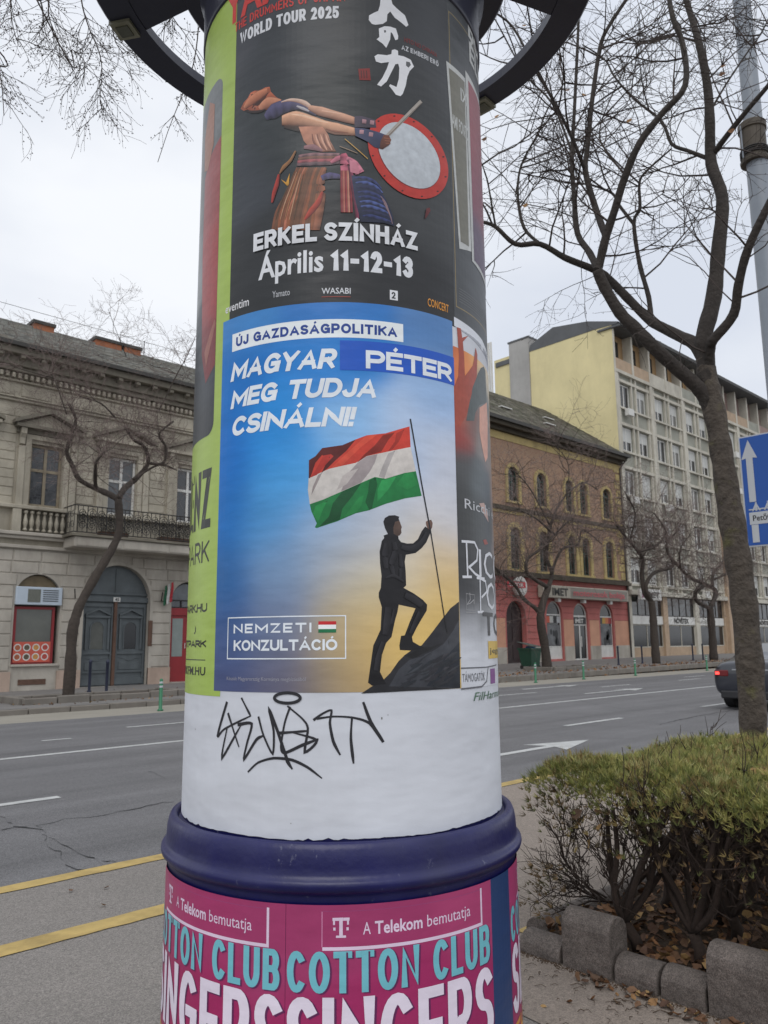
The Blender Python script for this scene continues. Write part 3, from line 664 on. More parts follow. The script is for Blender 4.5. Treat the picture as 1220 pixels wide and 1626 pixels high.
a.stroke([ph(*TB(455,410)), ph(*TB(772,82))], .0125, kcol(168,160,152), 12.4)
a.stroke([ph(*TB(470,405)), ph(*TB(784,90))], .003, kcol(120,112,104), 12.7)
a.stroke([ph(*TB(50,440)), ph(*TB(265,628))], .003, kcol(190,150,80), 11)
a.stroke([ph(*TB(0,510)), ph(*TB(165,575))], .003, kcol(140,120,100), 11)
a.shade = .5
TP(TB, [(140,220),(200,215),(340,255),(350,330),(250,330),(140,325)], (74,66,80), 7)
TP(TB, [(140,330),(250,340),(360,370),(440,400),(490,440),(480,490),(410,540),(330,520),(270,470),(150,410)], (62,66,92), 8)
for x, y in ((190,370),(280,395),(215,270),(290,280)): TP(TB, [(x,y-22),(x+40,y-15),(x+36,y+24),(x-4,y+20)], (168,128,136), 9)
TP(TB, [(420,400),(470,405),(492,450),(470,500),(410,540),(380,530),(390,460)], (104,66,54), 9)
for i in range(3): a.stroke([ph(*TB(425+i*8,430+i*26)), ph(*TB(482,440+i*22))], .0025, kcol(150,98,76), 14.6)
TP(TB, [(830,1110),(860,1100),(870,1130),(830,1200),(812,1215)], (92,42,44), 3)
a.build('drummer_print', dp)

# ---- 3 lime poster at the left
lp = poster('poster', -75*D2, 1.44, 'lime green concert poster with black lettering on the left side of the column')
a = Art(); LM = kcol(160,184,88)
a.rect(-118*D2, -43.0*D2, 1.438, ztb-.006, LM, 0.4)
a.build('paper_sheet', lp)
a = Art(); sr = ph(342,560)[0]; zt_ = ph(338,140)[1]; zb_ = ph(325,695)[1]
sr = -50.9*D2; sl = -85*D2; cr_ = .03
def rr_(x0, x1, z0, z1, r): return arc(x1-r, z1-r, r, r, 90, 0, 6)[::1]+arc(x1-r, z0+r, r, r, 0, -90, 6)+arc(x0+r, z0+r, r, r, -90, -180, 6)+arc(x0+r, z1-r, r, r, 180, 90, 6)
GD = idw([(-.85,3.6,(120,126,128)),(-.52,3.6,(110,114,116)),(-.85,3.1,(130,134,136)),(-.55,3.2,(92,94,94)),(-.6,2.5,(52,58,66)),(-.55,2.35,(40,42,46)),(-.8,2.3,(60,66,74))])
a.poly([(sr-p, q) for p, q in []] or rr_(-110*D2, sr, zb_, zt_, .045), GD, 1)
a.poly([(-66*D2, 3.32), (-60*D2, 3.38), (sr, 3.42), (sr, 2.55), (-58*D2, 2.5), (-63*D2, 2.62), (-66*D2, 3.0)], idw([(-.6,3.3,(150,72,72)),(-.6,2.9,(158,62,62)),(-.6,2.55,(120,40,44))]), 2)
a.poly([(-68*D2, 3.5), (-62*D2, 3.62), (-57*D2, 3.58), (-57*D2, 3.42), (-62*D2, 3.34), (-67*D2, 3.36)], kcol(160,112,92), 3)
a.poly([(-60*D2, 2.62), (-52*D2, 2.72), (-51.2*D2, 2.7), (-58*D2, 2.56)], kcol(150,90,78), 3)
a.build('portrait_print', lp)
a = Art(); BK = kcol(40,42,34)
zb_ = ph(338,836)[1]; zt_ = ph(340,741)[1]
stext(a, 'LENZ', -82*D2, -51.2*D2, zb_, zt_, .030, BK, 2, gap=.3)
A_ = ph(338,891); stext(a, 'PARK', -78*D2, -51.4*D2, A_[1], ph(339,856)[1], .010, BK, 2, gap=.8)
for y0, y1, tx, l in ((971,957,'BUDAPESTPARK.HU',-110),(1028,1016,'BUDAPESTPARK',-104),(1073,1061,'WWW.PARKFM.HU',-104)):
    stext(a, tx.replace('F','E') if 0 else tx, l*D2, -51.8*D2, ph(336,y0)[1], ph(336,y1)[1], .0065, BK, 2, gap=.3) if 'F' not in tx else btext(a, tx, l*D2, -51.8*D2, ph(336,y0)[1], .026, BK, 2, off=.02)
a.rect(-112*D2, -52*D2, ph(335,1049)[1], ph(335,1047.5)[1], BK, 2)
btext(a, '♪', -62*D2, -60*D2, ph(312,1007)[1], .03, BK, 2)
a.build('lettering', lp)

# ---- 4 dark poster upper right, 5 ricchi poster lower right
up = poster('poster', 44*D2, 2.66, 'dark poster with two white framed pictures and a gold line, upper right of the column')
a = Art(); a.rect(42.8*D2, 112*D2, 2.675, ztb-.004, kcol(70,73,76), 1.2); a.build('paper_sheet', up)
a = Art(); GO = kcol(150,132,92)
sg = ph(723,440)[0]; zg = ph(723,486)[1]; zgt = ph(716,22)[1]
a.stroke([(108*D2, zg), (sg, zg), (sg, zgt), (108*D2, zgt)], .0035, GO, 2, caps=False)
FRW = kcol(190,192,190)
a.poly([ph(708,97), ph(738,125), ph(748,400), (ph(748,400)[0], ph(748,400)[1]), ph(729,395)], FRW, 3)
a.poly([ph(712,108), ph(737,131), ph(744,392), ph(731,384)], kcol(112,110,98), 4)
zlo = ph(749,415)[1]; 
a.poly([ph(738,112), (92*D2, ph(738,118)[1]), (92*D2, zlo-.03), (ph(749,415)[0], zlo)], FRW, 5)
a.poly([ph(742.5,128), (90*D2, ph(742,124)[1]), (90*D2, zlo), (ph(752,408)[0], zlo+.012)], idw([(.6,3.5,(142,66,76)),(.7,3.3,(128,58,76)),(.65,3.0,(88,70,92)),(.7,2.8,(86,88,112))]), 6)
z_ = ph(745,60)[1]
btext(a, 'BULVÁR', ph(743,60)[0], 108*D2, z_, .085, FRW, 3, off=.03); btext(a, 'ÉLMÉNY', ph(745,95)[0], 108*D2, ph(746,98)[1], .085, FRW, 3, off=.03)
btext(a, 'IX', ph(731,160)[0], ph(741,160)[0], ph(735,163)[1], .05, FRW, 5, off=.02); btext(a, 'AMI FONTOS', ph(717,190)[0], ph(744,190)[0], ph(722,200)[1]-.01, .05, FRW, 5, off=.02)
for i in range(6): a.rect(ph(728,460)[0], 75*D2, ph(735,462+i*4)[1]-.0015, ph(735,462+i*4)[1]+.0015, kcol(104,106,108), 3)
a.build('picture_print', up)

rp = poster('poster', 43*D2, 1.44, 'concert poster with orange sky and white serif lettering, right of the blue poster')
zR0, zR1 = ph(732,1093)[1], ph(722,500)[1]
a = Art()
CR = idw([(ph(x, y)+((r, g, b),)) for x, y, r, g, b in [(722,530,200,104,62),(735,525,226,142,78),(750,545,228,160,92),(762,565,226,178,112),(768,590,212,200,176),(724,600,214,118,72),(740,600,222,140,80),(728,650,196,96,66),(730,690,150,60,54),(745,670,120,90,84),(765,620,110,116,118),(768,700,130,120,116),(735,740,74,76,78),(760,760,84,92,96),(730,800,60,62,63),(765,820,66,70,72),(735,900,56,57,60),(770,920,64,66,70),(735,960,62,63,66),(775,975,120,122,126),(738,990,176,178,184),(780,1000,200,203,210),(735,1050,206,209,216),(785,1060,208,211,218)]], .035)
a.rect(41.5*D2, 112*D2, zR0, 2.60, CR, 1.6)
a.poly([ph(720.5,503), ph(765,540), (112*D2, 2.60), (112*D2, 2.655), (42.5*D2, 2.675)], WHITE, 1.5)
a.build('paper_sheet', rp)
a = Art()
TP(lambda x, y: (700+x/4.78, 480+y/4.78), [(120,190),(150,200),(160,270),(205,255),(165,300),(175,420),(180,560),(240,480),(262,345),(275,400),(270,560),(230,700),(190,860),(140,950),(105,900),(100,640),(130,560),(135,400)], (164,74,56), 3)
TP(lambda x, y: (700+x/4.78, 480+y/4.78), [(300,500),(322,488),(335,520),(345,760),(290,780),(260,840),(250,900),(190,900),(215,760),(240,640),(280,540)], (82,90,90), 4)
TP(lambda x, y: (700+x/4.78, 480+y/4.78), [(290,800),(345,760),(352,900),(352,1180),(335,1215),(310,1100),(290,980)], (214,158,138), 5)
TP(lambda x, y: (700+x/4.645, 780+y/4.645), [(280,90),(315,86),(340,160),(348,230),(320,180)], (192,160,150), 4)
TP(lambda x, y: (700+x/4.645, 780+y/4.645), [(308,360),(330,355),(345,390),(320,395)], (150,66,54), 4)
a.build('picture_print', rp)
a = Art(); LT = kcol(212,214,220)
def TR(x, y): return (700+x/4.645, 780+y/4.645)
def serif(pl, w): 
    for l in pl: a.stroke([ph(*TR(x, y)) for x, y in l], w, LT, 5)
serif([[(185,375),(195,630)],[(155,370),(215,375)],[(162,632),(220,632)],[(195,372),(245,378),(268,430),(262,510),(205,560)],[(205,560),(250,610),(290,635)]], .0085)
serif([[(285,640),(290,890)],[(265,640),(315,645)],[(272,892),(308,890)],[(290,645),(325,665),(335,740),(300,780)]], .0085)
z1_ = ph(*TR(300,630))[1]; btext(a, 'ICCHI', ph(*TR(280,600))[0], 98*D2, z1_, .093, LT, 5); z1_ = ph(*TR(345,870))[1]; btext(a, 'OVERI', ph(*TR(333,800))[0], 104*D2, z1_, .095, LT, 5)
btext(a, 'Ricchi e Poveri', ph(*TR(172,90))[0], 100*D2, ph(*TR(190,130))[1], .034, kcol(190,192,196), 5)
z1_ = ph(*TR(340,1060))[1]; btext(a, 'TOUR', ph(*TR(308,1000))[0], 106*D2, z1_, .075, kcol(58,58,62), 5, off=.02)
a.stroke([ph(*TR(x, y)) for x, y in ((183,755),(245,765),(247,880),(185,875),(183,755))], .002, kcol(150,150,152), 5, closed=True)
a.stroke([ph(*TR(x, y)) for x, y in ((210,752),(213,800),(190,835),(215,825),(240,800),(240,830))], .0025, kcol(180,180,182), 5)
a.rect(ph(*TR(182,900))[0], ph(*TR(250,900))[0], ph(*TR(200,897))[1], ph(*TR(200,890))[1], kcol(150,150,152), 5)
a.rect(ph(*TR(346,1150))[0], 92*D2, ph(*TR(350,1235))[1], ph(*TR(350,1105))[1], kcol(206,172,70), 5)
btext(a, 'jegyek', ph(*TR(354,1180))[0], 88*D2, ph(*TR(360,1195))[1], .018, kcol(90,80,40), 6, off=.02)
a.rect(ph(*TR(362,1350))[0], ph(*TR(395,1350))[0], ph(*TR(380,1418))[1], ph(*TR(380,1308))[1], kcol(128,74,138), 5)
a.stroke([ph(*TR(x, y)) for x, y in ((148,1305),(330,1298),(405,1280))], .004, kcol(96,97,104), 5)
a.stroke([ph(*TR(x, y)) for x, y in ((345,1300),(335,1400),(300,1440),(150,1458))], .005, kcol(96,97,104), 5)
btext(a, 'TÁMOGATÓK', ph(*TR(155,1380))[0], ph(*TR(322,1380))[0], ph(*TR(240,1402))[1], .026, kcol(110,112,118), 5)
btext(a, 'FilHarmonia', ph(*TR(238,1520))[0], 82*D2, ph(*TR(250,1545))[1], .026, kcol(72,108,84), 5, shear=.3)
a.build('lettering', rp)

# ---- graffiti
g = Art(); GK = kcol(44,44,48)
for l in ([(148,772),(113,898),(140,872),(240,822)],[(207,755),(240,820)],[(155,815),(195,940)],[(150,868),(130,985),(205,855)],[(195,855),(245,852),(226,930),(215,990),(262,915),(285,900)],
  [(272,828),(290,895),(326,968),(330,880),(312,795),(345,880),(378,980),(400,1025)],[(350,888),(455,880)],[(392,790),(372,850),(358,940),(372,965),(440,935),(500,912)],
  [(385,785),(440,832),(462,870),(450,962),(497,915),(400,885)],[(487,835),(520,812),(553,800),(547,850),(560,920),(585,970)],[(500,832),(560,824),(635,828),(700,850),(750,922)],
  [(632,830),(628,910),(638,1003)],[(677,772),(705,845),(755,920)],[(232,1037),(270,1002),(330,985),(400,992),(460,1020),(515,1062)],[(372,960),(380,1000),(400,1024)]):
    q = [ph(*T3(x, y)) for x, y in l]
    # smooth the hand-drawn line a little
    r_ = []
    for i in range(len(q)-1):
        p0, p1, p2, p3 = q[max(i-1,0)], q[i], q[i+1], q[min(i+2, len(q)-1)]
        for j in range(5):
            t = j/5; r_.append(tuple((1-.75)*(p1[m]+(p2[m]-p1[m])*t)+.75*.5*(2*p1[m]+(p2[m]-p0[m])*t+(2*p0[m]-5*p1[m]+4*p2[m]-p3[m])*t*t+(3*p1[m]-p0[m]-3*p2[m]+p3[m])*t**3) for m in (0, 1)))
    r_.append(q[-1]); g.stroke(r_, (lambda t, a_=random.uniform(.0065,.009), p_=random.uniform(0,6): a_*(1+.22*math.sin(5*t+p_))*(1 if t < .85 else 1-(t-.85)*3)), GK, 1+random.random()*2)
for w_, dx in ((.009,0),(.006,1.5)):
    g.stroke([ph(*T3(383+dx+50*math.cos(t), 752+20*math.sin(t))) for t in (2*math.pi*i/26 for i in range(27))], w_, GK, 6+dx, closed=True)
g.build('graffiti_mark', column)
g = Art()
for (x, y, w_) in ((745,835,.004),(26,876,.003),(770,820,.002),(395,1240,.002)): s_, z_ = ph(*T3(x, y)); g.rect(s_, s_+w_, z_, z_+w_*1.6, kcol(120,120,116), 1)
g.build('paint_fleck', column)

# ---- pedestal posters (magenta)
RP[0] = .6085; RPD = .6085
def pq(px, py): s, z = ph(px, py, RPD); return (s, z)
MG = idw([(s, z, c) for s, z, c in ((-.6,.85,(160,56,102)),(0,.85,(156,58,102)),(.5,.85,(166,64,108)),(-.6,.5,(156,40,92)),(.1,.55,(158,44,96)),(.5,.5,(150,40,92)))])
def singers(sl, lab, top=.877):
    w = 63.2*D2; sr = sl+w
    p = poster('poster', sl, .2, lab, 'magenta posters pasted round the pedestal'); a = Art()
    a.rect(sl, sr, .14, top, MG, 0.5+.3*(sl < -.5)); a.build('paper_sheet', p); a = Art()
    LW = kcol(216,196,216)
    x0, x1 = sl+.155*w, sl+.915*w; za, zb = .768, .860
    a.rect(x0, x1, za, zb, MG, 1.6)
    a.rect(x0, x1+.007, za-.009, za, LW, 2); a.rect(x1, x1+.007, za-.009, zb+.004, LW, 2.2)
    a.rect(x0-.002, x0, za, zb, kcol(206,140,176), 2); a.rect(x0, x1, zb, zb+.0015, kcol(150,70,116), 2)
    tx = x0+.03; 
    a.stroke([(tx, za+.072), (tx+.036, za+.072)], .008, LW, 3); a.stroke([(tx+.018, za+.072), (tx+.018, za+.03)], .009, LW, 3.2); a.stroke([(tx+.008, za+.027), (tx+.028, za+.027)], .006, LW, 3.4)
    for dx in (0, .036): a.stroke([(tx+dx, za+.072), (tx+dx, za+.06)], .005, LW, 3.6)
    for dx in (.001, .035): a.stroke([(tx+dx, za+.048), (tx+dx, za+.046)], .006, LW, 3.8)
    btext(a, 'A', tx+.075, tx+.095, za+.03, .032, LW, 3); btext(a, 'Telekom', tx+.106, tx+.238, za+.03, .032, LW, 3, off=.022); btext(a, 'bemutatja', tx+.252, tx+.40, za+.03, .032, LW, 3)
    CYN = kcol(112,182,194); SH = kcol(96,40,84)
    for d, c, k in ((.005, SH, 3), (0, CYN, 4)): stext(a, 'COTTON CLUB', sl+.004+d, sr-.006+d, .650-d*.6, .757-d*.6, .0175, c, k, gap=.5, space=.3)
    for d, c, k in ((.006, SH, 3), (0, kcol(222,212,226), 4)): stext(a, 'SINGERS', sl+.004+d, sr-.005+d, .435-d*.6, .640-d*.6, .030, c, k, gap=.42)
    btext(a, 'FEAT. GOSPEL JAZZ', sl+.02, sr-.02, .17, .055, kcol(214,150,60), 4, off=.02) if 0 else [stext(a, t, sl+.02, sr-.02, z, z+.09, .016, kcol(206,146,60), 3, gap=.6) for t, z in (('THE SHOW', .32), ('2025', .2))]
    a.build('lettering', p)
singers(-78.6*D2, 'magenta singers poster on the left of the pedestal with white framed heading and cyan lettering')
singers(-15.3*D2, 'magenta singers poster on the front of the pedestal, its heading frame facing the viewer')
p = poster('poster', 48*D2, .2, 'narrow dark blue strip of paper between two magenta pedestal posters', None)
a = Art(); a.rect(47.4*D2, 61.5*D2, .14, .877, kcol(38,62,104), .2); a.build('paper_sheet', p)
singers(60.5*D2, 'magenta singers poster wrapping out of sight round the right of the pedestal', .877)
RP[0] = RC
# ================================================================ ground and road
def atX(px, py, x): r = ray(px, py); p = r*(x/r[0]); return (p[0], p[1], p[2]+EYE)
def pz(x): return .13+.0052*max(0, min(60, x)-9)          # the far pavement climbs gently
def flat(name, x0, x1, y0, y1, z, m, parent=None, kind=None, nx=1):
    mb = MB()
    for i in range(nx):
        a, b = x0+(x1-x0)*i/nx, x0+(x1-x0)*(i+1)/nx
        mb.quad((a,y0,z),(b,y0,z),(b,y1,z),(a,y1,z))
    return mb.build(name, m, parent, kind=kind)
ASPH = mat('road_asphalt', lin((103,102,103), 1.0), .8, .24, .9, .006, 70, stain=.25)
def lanes(m, amt=.30):
    t = m.node_tree; b = t.nodes['Principled BSDF']; src = b.inputs['Base Color'].links[0].from_socket; g = [n for n in t.nodes if n.type == 'NEW_GEOMETRY'][0]
    mp = N(t, 'ShaderNodeMapping'); mp.inputs['Scale'].default_value = (.035, 1.0, 1); t.links.new(g.outputs['Position'], mp.inputs[0])
    n = N(t, 'ShaderNodeTexNoise'); n.inputs['Scale'].default_value = 1.3; n.inputs['Detail'].default_value = 7; n.inputs['Roughness'].default_value = .6; t.links.new(mp.outputs[0], n.inputs['Vector'])
    r = N(t, 'ShaderNodeMapRange'); r.inputs[1].default_value = .3; r.inputs[2].default_value = .7; r.inputs[3].default_value = 1-amt; r.inputs[4].default_value = 1+amt*.5; t.links.new(n.outputs['Fac'], r.inputs[0])
    vm = N(t, 'ShaderNodeVectorMath', operation='SCALE'); t.links.new(src, vm.inputs[0]); t.links.new(r.outputs[0], vm.inputs['Scale']); t.links.new(vm.outputs[0], b.inputs['Base Color'])
lanes(ASPH)
def asphalt_detail(m, amt=.5, sc=220):
    t = m.node_tree; b = t.nodes['Principled BSDF']; src = b.inputs['Base Color'].links[0].from_socket
    g = [n for n in t.nodes if n.type == 'NEW_GEOMETRY'][0]
    v = N(t, 'ShaderNodeTexVoronoi'); v.inputs['Scale'].default_value = sc; t.links.new(g.outputs['Position'], v.inputs['Vector'])
    s = N(t, 'ShaderNodeSeparateColor'); t.links.new(v.outputs['Color'], s.inputs[0])
    r = N(t, 'ShaderNodeMapRange'); r.inputs[3].default_value = 1-amt*.5; r.inputs[4].default_value = 1+amt; t.links.new(s.outputs[0], r.inputs[0])
    n = N(t, 'ShaderNodeTexNoise'); n.inputs['Scale'].default_value = 35; n.inputs['Detail'].default_value = 6; n.inputs['Roughness'].default_value = .75; t.links.new(g.outputs['Position'], n.inputs['Vector'])
    r2 = N(t, 'ShaderNodeMapRange'); r2.inputs[1].default_value = .3; r2.inputs[2].default_value = .7; r2.inputs[3].default_value = .78; r2.inputs[4].default_value = 1.18; t.links.new(n.outputs['Fac'], r2.inputs[0])
    mm = N(t, 'ShaderNodeMath', operation='MULTIPLY'); t.links.new(r.outputs[0], mm.inputs[0]); t.links.new(r2.outputs[0], mm.inputs[1])
    vm = N(t, 'ShaderNodeVectorMath', operation='SCALE'); t.links.new(src, vm.inputs[0]); t.links.new(mm.outputs[0], vm.inputs['Scale']); t.links.new(vm.outputs[0], b.inputs['Base Color'])
asphalt_detail(ASPH, .55, 160)
PAVE = mat('near_pavement_asphalt', lin((126,121,116), 1.0), .85, .22, .8, .005, 90, stain=.4); asphalt_detail(PAVE, .5, 190)
PAVE2 = mat('sandy_pavement', lin((140,129,119), 1.0), .88, .26, 1.1, .005, 80, stain=.35); asphalt_detail(PAVE2, .35, 190)
GUT = mat('parking_strip_paving', lin((150,145,134), 1.0), .85, .2, 1.0, .003, 40, stain=.3)
FPAV = mat('far_pavement_asphalt', lin((122,119,116), 1.0), .85, .2, 1.0, .003, 40, stain=.4)
flat('ground', -600, 900, -500, 900, -.03, FPAV, kind='structure')
flat('pavement', -30, 60, -25, 5.72, 0, PAVE, kind='structure')
road = flat('road', -60, 160, 5.72, 17.62, 0, ASPH, kind='structure')
flat('parking_strip', -60, 160, 17.62, 19.6, 0, GUT, kind='structure')
mb = MB()
for i in range(24):
    a, b = -40+i*7.0, -33+i*7.0; mb.quad((a,19.78,pz(a)),(b,19.78,pz(b)),(b,30.2,pz(b)),(a,30.2,pz(a)))
mb.build('far_pavement', FPAV, kind='structure')
# sandy area of the near pavement, with a ragged border
sp = [(2.9,-3),(2.85,1.0),(3.0,2.6),(3.1,3.3),(3.3,4.4),(3.2,5.0),(3.4,5.66),(30,5.66),(30,-3)]
mb = MB(); vs = [(x, y, .004) for x, y in sp]; tri = tessellate_polygon([[Vector((x, y, 0)) for x, y in sp]])
mb.add(vs, [tuple(reversed(t)) for t in tri]); o = mb.build('paving_patch', PAVE2, kind='structure', fixn=True)
for p in o.data.polygons: pass
STONE = mat('kerb_granite', lin((128,122,114), .95), .85, .3, 2.0, .004, 30, stain=.4)
random.seed(5)
kerb = thing('kerb', (8, 19.69, 0), None, None); tag(kerb, kind='structure')
kme = bevel(put('kerb_stone', MB().box(-.49,.49,-.09,.09,-.1,.13).mesh('kerb_stone', STONE), kerb, (3.5, 19.69, 0)), .015, 1)
for i in range(-4, 66):
    x = 3.5+i*1.0
    if i == 0: continue
    c = kme.copy(); SC.collection.objects.link(c); c.location = Vector((x, 19.69+random.uniform(-.008,.008), pz(x)-.13+random.uniform(-.006,.006)))-ORG[kerb.name]; ORG[c.name] = Vector((x, 19.69, 0))
# painted lines
WP = mat('white_road_paint', lin((198,199,197), .95), .6, .28, 6, .002, 60, stain=.6)
YP = mat('yellow_road_paint', lin((200,172,104), .92), .65, .3, 6, .002, 60, stain=.75)
def line(x0, x1, y, w, m=WP, nm='lane_marking', par=None, z=.005):
    mb = MB(); n = max(2, int((x1-x0)/.12)); n = min(n, 220); L = []; 
    for i in range(n+1):
        x = x0+(x1-x0)*i/n; j = lambda: random.uniform(-.006, .006); L.append(((x, y-w/2+j(), z), (x, y+w/2+j(), z)))
    for (a, b), (c, d) in zip(L, L[1:]): mb.quad(a, c, d, b)
    return mb.build(nm, m, par or road)
line(-8, 26, 5.76, .15, YP, 'edge_line'); line(-8, 2.75, 4.65, .17, YP, 'edge_line')
line(3.75, 4.35, 2.86, .06, YP, 'edge_line', z=.009)
for k in range(-1, 6): line(1.45+5.82*k, 3.5+5.82*k, 8.75, .13)
line(-10, 27.5, 12.2, .15)
for k in range(0, 6): line(7.25+5.82*k, 9.25+5.82*k, 15.0, .12)
line(21.9, 23.6, 16.25, .12); line(33.3, 35.3, 16.1, .12); line(5.25, 5.75, 14.0, .1); line(9.0, 9.5, 10.9, .05)
def arrow(xt, y, L, s=1.0, nm='arrow_marking'):
    mb = MB(); z = .005; hl = 1.15*s; hw = .40*s; w = .075
    mb.quad((xt-L,y-w,z),(xt-hl+.12,y-w,z),(xt-hl+.12,y+w,z),(xt-L,y+w,z)); mb.add([(xt,y,z+.001),(xt-hl-.1,y+hw,z+.001),(xt-hl+.1,y,z+.001),(xt-hl-.1,y-hw,z+.001)], [(0,1,2),(0,2,3)])
    mb.build(nm, WP, road)
arrow(11.5, 7.25, 4.6); arrow(24.9, 13.5, 3.6, 1.0); arrow(25.4, 16.35, 3.4, .9); arrow(40, 13.5, 4)
CRK = mat('crack_dark', lin((40,40,41)), .9, .2, 9); random.seed(11)
def crack(pl, w=.02):
    q = [gnd(*p) for p in pl]; P = []
    for (a, b) in zip(q, q[1:]):
        n = max(2, int(math.dist(a, b)/.10))
        for i in range(n): t = i/n; P.append((a[0]+(b[0]-a[0])*t+random.uniform(-.025,.025), a[1]+(b[1]-a[1])*t+random.uniform(-.035,.035)))
    mb = MB(); pr = None
    for i, p in enumerate(P):
        h = w*random.uniform(.25, 1)*.5; c = ((p[0], p[1]-h, .0045), (p[0]+h*.5, p[1]+h, .0045))
        if pr: mb.quad(pr[0], c[0], c[1], pr[1])
        pr = c
    mb.build('crack', CRK, road, kind='stuff')
def CL(*l): return [(x/2.977, 1080+y/2.977) for x, y in l]
def CRr(*l): return [(760+x/2.652, 1040+y/2.652) for x, y in l]
crack(CL((0,645),(70,690),(180,705),(230,740),(300,775),(370,820),(440,850),(480,885)), .04); crack(CL((180,690),(240,790),(300,830),(290,860),(370,895),(410,900)), .03)
crack(CL((180,690),(300,660),(480,640),(650,605),(780,580),(860,570)), .022); crack(CL((700,430),(760,460),(800,475)), .03); crack(CL((0,715),(60,700),(180,690)), .03)
crack(CL((470,862),(520,858),(590,870)), .025)
crack(CRr((380,180),(520,215),(700,240),(900,240)), .03); crack(CRr((100,290),(250,320),(480,350),(560,355),(640,350)), .02); crack(CRr((760,295),(900,262),(1100,228)), .03)

# ================================================================ wall with openings
def wall(name, m, parent, x0, x1, z0, z1, y, holes, depth=.25, back=.4):
    """front skin with real openings and reveals; holes = (x0,x1,z0,z1,arched)"""
    mb = MB(); xs = sorted({x0, x1}|{h[0] for h in holes}|{h[1] for h in holes}); zs = sorted({z0, z1}|{h[2] for h in holes}|{h[3] for h in holes})
    xs = [x for x in xs if x0-1e-6 <= x <= x1+1e-6]; zs = [z for z in zs if z0-1e-6 <= z <= z1+1e-6]
    for a, b in zip(xs, xs[1:]):
        run = None
        for c, d in zip(zs, zs[1:]):
            mx_, mz_ = (a+b)/2, (c+d)/2
            inside = any(h[0] < mx_ < h[1] and h[2] < mz_ < h[3] for h in holes)
            if not inside:
                if run and abs(run[1]-c) < 1e-9: run[1] = d
                else:
                    if run: mb.quad((a,y,run[0]),(b,y,run[0]),(b,y,run[1]),(a,y,run[1]))
                    run = [c, d]
            elif run: mb.quad((a,y,run[0]),(b,y,run[0]),(b,y,run[1]),(a,y,run[1])); run = None
        if run: mb.quad((a,y,run[0]),(b,y,run[0]),(b,y,run[1]),(a,y,run[1]))
    for h in holes:
        a, b, c, d = h[:4]; ar = len(h) > 4 and h[4]; yb = y+depth; r = (b-a)/2; sz = d-r if ar else d
        if ar and sz < c: sz = c
        mb.quad((a,y,c),(a,yb,c),(a,yb,sz),(a,y,sz)); mb.quad((b,yb,c),(b,y,c),(b,y,sz),(b,yb,sz)); mb.quad((a,yb,c),(a,y,c),(b,y,c),(b,yb,c))
        if ar:
            cx = (a+b)/2; n = 14; P = [(cx-r*math.cos(math.pi*i/n), sz+(d-sz)*math.sin(math.pi*i/n)) for i in range(n+1)]
            for p, q in zip(P, P[1:]):
                mb.quad((p[0],y,p[1]),(q[0],y,q[1]),(q[0],y,d),(p[0],y,d)); mb.quad((p[0],y,p[1]),(p[0],yb,p[1]),(q[0],yb,q[1]),(q[0],y,q[1]))
        else: mb.quad((a,y,d),(a,yb,d),(b,yb,d),(b,y,d))
    return mb.build(name, m, parent)
GLV = [mat('window_glass_%s' % n_, c_, .06, .75, s_, spec=.8) for n_, c_, s_ in (('hazy', (.09,.10,.11), 1.3), ('curtained', (.20,.20,.19), .8), ('plain', (.035,.04,.047), 1.0))]
GLS = mat('window_glass', (.035,.040,.047), .06, .7, .9, spec=.8); GLD = mat('dark_window_glass', (.018,.02,.022), .1, .5, .8, spec=.6)
ROOM = mat('room_dark', (.02,.02,.02), .9)
CURT = mat('curtain_white', lin((205,206,202), .95), .9, .2, 9, stretch=(6,1,.6))
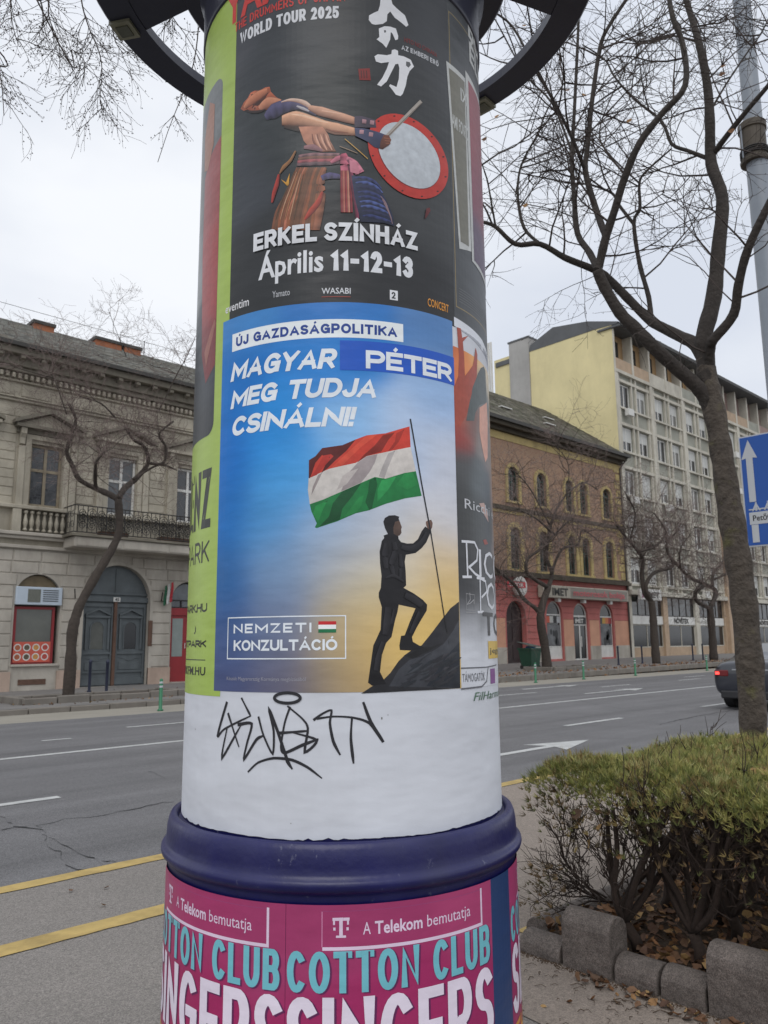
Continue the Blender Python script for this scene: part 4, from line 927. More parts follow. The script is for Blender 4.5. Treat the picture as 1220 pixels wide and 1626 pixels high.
def window(parent, x0, x1, z0, z1, y, fm, cols=2, rows=(1.0,), fw=.07, name='window', gm=None, arch=False, mid=.06, depth=.06, blinds=None, lab=None):
    """frame = the part, every pane = a sub-part"""
    gm = gm or random.choice(GLV); mb = MB(); w = x1-x0; H = z1-z0; r = w/2; sz = z1-r if arch else z1
    if arch and sz < z0+.1: sz = z0+.1
    mb.box(x0, x0+fw, y, y+depth, z0, sz); mb.box(x1-fw, x1, y, y+depth, z0, sz); mb.box(x0+fw, x1-fw, y, y+depth, z0, z0+fw)
    cx = (x0+x1)/2
    if arch:
        n = 12; Po = [(cx-r*math.cos(math.pi*i/n), sz+(z1-sz)*math.sin(math.pi*i/n)) for i in range(n+1)]; k = (r-fw)/r
        Pi = [(cx+(px-cx)*k, sz+(pz_-sz)*k) for px, pz_ in Po]
        for a, b, c, d in zip(Po, Po[1:], Pi[1:], Pi): mb.prism([a, b, c, d], y, y+depth)
        mb.box(x0+fw, x1-fw, y, y+depth-.01, sz-fw/2, sz+fw/2)
    else: mb.box(x0+fw, x1-fw, y, y+depth, z1-fw, z1)
    ys = [z0+fw]; acc = z0+fw; tot = sum(rows); body = (sz-fw/2 if arch else z1-fw)-(z0+fw)
    for q in rows[:-1]:
        acc += body*q/tot; mb.box(x0+fw, x1-fw, y-.004, y+depth-.004, acc-mid/2, acc+mid/2); ys.append(acc)
    ys.append(z0+fw+body)
    xs = [x0+fw+(w-2*fw)*i/cols for i in range(cols+1)]
    for x in xs[1:-1]: mb.box(x-mid/2, x+mid/2, y-.002, y+depth-.002, z0+fw, ys[-1])
    o = mb.build(name, fm, parent)
    if lab: o['label'] = lab
    yg = y+depth*.6
    for zi, (a, b) in enumerate(zip(ys, ys[1:])):
        for xi, (c, d) in enumerate(zip(xs, xs[1:])):
            MB().quad((c,yg+random.uniform(-.004,.004),a),(d,yg,a),(d,yg+random.uniform(-.004,.004),b),(c,yg,b)).build('pane', gm, o)
    if arch:
        mb = MB(); n = 12; P = [(cx-(r-fw*.5)*math.cos(math.pi*i/n), yg, sz+(z1-sz-fw*.5)*math.sin(math.pi*i/n)) for i in range(n+1)]
        mb.add(P, [tuple(range(len(P)))]); mb.build('pane', gm, o)
    if blinds: MB().box(x0+fw+.01, x1-fw-.01, yg-.025, yg-.008, z1-fw-blinds*(body), z1-fw).build('blind', CURT, o)
    return o
def text3d(parent, txt, x0, x1, z0, h, y, m, off=.0, name='lettering', shear=0.0, t=.012):
    c = bpy.data.curves.new('t', 'FONT'); c.body = txt; c.size = 1; c.offset = off; c.shear = shear; c.resolution_u = 3
    o = bpy.data.objects.new('t', c); me = o.to_mesh(); xs = [v.co.x for v in me.vertices]; a, b = min(xs), max(xs); s = h/.69; sx = (x1-x0)/(b-a)
    mb = MB(); mb.add([(x0+(v.co.x-a)*sx, y-t, z0+v.co.y*s) for v in me.vertices], [tuple(p.vertices) for p in me.polygons])
    o.to_mesh_clear(); bpy.data.objects.remove(o); bpy.data.curves.remove(c); return mb.build(name, m, parent)

# ================================================================ left building
YL = 27.5
LB = thing('apartment_building', (16, YL, 0), 'two storey ornate beige building with grey slate roof and pedimented windows left of the column', 'building')
GST = mat('grey_beige_stone', lin((194,187,175), .88), .85, .24, 1.2, .006, 25, stain=.8)
YST = mat('yellow_beige_stone', lin((198,190,172), .86), .85, .3, 1.1, .008, 22, stain=.9)
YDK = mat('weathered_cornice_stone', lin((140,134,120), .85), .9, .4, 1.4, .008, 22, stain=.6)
PINKP = mat('pinkish_plinth', lin((188,166,150), .95), .9, .25, 1.5, .006, 25, stain=.5)
SLATE = mat('slate', lin((132,132,126), 1.0), .75, .35, 3.5, .004, 20, stain=.3)
SLATEA = mat('slate_pieces', (.2,.2,.2), .75, .25, 3.0, .004, 20, attr=True)
ROOFA = mat('mossy_tiles', (.2,.2,.2), .9, .35, 2.0, .01, 12, attr=True)
GUTM = mat('dark_gutter_metal', lin((62,60,56)), .6, .3, 3, stain=.3)
BRK = mat('chimney_brick', lin((178,112,78), .85), .85, .3, 5, .01, 18, stain=.4)
WHT = mat('white_window_paint', lin((214,213,208), 1.0), .5, .15, 4, stain=.3); OLDW = mat('weathered_window_paint', lin((158,146,124), .9), .7, .35, 5, stain=.6)
REDP = mat('dark_red_paint', lin((146,34,40), .95), .45, .15, 4, stain=.2); DOOR = mat('blue_grey_door_paint', lin((94,101,104), .95), .6, .25, 3, .002, 30, stain=.45)
IRON = mat('black_iron', lin((46,44,42)), .7, .3, 6, stain=.2); RUST = mat('rusty_brown_paint', lin((104,78,64)), .8, .35, 6, stain=.4)
bays = [9.9+2.8*k for k in range(-3, 8)]
holes = []; shops = []
for k, b in zip(range(-3, 8), bays):
    holes.append((b-.56, b+.56, 6.36, 8.55))
    if k == 1: holes.append((11.47, 14.0, .15, 4.5, True)); shops.append((11.47, 14.0, .15, 4.5))
    elif k == 2: holes.append((14.9, 16.35, .15, 4.02, True)); shops.append((14.9, 16.35, .15, 4.02))
    else: holes.append((b-.76, b+.76, .95, 4.02, True)); shops.append((b-.76, b+.76, .95, 4.02))
wall('wall', GST, LB, .0, 31.0, -.1, 5.0, YL, [h for h in holes if h[2] < 5], .32)
wall('wall', YST, LB, .0, 31.0, 5.0, 11.2, YL, [h for h in holes if h[2] > 5], .25)
mb = MB(); mb.quad((0,YL,-.1),(0,YL,11.2),(0,38,11.2),(0,38,-.1)); mb.quad((31,YL,-.1),(31,38,-.1),(31,38,11.2),(31,YL,11.2)); mb.quad((0,38,-.1),(0,38,11.2),(31,38,11.2),(31,38,-.1))
mb.quad((0,YL+.6,0),(31,YL+.6,0),(31,YL+.6,11),(0,YL+.6,11)); mb.build('side_wall', YST, LB)
# rusticated stones: separate blocks where the photo shows them, joined beyond
unit = {}
def block(parent, m, x0, x1, z0, z1, y, t, nm='stone'):
    key = m.name
    if key not in unit: unit[key] = MB().add([(-.5,0,-.5),(.5,0,-.5),(.5,0,.5),(-.5,0,.5),(-.47,-1,-.45),(.47,-1,-.45),(.47,-1,.45),(-.47,-1,.45)], [(4,5,6,7),(0,1,5,4),(1,2,6,5),(2,3,7,6),(3,0,4,7)]).mesh(nm, m)
    return put(nm, unit[key], parent, ((x0+x1)/2, y, (z0+z1)/2), scale=(x1-x0, t, z1-z0))
random.seed(21); rest = MB()
def course(z0, z1, y, free, m, L, near=(7.6, 17.2), g=.022, t=.035, ph_=0):
    for a, b in free:
        if b-a < .12: continue
        n = max(1, round((b-a)/L)); w = (b-a)/n; x = a; off = (ph_ % 2)*.5*w if n > 1 else 0
        cuts = sorted({a, b}|{round(a+off+i*w, 4) for i in range(1 if not off else 0, n) if a+.1 < a+off+i*w < b-.1})
        for c, d in zip(cuts, cuts[1:]):
            tt = t*random.uniform(.8, 1.15)
            if near[0] < c < near[1]: block(LB, m, c+g/2, d-g/2, z0+g/2, z1-g/2, y, tt)
            else: rest.box(c+g/2, d-g/2, y-tt, y+.02, z0+g/2, z1-g/2)
def free_at(z0, z1, hs, x0=.1, x1=30.9, m=.04, zc=None):
    iv = []
    for h in hs:
        a, b, c, d = h[:4]
        if z1 <= c or z0 >= d+.02: continue
        ar = len(h) > 4 and h[4]; r = (b-a)/2; s = d-r
        if ar and z0 > s: q = r*math.sqrt(max(0, 1-((z0-s)/(d-s))**2)); a, b = (h[0]+h[1])/2-q, (h[0]+h[1])/2+q
        iv.append((a-m, b+m))
    iv.sort(); out = []; x = x0
    for a, b in iv:
        if a > x: out.append((x, a))
        x = max(x, b)
    if x < x1: out.append((x, x1))
    return out
gh = [h for h in holes if h[2] < 5]
z = .78; i = 0
while z < 4.75: course(z, z+.405, YL, free_at(z, z+.405, gh), GST, .95, ph_=i); z += .405; i += 1
uh = [(b-1.02, b+1.02, 6.1, 9.2) for b in bays]
z = 6.3; i = 0
while z < 9.7: course(z, z+.31, YL, free_at(z, z+.31, uh), YST, .62, t=.025, ph_=i); z += .31; i += 1
rest.build('stonework', YST, LB, kind='stuff')
mb = MB()   # plinth, pierced by the doors
for a, b in free_at(.1, .5, [(h[0], h[1], .0, 1.0) for h in gh], m=.0): MB().box(a, b, YL-.06, YL+.02, .05, .76).build('plinth', PINKP, LB)
def mould(nm, m, z0, z1, out_, x0=-.05, x1=31.05): return bevel(MB().box(x0, x1, YL-out_, YL+.05, z0, z1).build(nm, m, LB), .02, 1)
mould('string_course', GST, 4.86, 4.98, .12); mould('string_course', GST, 5.18, 5.30, .14); mould('string_course', GST, 5.30, 5.42, .22)
mould('sill_course', YST, 6.20, 6.33, .22); mould('string_course', YST, 9.93, 10.03, .10); mould('string_course', YST, 10.03, 10.09, .16)
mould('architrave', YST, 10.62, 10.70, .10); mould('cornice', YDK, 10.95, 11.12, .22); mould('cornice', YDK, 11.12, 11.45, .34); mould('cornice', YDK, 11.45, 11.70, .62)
MB().box(-.1, 31.1, YL-.78, YL-.62, 11.68, 11.82).build('gutter', GUTM, LB)
mb = MB(); x = .1
while x < 30.9: mb.box(x, x+.10, YL-.20, YL, 10.74, 10.90); x += .2
mb.build('dentils', YST, LB, kind='stuff')
cons = MB().prism([(-.55,.0),(0,.0),(0,-.34),(-.12,-.34),(-.3,-.16),(-.55,-.1)], -.08, .08, axis='x').mesh('cornice_bracket', YDK)
x = 7.3
while x < 30.8: put('cornice_bracket', cons, LB, (x, YL-.02, 11.44)); x += .70
# frieze panels
x = .5
while x < 30.2: MB().box(x, x+1.0, YL-.03, YL, 10.16, 10.56).build('frieze_panel', YST, LB) if 7 < x < 17 else None; x += 1.4
# windows with surrounds
for k, b in zip(range(-3, 8), bays):
    fm = OLDW if k <= 0 else WHT
    w = window(LB, b-.55, b+.55, 6.37, 8.54, YL+.14, fm, 2, (1.25, .85), fw=.085, mid=.10)
    mb = MB(); mb.box(b-.76, b-.57, YL-.08, YL, 6.33, 8.68); mb.box(b+.57, b+.76, YL-.08, YL, 6.33, 8.68); mb.box(b-.76, b+.76, YL-.085, YL-.002, 8.68, 8.84)
    mb.box(b-1.0, b-.78, YL-.12, YL, 6.34, 8.4); mb.box(b+.78, b+1.0, YL-.12, YL, 6.34, 8.4); s = mb.build('window_surround', YST, LB)
    for sg in (-1, 1): MB().prism([(0,0),(-.24,0),(-.22,-.2),(-.12,-.34),(-.1,-.55),(0,-.6)], b+sg*.89-.09, b+sg*.89+.09, axis='x').build('console', YST, LB).location += Vector((0, YL-.0, 9.02))
    mb = MB(); mb.box(b-1.16, b+1.16, YL-.30, YL, 9.03, 9.14); mb.box(b-1.08, b+1.08, YL-.1, YL, 8.86, 9.03)
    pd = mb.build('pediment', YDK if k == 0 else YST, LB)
    mb = MB(); mb.prism([(b-1.24,9.14),(b,9.66),(b+1.24,9.14),(b+1.24,9.26),(b,9.80),(b-1.24,9.26)], YL-.34, YL); mb.build('raking_cornice', YDK, pd); MB().prism([(b-1.1,9.142),(b+1.1,9.142),(b,9.62)], YL-.12, YL).build('tympanum', YST, pd)
# balustrades under the windows and pedestals
bal = MB().lathe([(.045,0),(.075,.02),(.075,.05),(.04,.10),(.075,.24),(.08,.32),(.05,.48),(.035,.58),(.07,.62),(.07,.68),(.05,.70)], 8).mesh('baluster', YST)
for k, b in zip(range(-3, 8), bays):
    if k in (1, 2): continue
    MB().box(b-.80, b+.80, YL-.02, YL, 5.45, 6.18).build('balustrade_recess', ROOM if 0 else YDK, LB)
    for j in range(7): put('baluster', bal, LB, (b-.63+j*.21, YL-.11, 5.46)) if 7 < b < 17 or j % 2 == 0 else None
    mb = MB(); mb.box(b-1.08, b-.80, YL-.2, YL, 5.42, 6.19); mb.box(b+.80, b+1.08, YL-.2, YL, 5.42, 6.19); mb.build('pedestal_block', YST, LB)
# balcony
bc = bevel(MB().box(10.62, 15.9, YL-1.0, YL, 4.95, 5.32).build('balcony_slab', GST, LB), .03, 1)
MB().box(10.5, 16.02, YL-1.08, YL-.02, 5.325, 5.41).build('slab_edge', YDK, bc)
for a_, b_ in ((10.72, 12.3), (12.4, 14.1), (14.2, 15.8)): bevel(MB().box(a_, b_, YL-1.02, YL-1.0, 5.0, 5.27).build('slab_panel', GST, bc), .01, 1)
mb = MB(); random.seed(8); yb = YL-1.0
mb.tube([(10.58,yb,6.40),(15.95,yb,6.40)], .022, 5); mb.tube([(10.58,yb,5.47),(15.95,yb,5.47)], .018, 5); mb.tube([(10.58,yb,6.40),(10.58,YL-.02,6.40)], .022, 5); mb.tube([(10.58,yb,5.47),(10.58,YL-.02,5.47)], .018, 5)
def scroll(c, ax, r, a0, turns, sg): 
    P = []
    for i in range(16): t = i/15; a = a0+sg*turns*2*math.pi*t; q = r*(1-.75*t); P.append((c[0]+(q*math.cos(a) if ax else 0), c[1]+(0 if ax else q*math.cos(a)), c[2]+q*math.sin(a)))
    return P
x = 10.7; j = 0
while x < 15.9:
    mb.tube([(x,yb,5.47),(x,yb,6.40)], .017, 4); mb.tube([(x+.17,yb,5.47),(x+.17,yb,6.40)], .010, 4)
    for zc, s in ((5.70,1),(6.16,-1),(5.93,1),(5.82,-1),(6.05,1)): mb.tube(scroll((x+.17, yb, zc), 1, .17, (j % 2)*math.pi+zc, 1.5, s), .015, 3)
    x += .34; j += 1
y = yb
while y < YL-.1:
    mb.tube([(10.58,y,5.47),(10.58,y,6.40)], .011, 4)
    for zc, s in ((5.72,1),(6.14,-1)): mb.tube(scroll((10.58, y+.17, zc), 0, .16, 0, 1.25, s), .010, 3)
    y += .33
mb.build('balcony_railing', IRON, LB)
PLT = mat('dry_balcony_plant', lin((84,76,58), .7), .95, .5, 12); rp_ = random.Random(19)
for a_, b_, lab_ in ((11.6, 12.6, 'left heap of dry brown plants behind the iron balcony railing'), (13.9, 15.4, 'right heap of dry brown plants behind the iron balcony railing')):
    bp2 = thing('balcony_plants', ((a_+b_)/2, YL-.7, 5.41), lab_, 'plant'); mb = MB()
    for i in range(900):
        x_, y_, z_ = rp_.uniform(a_, b_), rp_.uniform(YL-.93, YL-.5), 5.42+abs(rp_.gauss(0, .32)); 
        if z_ > 6.35: continue
        d_ = Vector((rp_.gauss(0,1), rp_.gauss(0,1), rp_.gauss(.5,.6))).normalized()*rp_.uniform(.06,.16); w_ = d_.orthogonal().normalized()*.014
        mb.add([(x_-w_.x,y_-w_.y,z_-w_.z),(x_+w_.x,y_+w_.y,z_+w_.z),(x_+d_.x,y_+d_.y,z_+d_.z)], [(0,1,2)])
    mb.build('foliage', PLT, bp2, kind='stuff'); MB().box(a_, b_, YL-.9, YL-.55, 5.41, 5.58).build('planter', RUST, bp2)
# roof
mb = MB(); random.seed(9)
ry0, rz0, ry1, rz1 = YL-.66, 11.84, 33.0, 14.92; n = 26; sl = math.hypot(ry1-ry0, rz1-rz0); uy, uz = (ry1-ry0)/sl, (rz1-rz0)/sl
for r_ in range(n):
    t0, t1 = sl*r_/n, sl*(r_+1)/n+.05; x = -.1+(r_ % 2)*.16
    while x < 31.1:
        j = random.uniform(0, .014); l0 = .034+j*1.6; sc_ = lin(random.choice(((128,128,122),(142,142,136),(116,116,110),(150,148,140),(134,130,120))), 1.0); dz = random.uniform(-.012, .012)
        a = (x+.006, ry0+uy*(t0+dz), rz0+uz*(t0+dz)+l0); b = (x+.312, ry0+uy*(t0+dz), rz0+uz*(t0+dz)+l0); c = (x+.312, ry0+uy*t1, rz0+uz*t1+.004); d = (x+.006, ry0+uy*t1, rz0+uz*t1+.004)
        a2 = (a[0], a[1], a[2]-.03); b2 = (b[0], b[1], b[2]-.03); mb.add([a,b,c,d,a2,b2], [(0,1,2,3),(0,4,5,1)], sc_); x += .32
mb.build('slates', SLATEA, LB, kind='stuff')
mb = MB(); mb.add([(-.1,ry0,rz0),(31.1,ry0,rz0),(31.1,ry1,rz1),(-.1,ry1,rz1),(31.1,38.5,11.6),(-.1,38.5,11.6)], [(0,1,2,3),(3,2,4,5),(0,3,5),(1,4,2)]); roofo = mb.build('roof', SLATE, LB)
MB().tube([(-.1,ry1,rz1+.03),(31.1,ry1,rz1+.03)], .07, 6).build('ridge', SLATE, roofo)
for (a, b) in ((10.95, 11.8), (13.65, 14.85), (15.0, 15.8), (20, 21.2), (25, 26)):
    c = MB().box(a, b, 32.9, 33.6, 14.5, 15.16).build('chimney', BRK, roofo); MB().box(a-.06, b+.06, 32.84, 33.66, 15.16, 15.30).build('chimney_cap', GUTM, c)
mb = MB(); mb.tube([(0,33,15.75),(31,33,15.62)], .012, 3)
for x in (2, 9, 16, 23, 30): mb.tube([(x,33,14.9),(x,33,15.72)], .02, 4)
mb.build('lightning_rod', GUTM, LB)
for px, py in ((42,545), (275,597)):
    q = atY(px, py, 29.2); MB().box(q[0]-.35, q[0]+.35, 28.95, 29.6, q[2]-.16, q[2]+.06).build('roof_hatch', GUTM, LB)
# shop window with red frame
def food_shop(x0, x1, par):
    window(par, x0+.02, x1-.12, 1.0, 2.92, YL+.12, REDP, 1, (1.,), fw=.09, name='shop_window', gm=mat('shop_glass', lin((120,122,112), .6), .12, .4, 1.2, spec=.7))
    FP = mat('food_poster_red', lin((206,92,74), .9), .5, .2, 3); p = MB().box(x0+.06, x1-.22, YL+.085, YL+.10, 1.06, 1.74).build('food_poster', FP, par)
    for j in range(4):
        for i_, zc in enumerate((1.24, 1.55)):
            cx = x0+.2+j*.30; mb = MB(); mb.add([(cx+.125*math.cos(t), YL+.082, zc+.125*math.sin(t)) for t in (2*math.pi*q/18 for q in range(18))], [tuple(range(18))]); mb.build('plate_print', WHT, p)
            mb = MB(); mb.add([(cx+.09*math.cos(t), YL+.080, zc+.09*math.sin(t)) for t in (2*math.pi*q/14 for q in range(14))], [tuple(range(14))]); mb.build('food_print', mat('food_%d' % ((i_*4+j) % 4), lin(((170,96,64),(96,84,66),(196,140,74),(180,70,60))[(i_*4+j) % 4]), .6, .3, 20), p)
    MB().box(x0, x1, YL+.02, YL+.3, .5, .96).build('window_apron', GST, par); MB().box(x0-.03, x1+.03, YL-.1, YL+.1, .93, 1.0).build('sill', GST, par)
    MB().box(x0+.25, x1-.35, YL-.02, YL+.03, .32, .5).build('vent_grate', RUST, par)
    bxx = bevel(MB().box(x0-.02, x1+.02, YL-.10, YL+.06, 2.97, 3.58).build('air_unit_panel', mat('pale_blue_panel', lin((190,202,214), .9), .5, .1, 3, stain=.2), par), .02, 1)
    MB().box(x0+.36, x0+.78, YL-.108, YL-.10, 3.06, 3.5).build('grille_opening', mat('grille_grey', lin((110,112,104)), .7, .3, 20), bxx)
    for j in range(6): MB().box(x0+.86, x1-.12, YL-.112, YL-.10, 3.10+j*.072, 3.125+j*.072).build('vent_slot', IRON, bxx)
    mb = MB(); cx = (x0+x1)/2; r = (x1-x0)/2-.03; mb.add([(cx-r*math.cos(math.pi*i/12), YL+.16, 3.27+r*math.sin(math.pi*i/12)) for i in range(13)], [tuple(range(13))]); mb.build('pane', mat('boarded_glass', lin((120,104,76)), .5, .4, 3), par)
food_shop(9.16, 10.66, LB)
for k, (a, b, c, d) in zip(range(-3, 8), shops):
    if k in (0, 1, 2): continue
    window(LB, a+.02, b-.02, .97, 4.0, YL+.16, REDP if k % 2 else WHT, 2, (1.6, .6), fw=.08, arch=True, name='shop_window')
# red door with arched fanlight
rd = window(LB, 14.92, 16.33, 3.0, 4.0, YL+.16, IRON, 3, (1.,), fw=.05, arch=True, name='fanlight')
MB().box(14.9, 16.35, YL+.10, YL+.2, 2.72, 3.0).build('door_lintel', REDP, LB)
rdo = MB().box(14.95, 16.3, YL+.16, YL+.22, .16, 2.72).build('red_door', REDP, LB)
MB().box(15.05, 15.5, YL+.15, YL+.158, 1.15, 2.6).build('pane', mat('frosted', lin((150,160,156), .8), .3, .2, 3), rdo); MB().box(15.75, 16.2, YL+.15, YL+.158, 1.15, 2.6).build('pane', mat('frosted', (.5,.5,.5)), rdo)
MB().tube([(15.58,YL+.10,1.45),(15.58,YL+.10,1.65),(15.62,YL+.15,1.65)], .015, 5).build('handle', WHT, rdo)
MB().box(14.9, 16.35, YL-.15, YL+.16, .1, .2).build('step', GST, LB)
# big grey double door
gd = MB(); cx, r, spz = 12.735, 1.265, 3.235
P = [(cx-r*math.cos(math.pi*i/18), spz+r*math.sin(math.pi*i/18)) for i in range(19)]; P = [(cx+r, .15)]+list(reversed(P))+[(cx-r, .15)] if 0 else [(cx-r, .15)]+P+[(cx+r, .15)]
door = MB().prism(P, YL+.22, YL+.27).build('double_door', DOOR, LB, fixn=True)
def bd(nm, x0, x1, z0, z1, t, m=DOOR, yy=YL+.22): return bevel(MB().box(x0, x1, yy-t, yy, z0, z1).build(nm, m, door), .008, 1)
bd('transom', cx-r, cx+r, 3.16, 3.34, .1); bd('transom_rail', cx-r, cx+r, 3.42, 3.50, .06)
for s in (-1, 1):
    c = cx+s*.63; w = .50
    mb = MB()
    for a, b, z0_, z1_ in ((c-w-.06,c-w,.2,3.1),(c+w,c+w+.06,.2,3.1),(c-w,c+w,2.98,3.1),(c-w,c+w,1.28,1.36),(c-w,c+w,.2,.42),(c-w,c+w,.62,.68)): mb.box(a, b, YL+.17, YL+.219, z0_, z1_)
    mb.build('leaf_frame', DOOR, door)
    mb = MB(); mb.prism([(c-.46,2.66),(c,2.86),(c+.46,2.66),(c+.46,2.72),(c,2.93),(c-.46,2.72)], YL+.12, YL+.219); mb.box(c-.46, c+.46, YL+.14, YL+.219, 2.58, 2.655); mb.build('door_pediment', DOOR, door)
    for q in (-.44, .38): MB().box(c+q, c+q+.07, YL+.16, YL+.218, 1.45, 2.55).build('pilaster', DOOR, door)
    n = 12; rr = .25; Po = [(c-rr, 1.46)]+[(c-rr*math.cos(math.pi*i/n), 2.2+rr*math.sin(math.pi*i/n)) for i in range(n+1)]+[(c+rr, 1.46)]
    mb = MB(); mb.add([(x, YL+.212, z) for x, z in Po], [tuple(range(len(Po)))]); mb.build('pane', GLD if s > 0 else mat('milky_glass', lin((96,98,92)), .2, .5, 2), door)
    mb = MB(); mb.tube([(x, YL+.205, z) for x, z in Po], .022, 4); mb.build('pane_frame', DOOR, door)
    mb = MB(); mb.tube([(c-.4,YL+.21,1.16),(c-.2,YL+.21,1.12),(c-.05,YL+.21,1.04),(c+.05,YL+.21,1.04),(c+.2,YL+.21,1.12),(c+.4,YL+.21,1.16)], .014, 4); mb.build('carved_swag', DOOR, door)
    bd('lower_panel', c-.40, c+.40, .72, 1.0, .02)
bd('astragal', cx-.055, cx+.055, .16, 3.16, .12, RUST)
bd('mullion', cx-.02, cx+.02, 3.5, 4.4, .03)
np_ = MB().box(12.62, 12.88, YL+.09, YL+.115, 3.17, 3.33).build('number_plate', WHT, LB); text3d(np_, '45', 12.67, 12.83, 3.20, .10, YL+.09, IRON, .02)
MB().box(13.97, 14.12, YL-.06, YL+.0, 1.55, 2.5).build('intercom_board', RUST, LB)
mb = MB(); mb.prism([(11.47-.12,.15),(11.47,.15)]+[(cx-1.265*math.cos(math.pi*i/18), 3.235+1.265*math.sin(math.pi*i/18)) for i in range(19)]+[(14.0,.15),(14.12,.15)]+[(cx+1.385*math.cos(math.pi*i/18), 3.235+1.385*math.sin(math.pi*i/18)) for i in range(19)], YL-.05, YL+.01); mb.build('door_surround', GST, LB, fixn=True)
for xx in (11.15, 14.45):
    fp = thing('flag_pole', (xx, YL, 3.4), 'short empty flag pole bracket left of the big grey door' if xx < 12 else 'red, white and green flag hanging from a short pole beside the red door', 'flag pole' if xx < 12 else 'flag')
    MB().tube([(xx,YL-.04,3.25),(xx-.28,YL-.65,3.52)], .022, 5).build('pole', IRON, fp)
    if xx > 12:
        for i, c in enumerate(((170,40,50),(200,200,196),(36,96,66))):
            mb = MB(); 
            for j in range(6): 
                a = (xx+.36-i*.13, YL-.25-.04*math.sin(j), 3.98-j*.15-i*.07); b = (xx+.23-i*.13, YL-.3-.05*math.sin(j+1), 3.92-j*.15-i*.07)
                if j: mb.quad(pa, pb, b, a)
                pa, pb = a, b
            mb.build('cloth', mat('flag_cloth_%d' % i, lin(c, .9), .8, .2, 5), fp)

# ================================================================ middle brick building
YR = 29.5
RB = thing('brick_building', (42, YR, 0), 'brown brick building with arched windows above a red painted shop front, right of the column', 'building')
BRW = mat('brown_brick_wall', lin((176,138,110), .92), .9, .3, 1.5, .006, 30, stain=.5)
def brickify(m, col2, mortar, sc=1.0):
    t = m.node_tree; b = t.nodes['Principled BSDF']; g = [n for n in t.nodes if n.type == 'NEW_GEOMETRY'][0]
    s = N(t, 'ShaderNodeSeparateXYZ'); c = N(t, 'ShaderNodeCombineXYZ'); t.links.new(g.outputs['Position'], s.inputs[0]); t.links.new(s.outputs[0], c.inputs[0]); t.links.new(s.outputs[2], c.inputs[1])
    br = N(t, 'ShaderNodeTexBrick'); br.inputs['Scale'].default_value = 1; br.inputs['Brick Width'].default_value = .30*sc; br.inputs['Row Height'].default_value = .085*sc; br.inputs['Mortar Size'].default_value = .012
    br.inputs['Mortar'].default_value = (*mortar, 1); br.inputs['Color2'].default_value = (*col2, 1)
    t.links.new(c.outputs[0], br.inputs['Vector']); src = b.inputs['Base Color'].links[0].from_socket; t.links.new(src, br.inputs['Color1']); t.links.new(br.outputs['Color'], b.inputs['Base Color'])
brickify(BRW, lin((146,108,86), .92), lin((172,156,136), .8))
YOR = mat('ochre_trim', lin((204,182,124), .85), .85, .3, 1.5, .006, 25, stain=.55)
REDW = mat('red_painted_stone', lin((188,110,104), .95), .8, .2, .9, .004, 25, stain=.3); SALM = mat('salmon_paint', lin((210,158,130), .95), .8, .2, .9, stain=.3)
ROOFM = mat('mossy_roof', lin((96,92,80), .9), .9, .4, 2.0, .03, 8, stain=.5); GRN = mat('green_window_paint', lin((52,74,66)), .6, .3, 3)
DKS = mat('dark_cornice', lin((84,76,62), .8), .85, .35, 2, stain=.5)
wx = [(34.9,36.0),(38.95,40.05),(42.0,43.1),(45.35,46.35),(47.1,48.1),(50.15,51.25)]
uh = []
for a, b in wx: uh += [(a, b, 10.35, 12.6, True), (a, b, 6.05, 8.7, True)]
gh2 = [(38.35, 40.35, .2, 4.1, True), (42.55, 44.35, .45, 4.2, True), (45.65, 47.45, .3, 4.15, True), (48.95, 50.75, .45, 4.15, True), (33.2, 35.2, .45, 4.15, True)]
wall('wall', BRW, RB, 31, 53, 5.9, 15.2, YR, uh, .25)
wall('shop_front_wall', REDW, RB, 31, 53, .0, 5.6, YR, gh2, .35)
mb = MB(); mb.quad((31,YR,0),(31,YR,15.3),(31,42,15.3),(31,42,0)); mb.quad((31,YR+.7,0),(53,YR+.7,0),(53,YR+.7,15),(31,YR+.7,15)); mb.add([(31.0,28.9,15.35),(31.0,36,20.6),(31.0,43,15.35)], [(0,1,2)]); mb.build('side_wall', BRW, RB)
def m2(nm, m, z0, z1, o_, x0=31, x1=53.0): return MB().box(x0, x1, YR-o_, YR+.05, z0, z1).build(nm, m, RB)
m2('cornice', DKS, 5.55, 5.75, .35); m2('cornice', DKS, 5.75, 5.9, .2); m2('string_course', DKS, 9.7, 9.95, .15); m2('string_course', YOR, 9.5, 9.69, .06); m2('cornice', DKS, 14.7, 14.95, .25); m2('cornice', DKS, 14.95, 15.25, .6); m2('frieze', YOR, 14.2, 14.68, .04)
MB().box(31, 53.3, YR-.78, YR-.6, 15.2, 15.42).build('gutter', GUTM, RB)
for a, b in wx:
    for z0, z1 in ((10.35, 12.6), (6.05, 8.7)):
        window(RB, a+.02, b-.02, z0+.02, z1-.02, YR+.14, GRN, 2, (1.5, .6), fw=.08, arch=True, gm=GLD)
        r = (b-a)/2; cx = (a+b)/2; sp = z1-r; mb = MB(); w = .32 if z0 < 8 else .24
        outl = [(cx-(r+w)*math.cos(math.pi*i/12), sp+(r+w)*math.sin(math.pi*i/12)) for i in range(13)]; inn = [(cx-r*math.cos(math.pi*i/12), sp+r*math.sin(math.pi*i/12)) for i in range(13)]
        for p, q, s, t in zip(outl, outl[1:], inn[1:], inn): mb.prism([p, q, s, t], YR-.08, YR+.01)
        mb.box(a-w, a, YR-.08, YR+.01, z0, sp); mb.box(b, b+w, YR-.08, YR+.01, z0, sp); mb.box(a-w-.04, b+w+.04, YR-.14, YR+.01, z0-.14, z0-.005)
        mb.build('window_surround', YOR, RB)
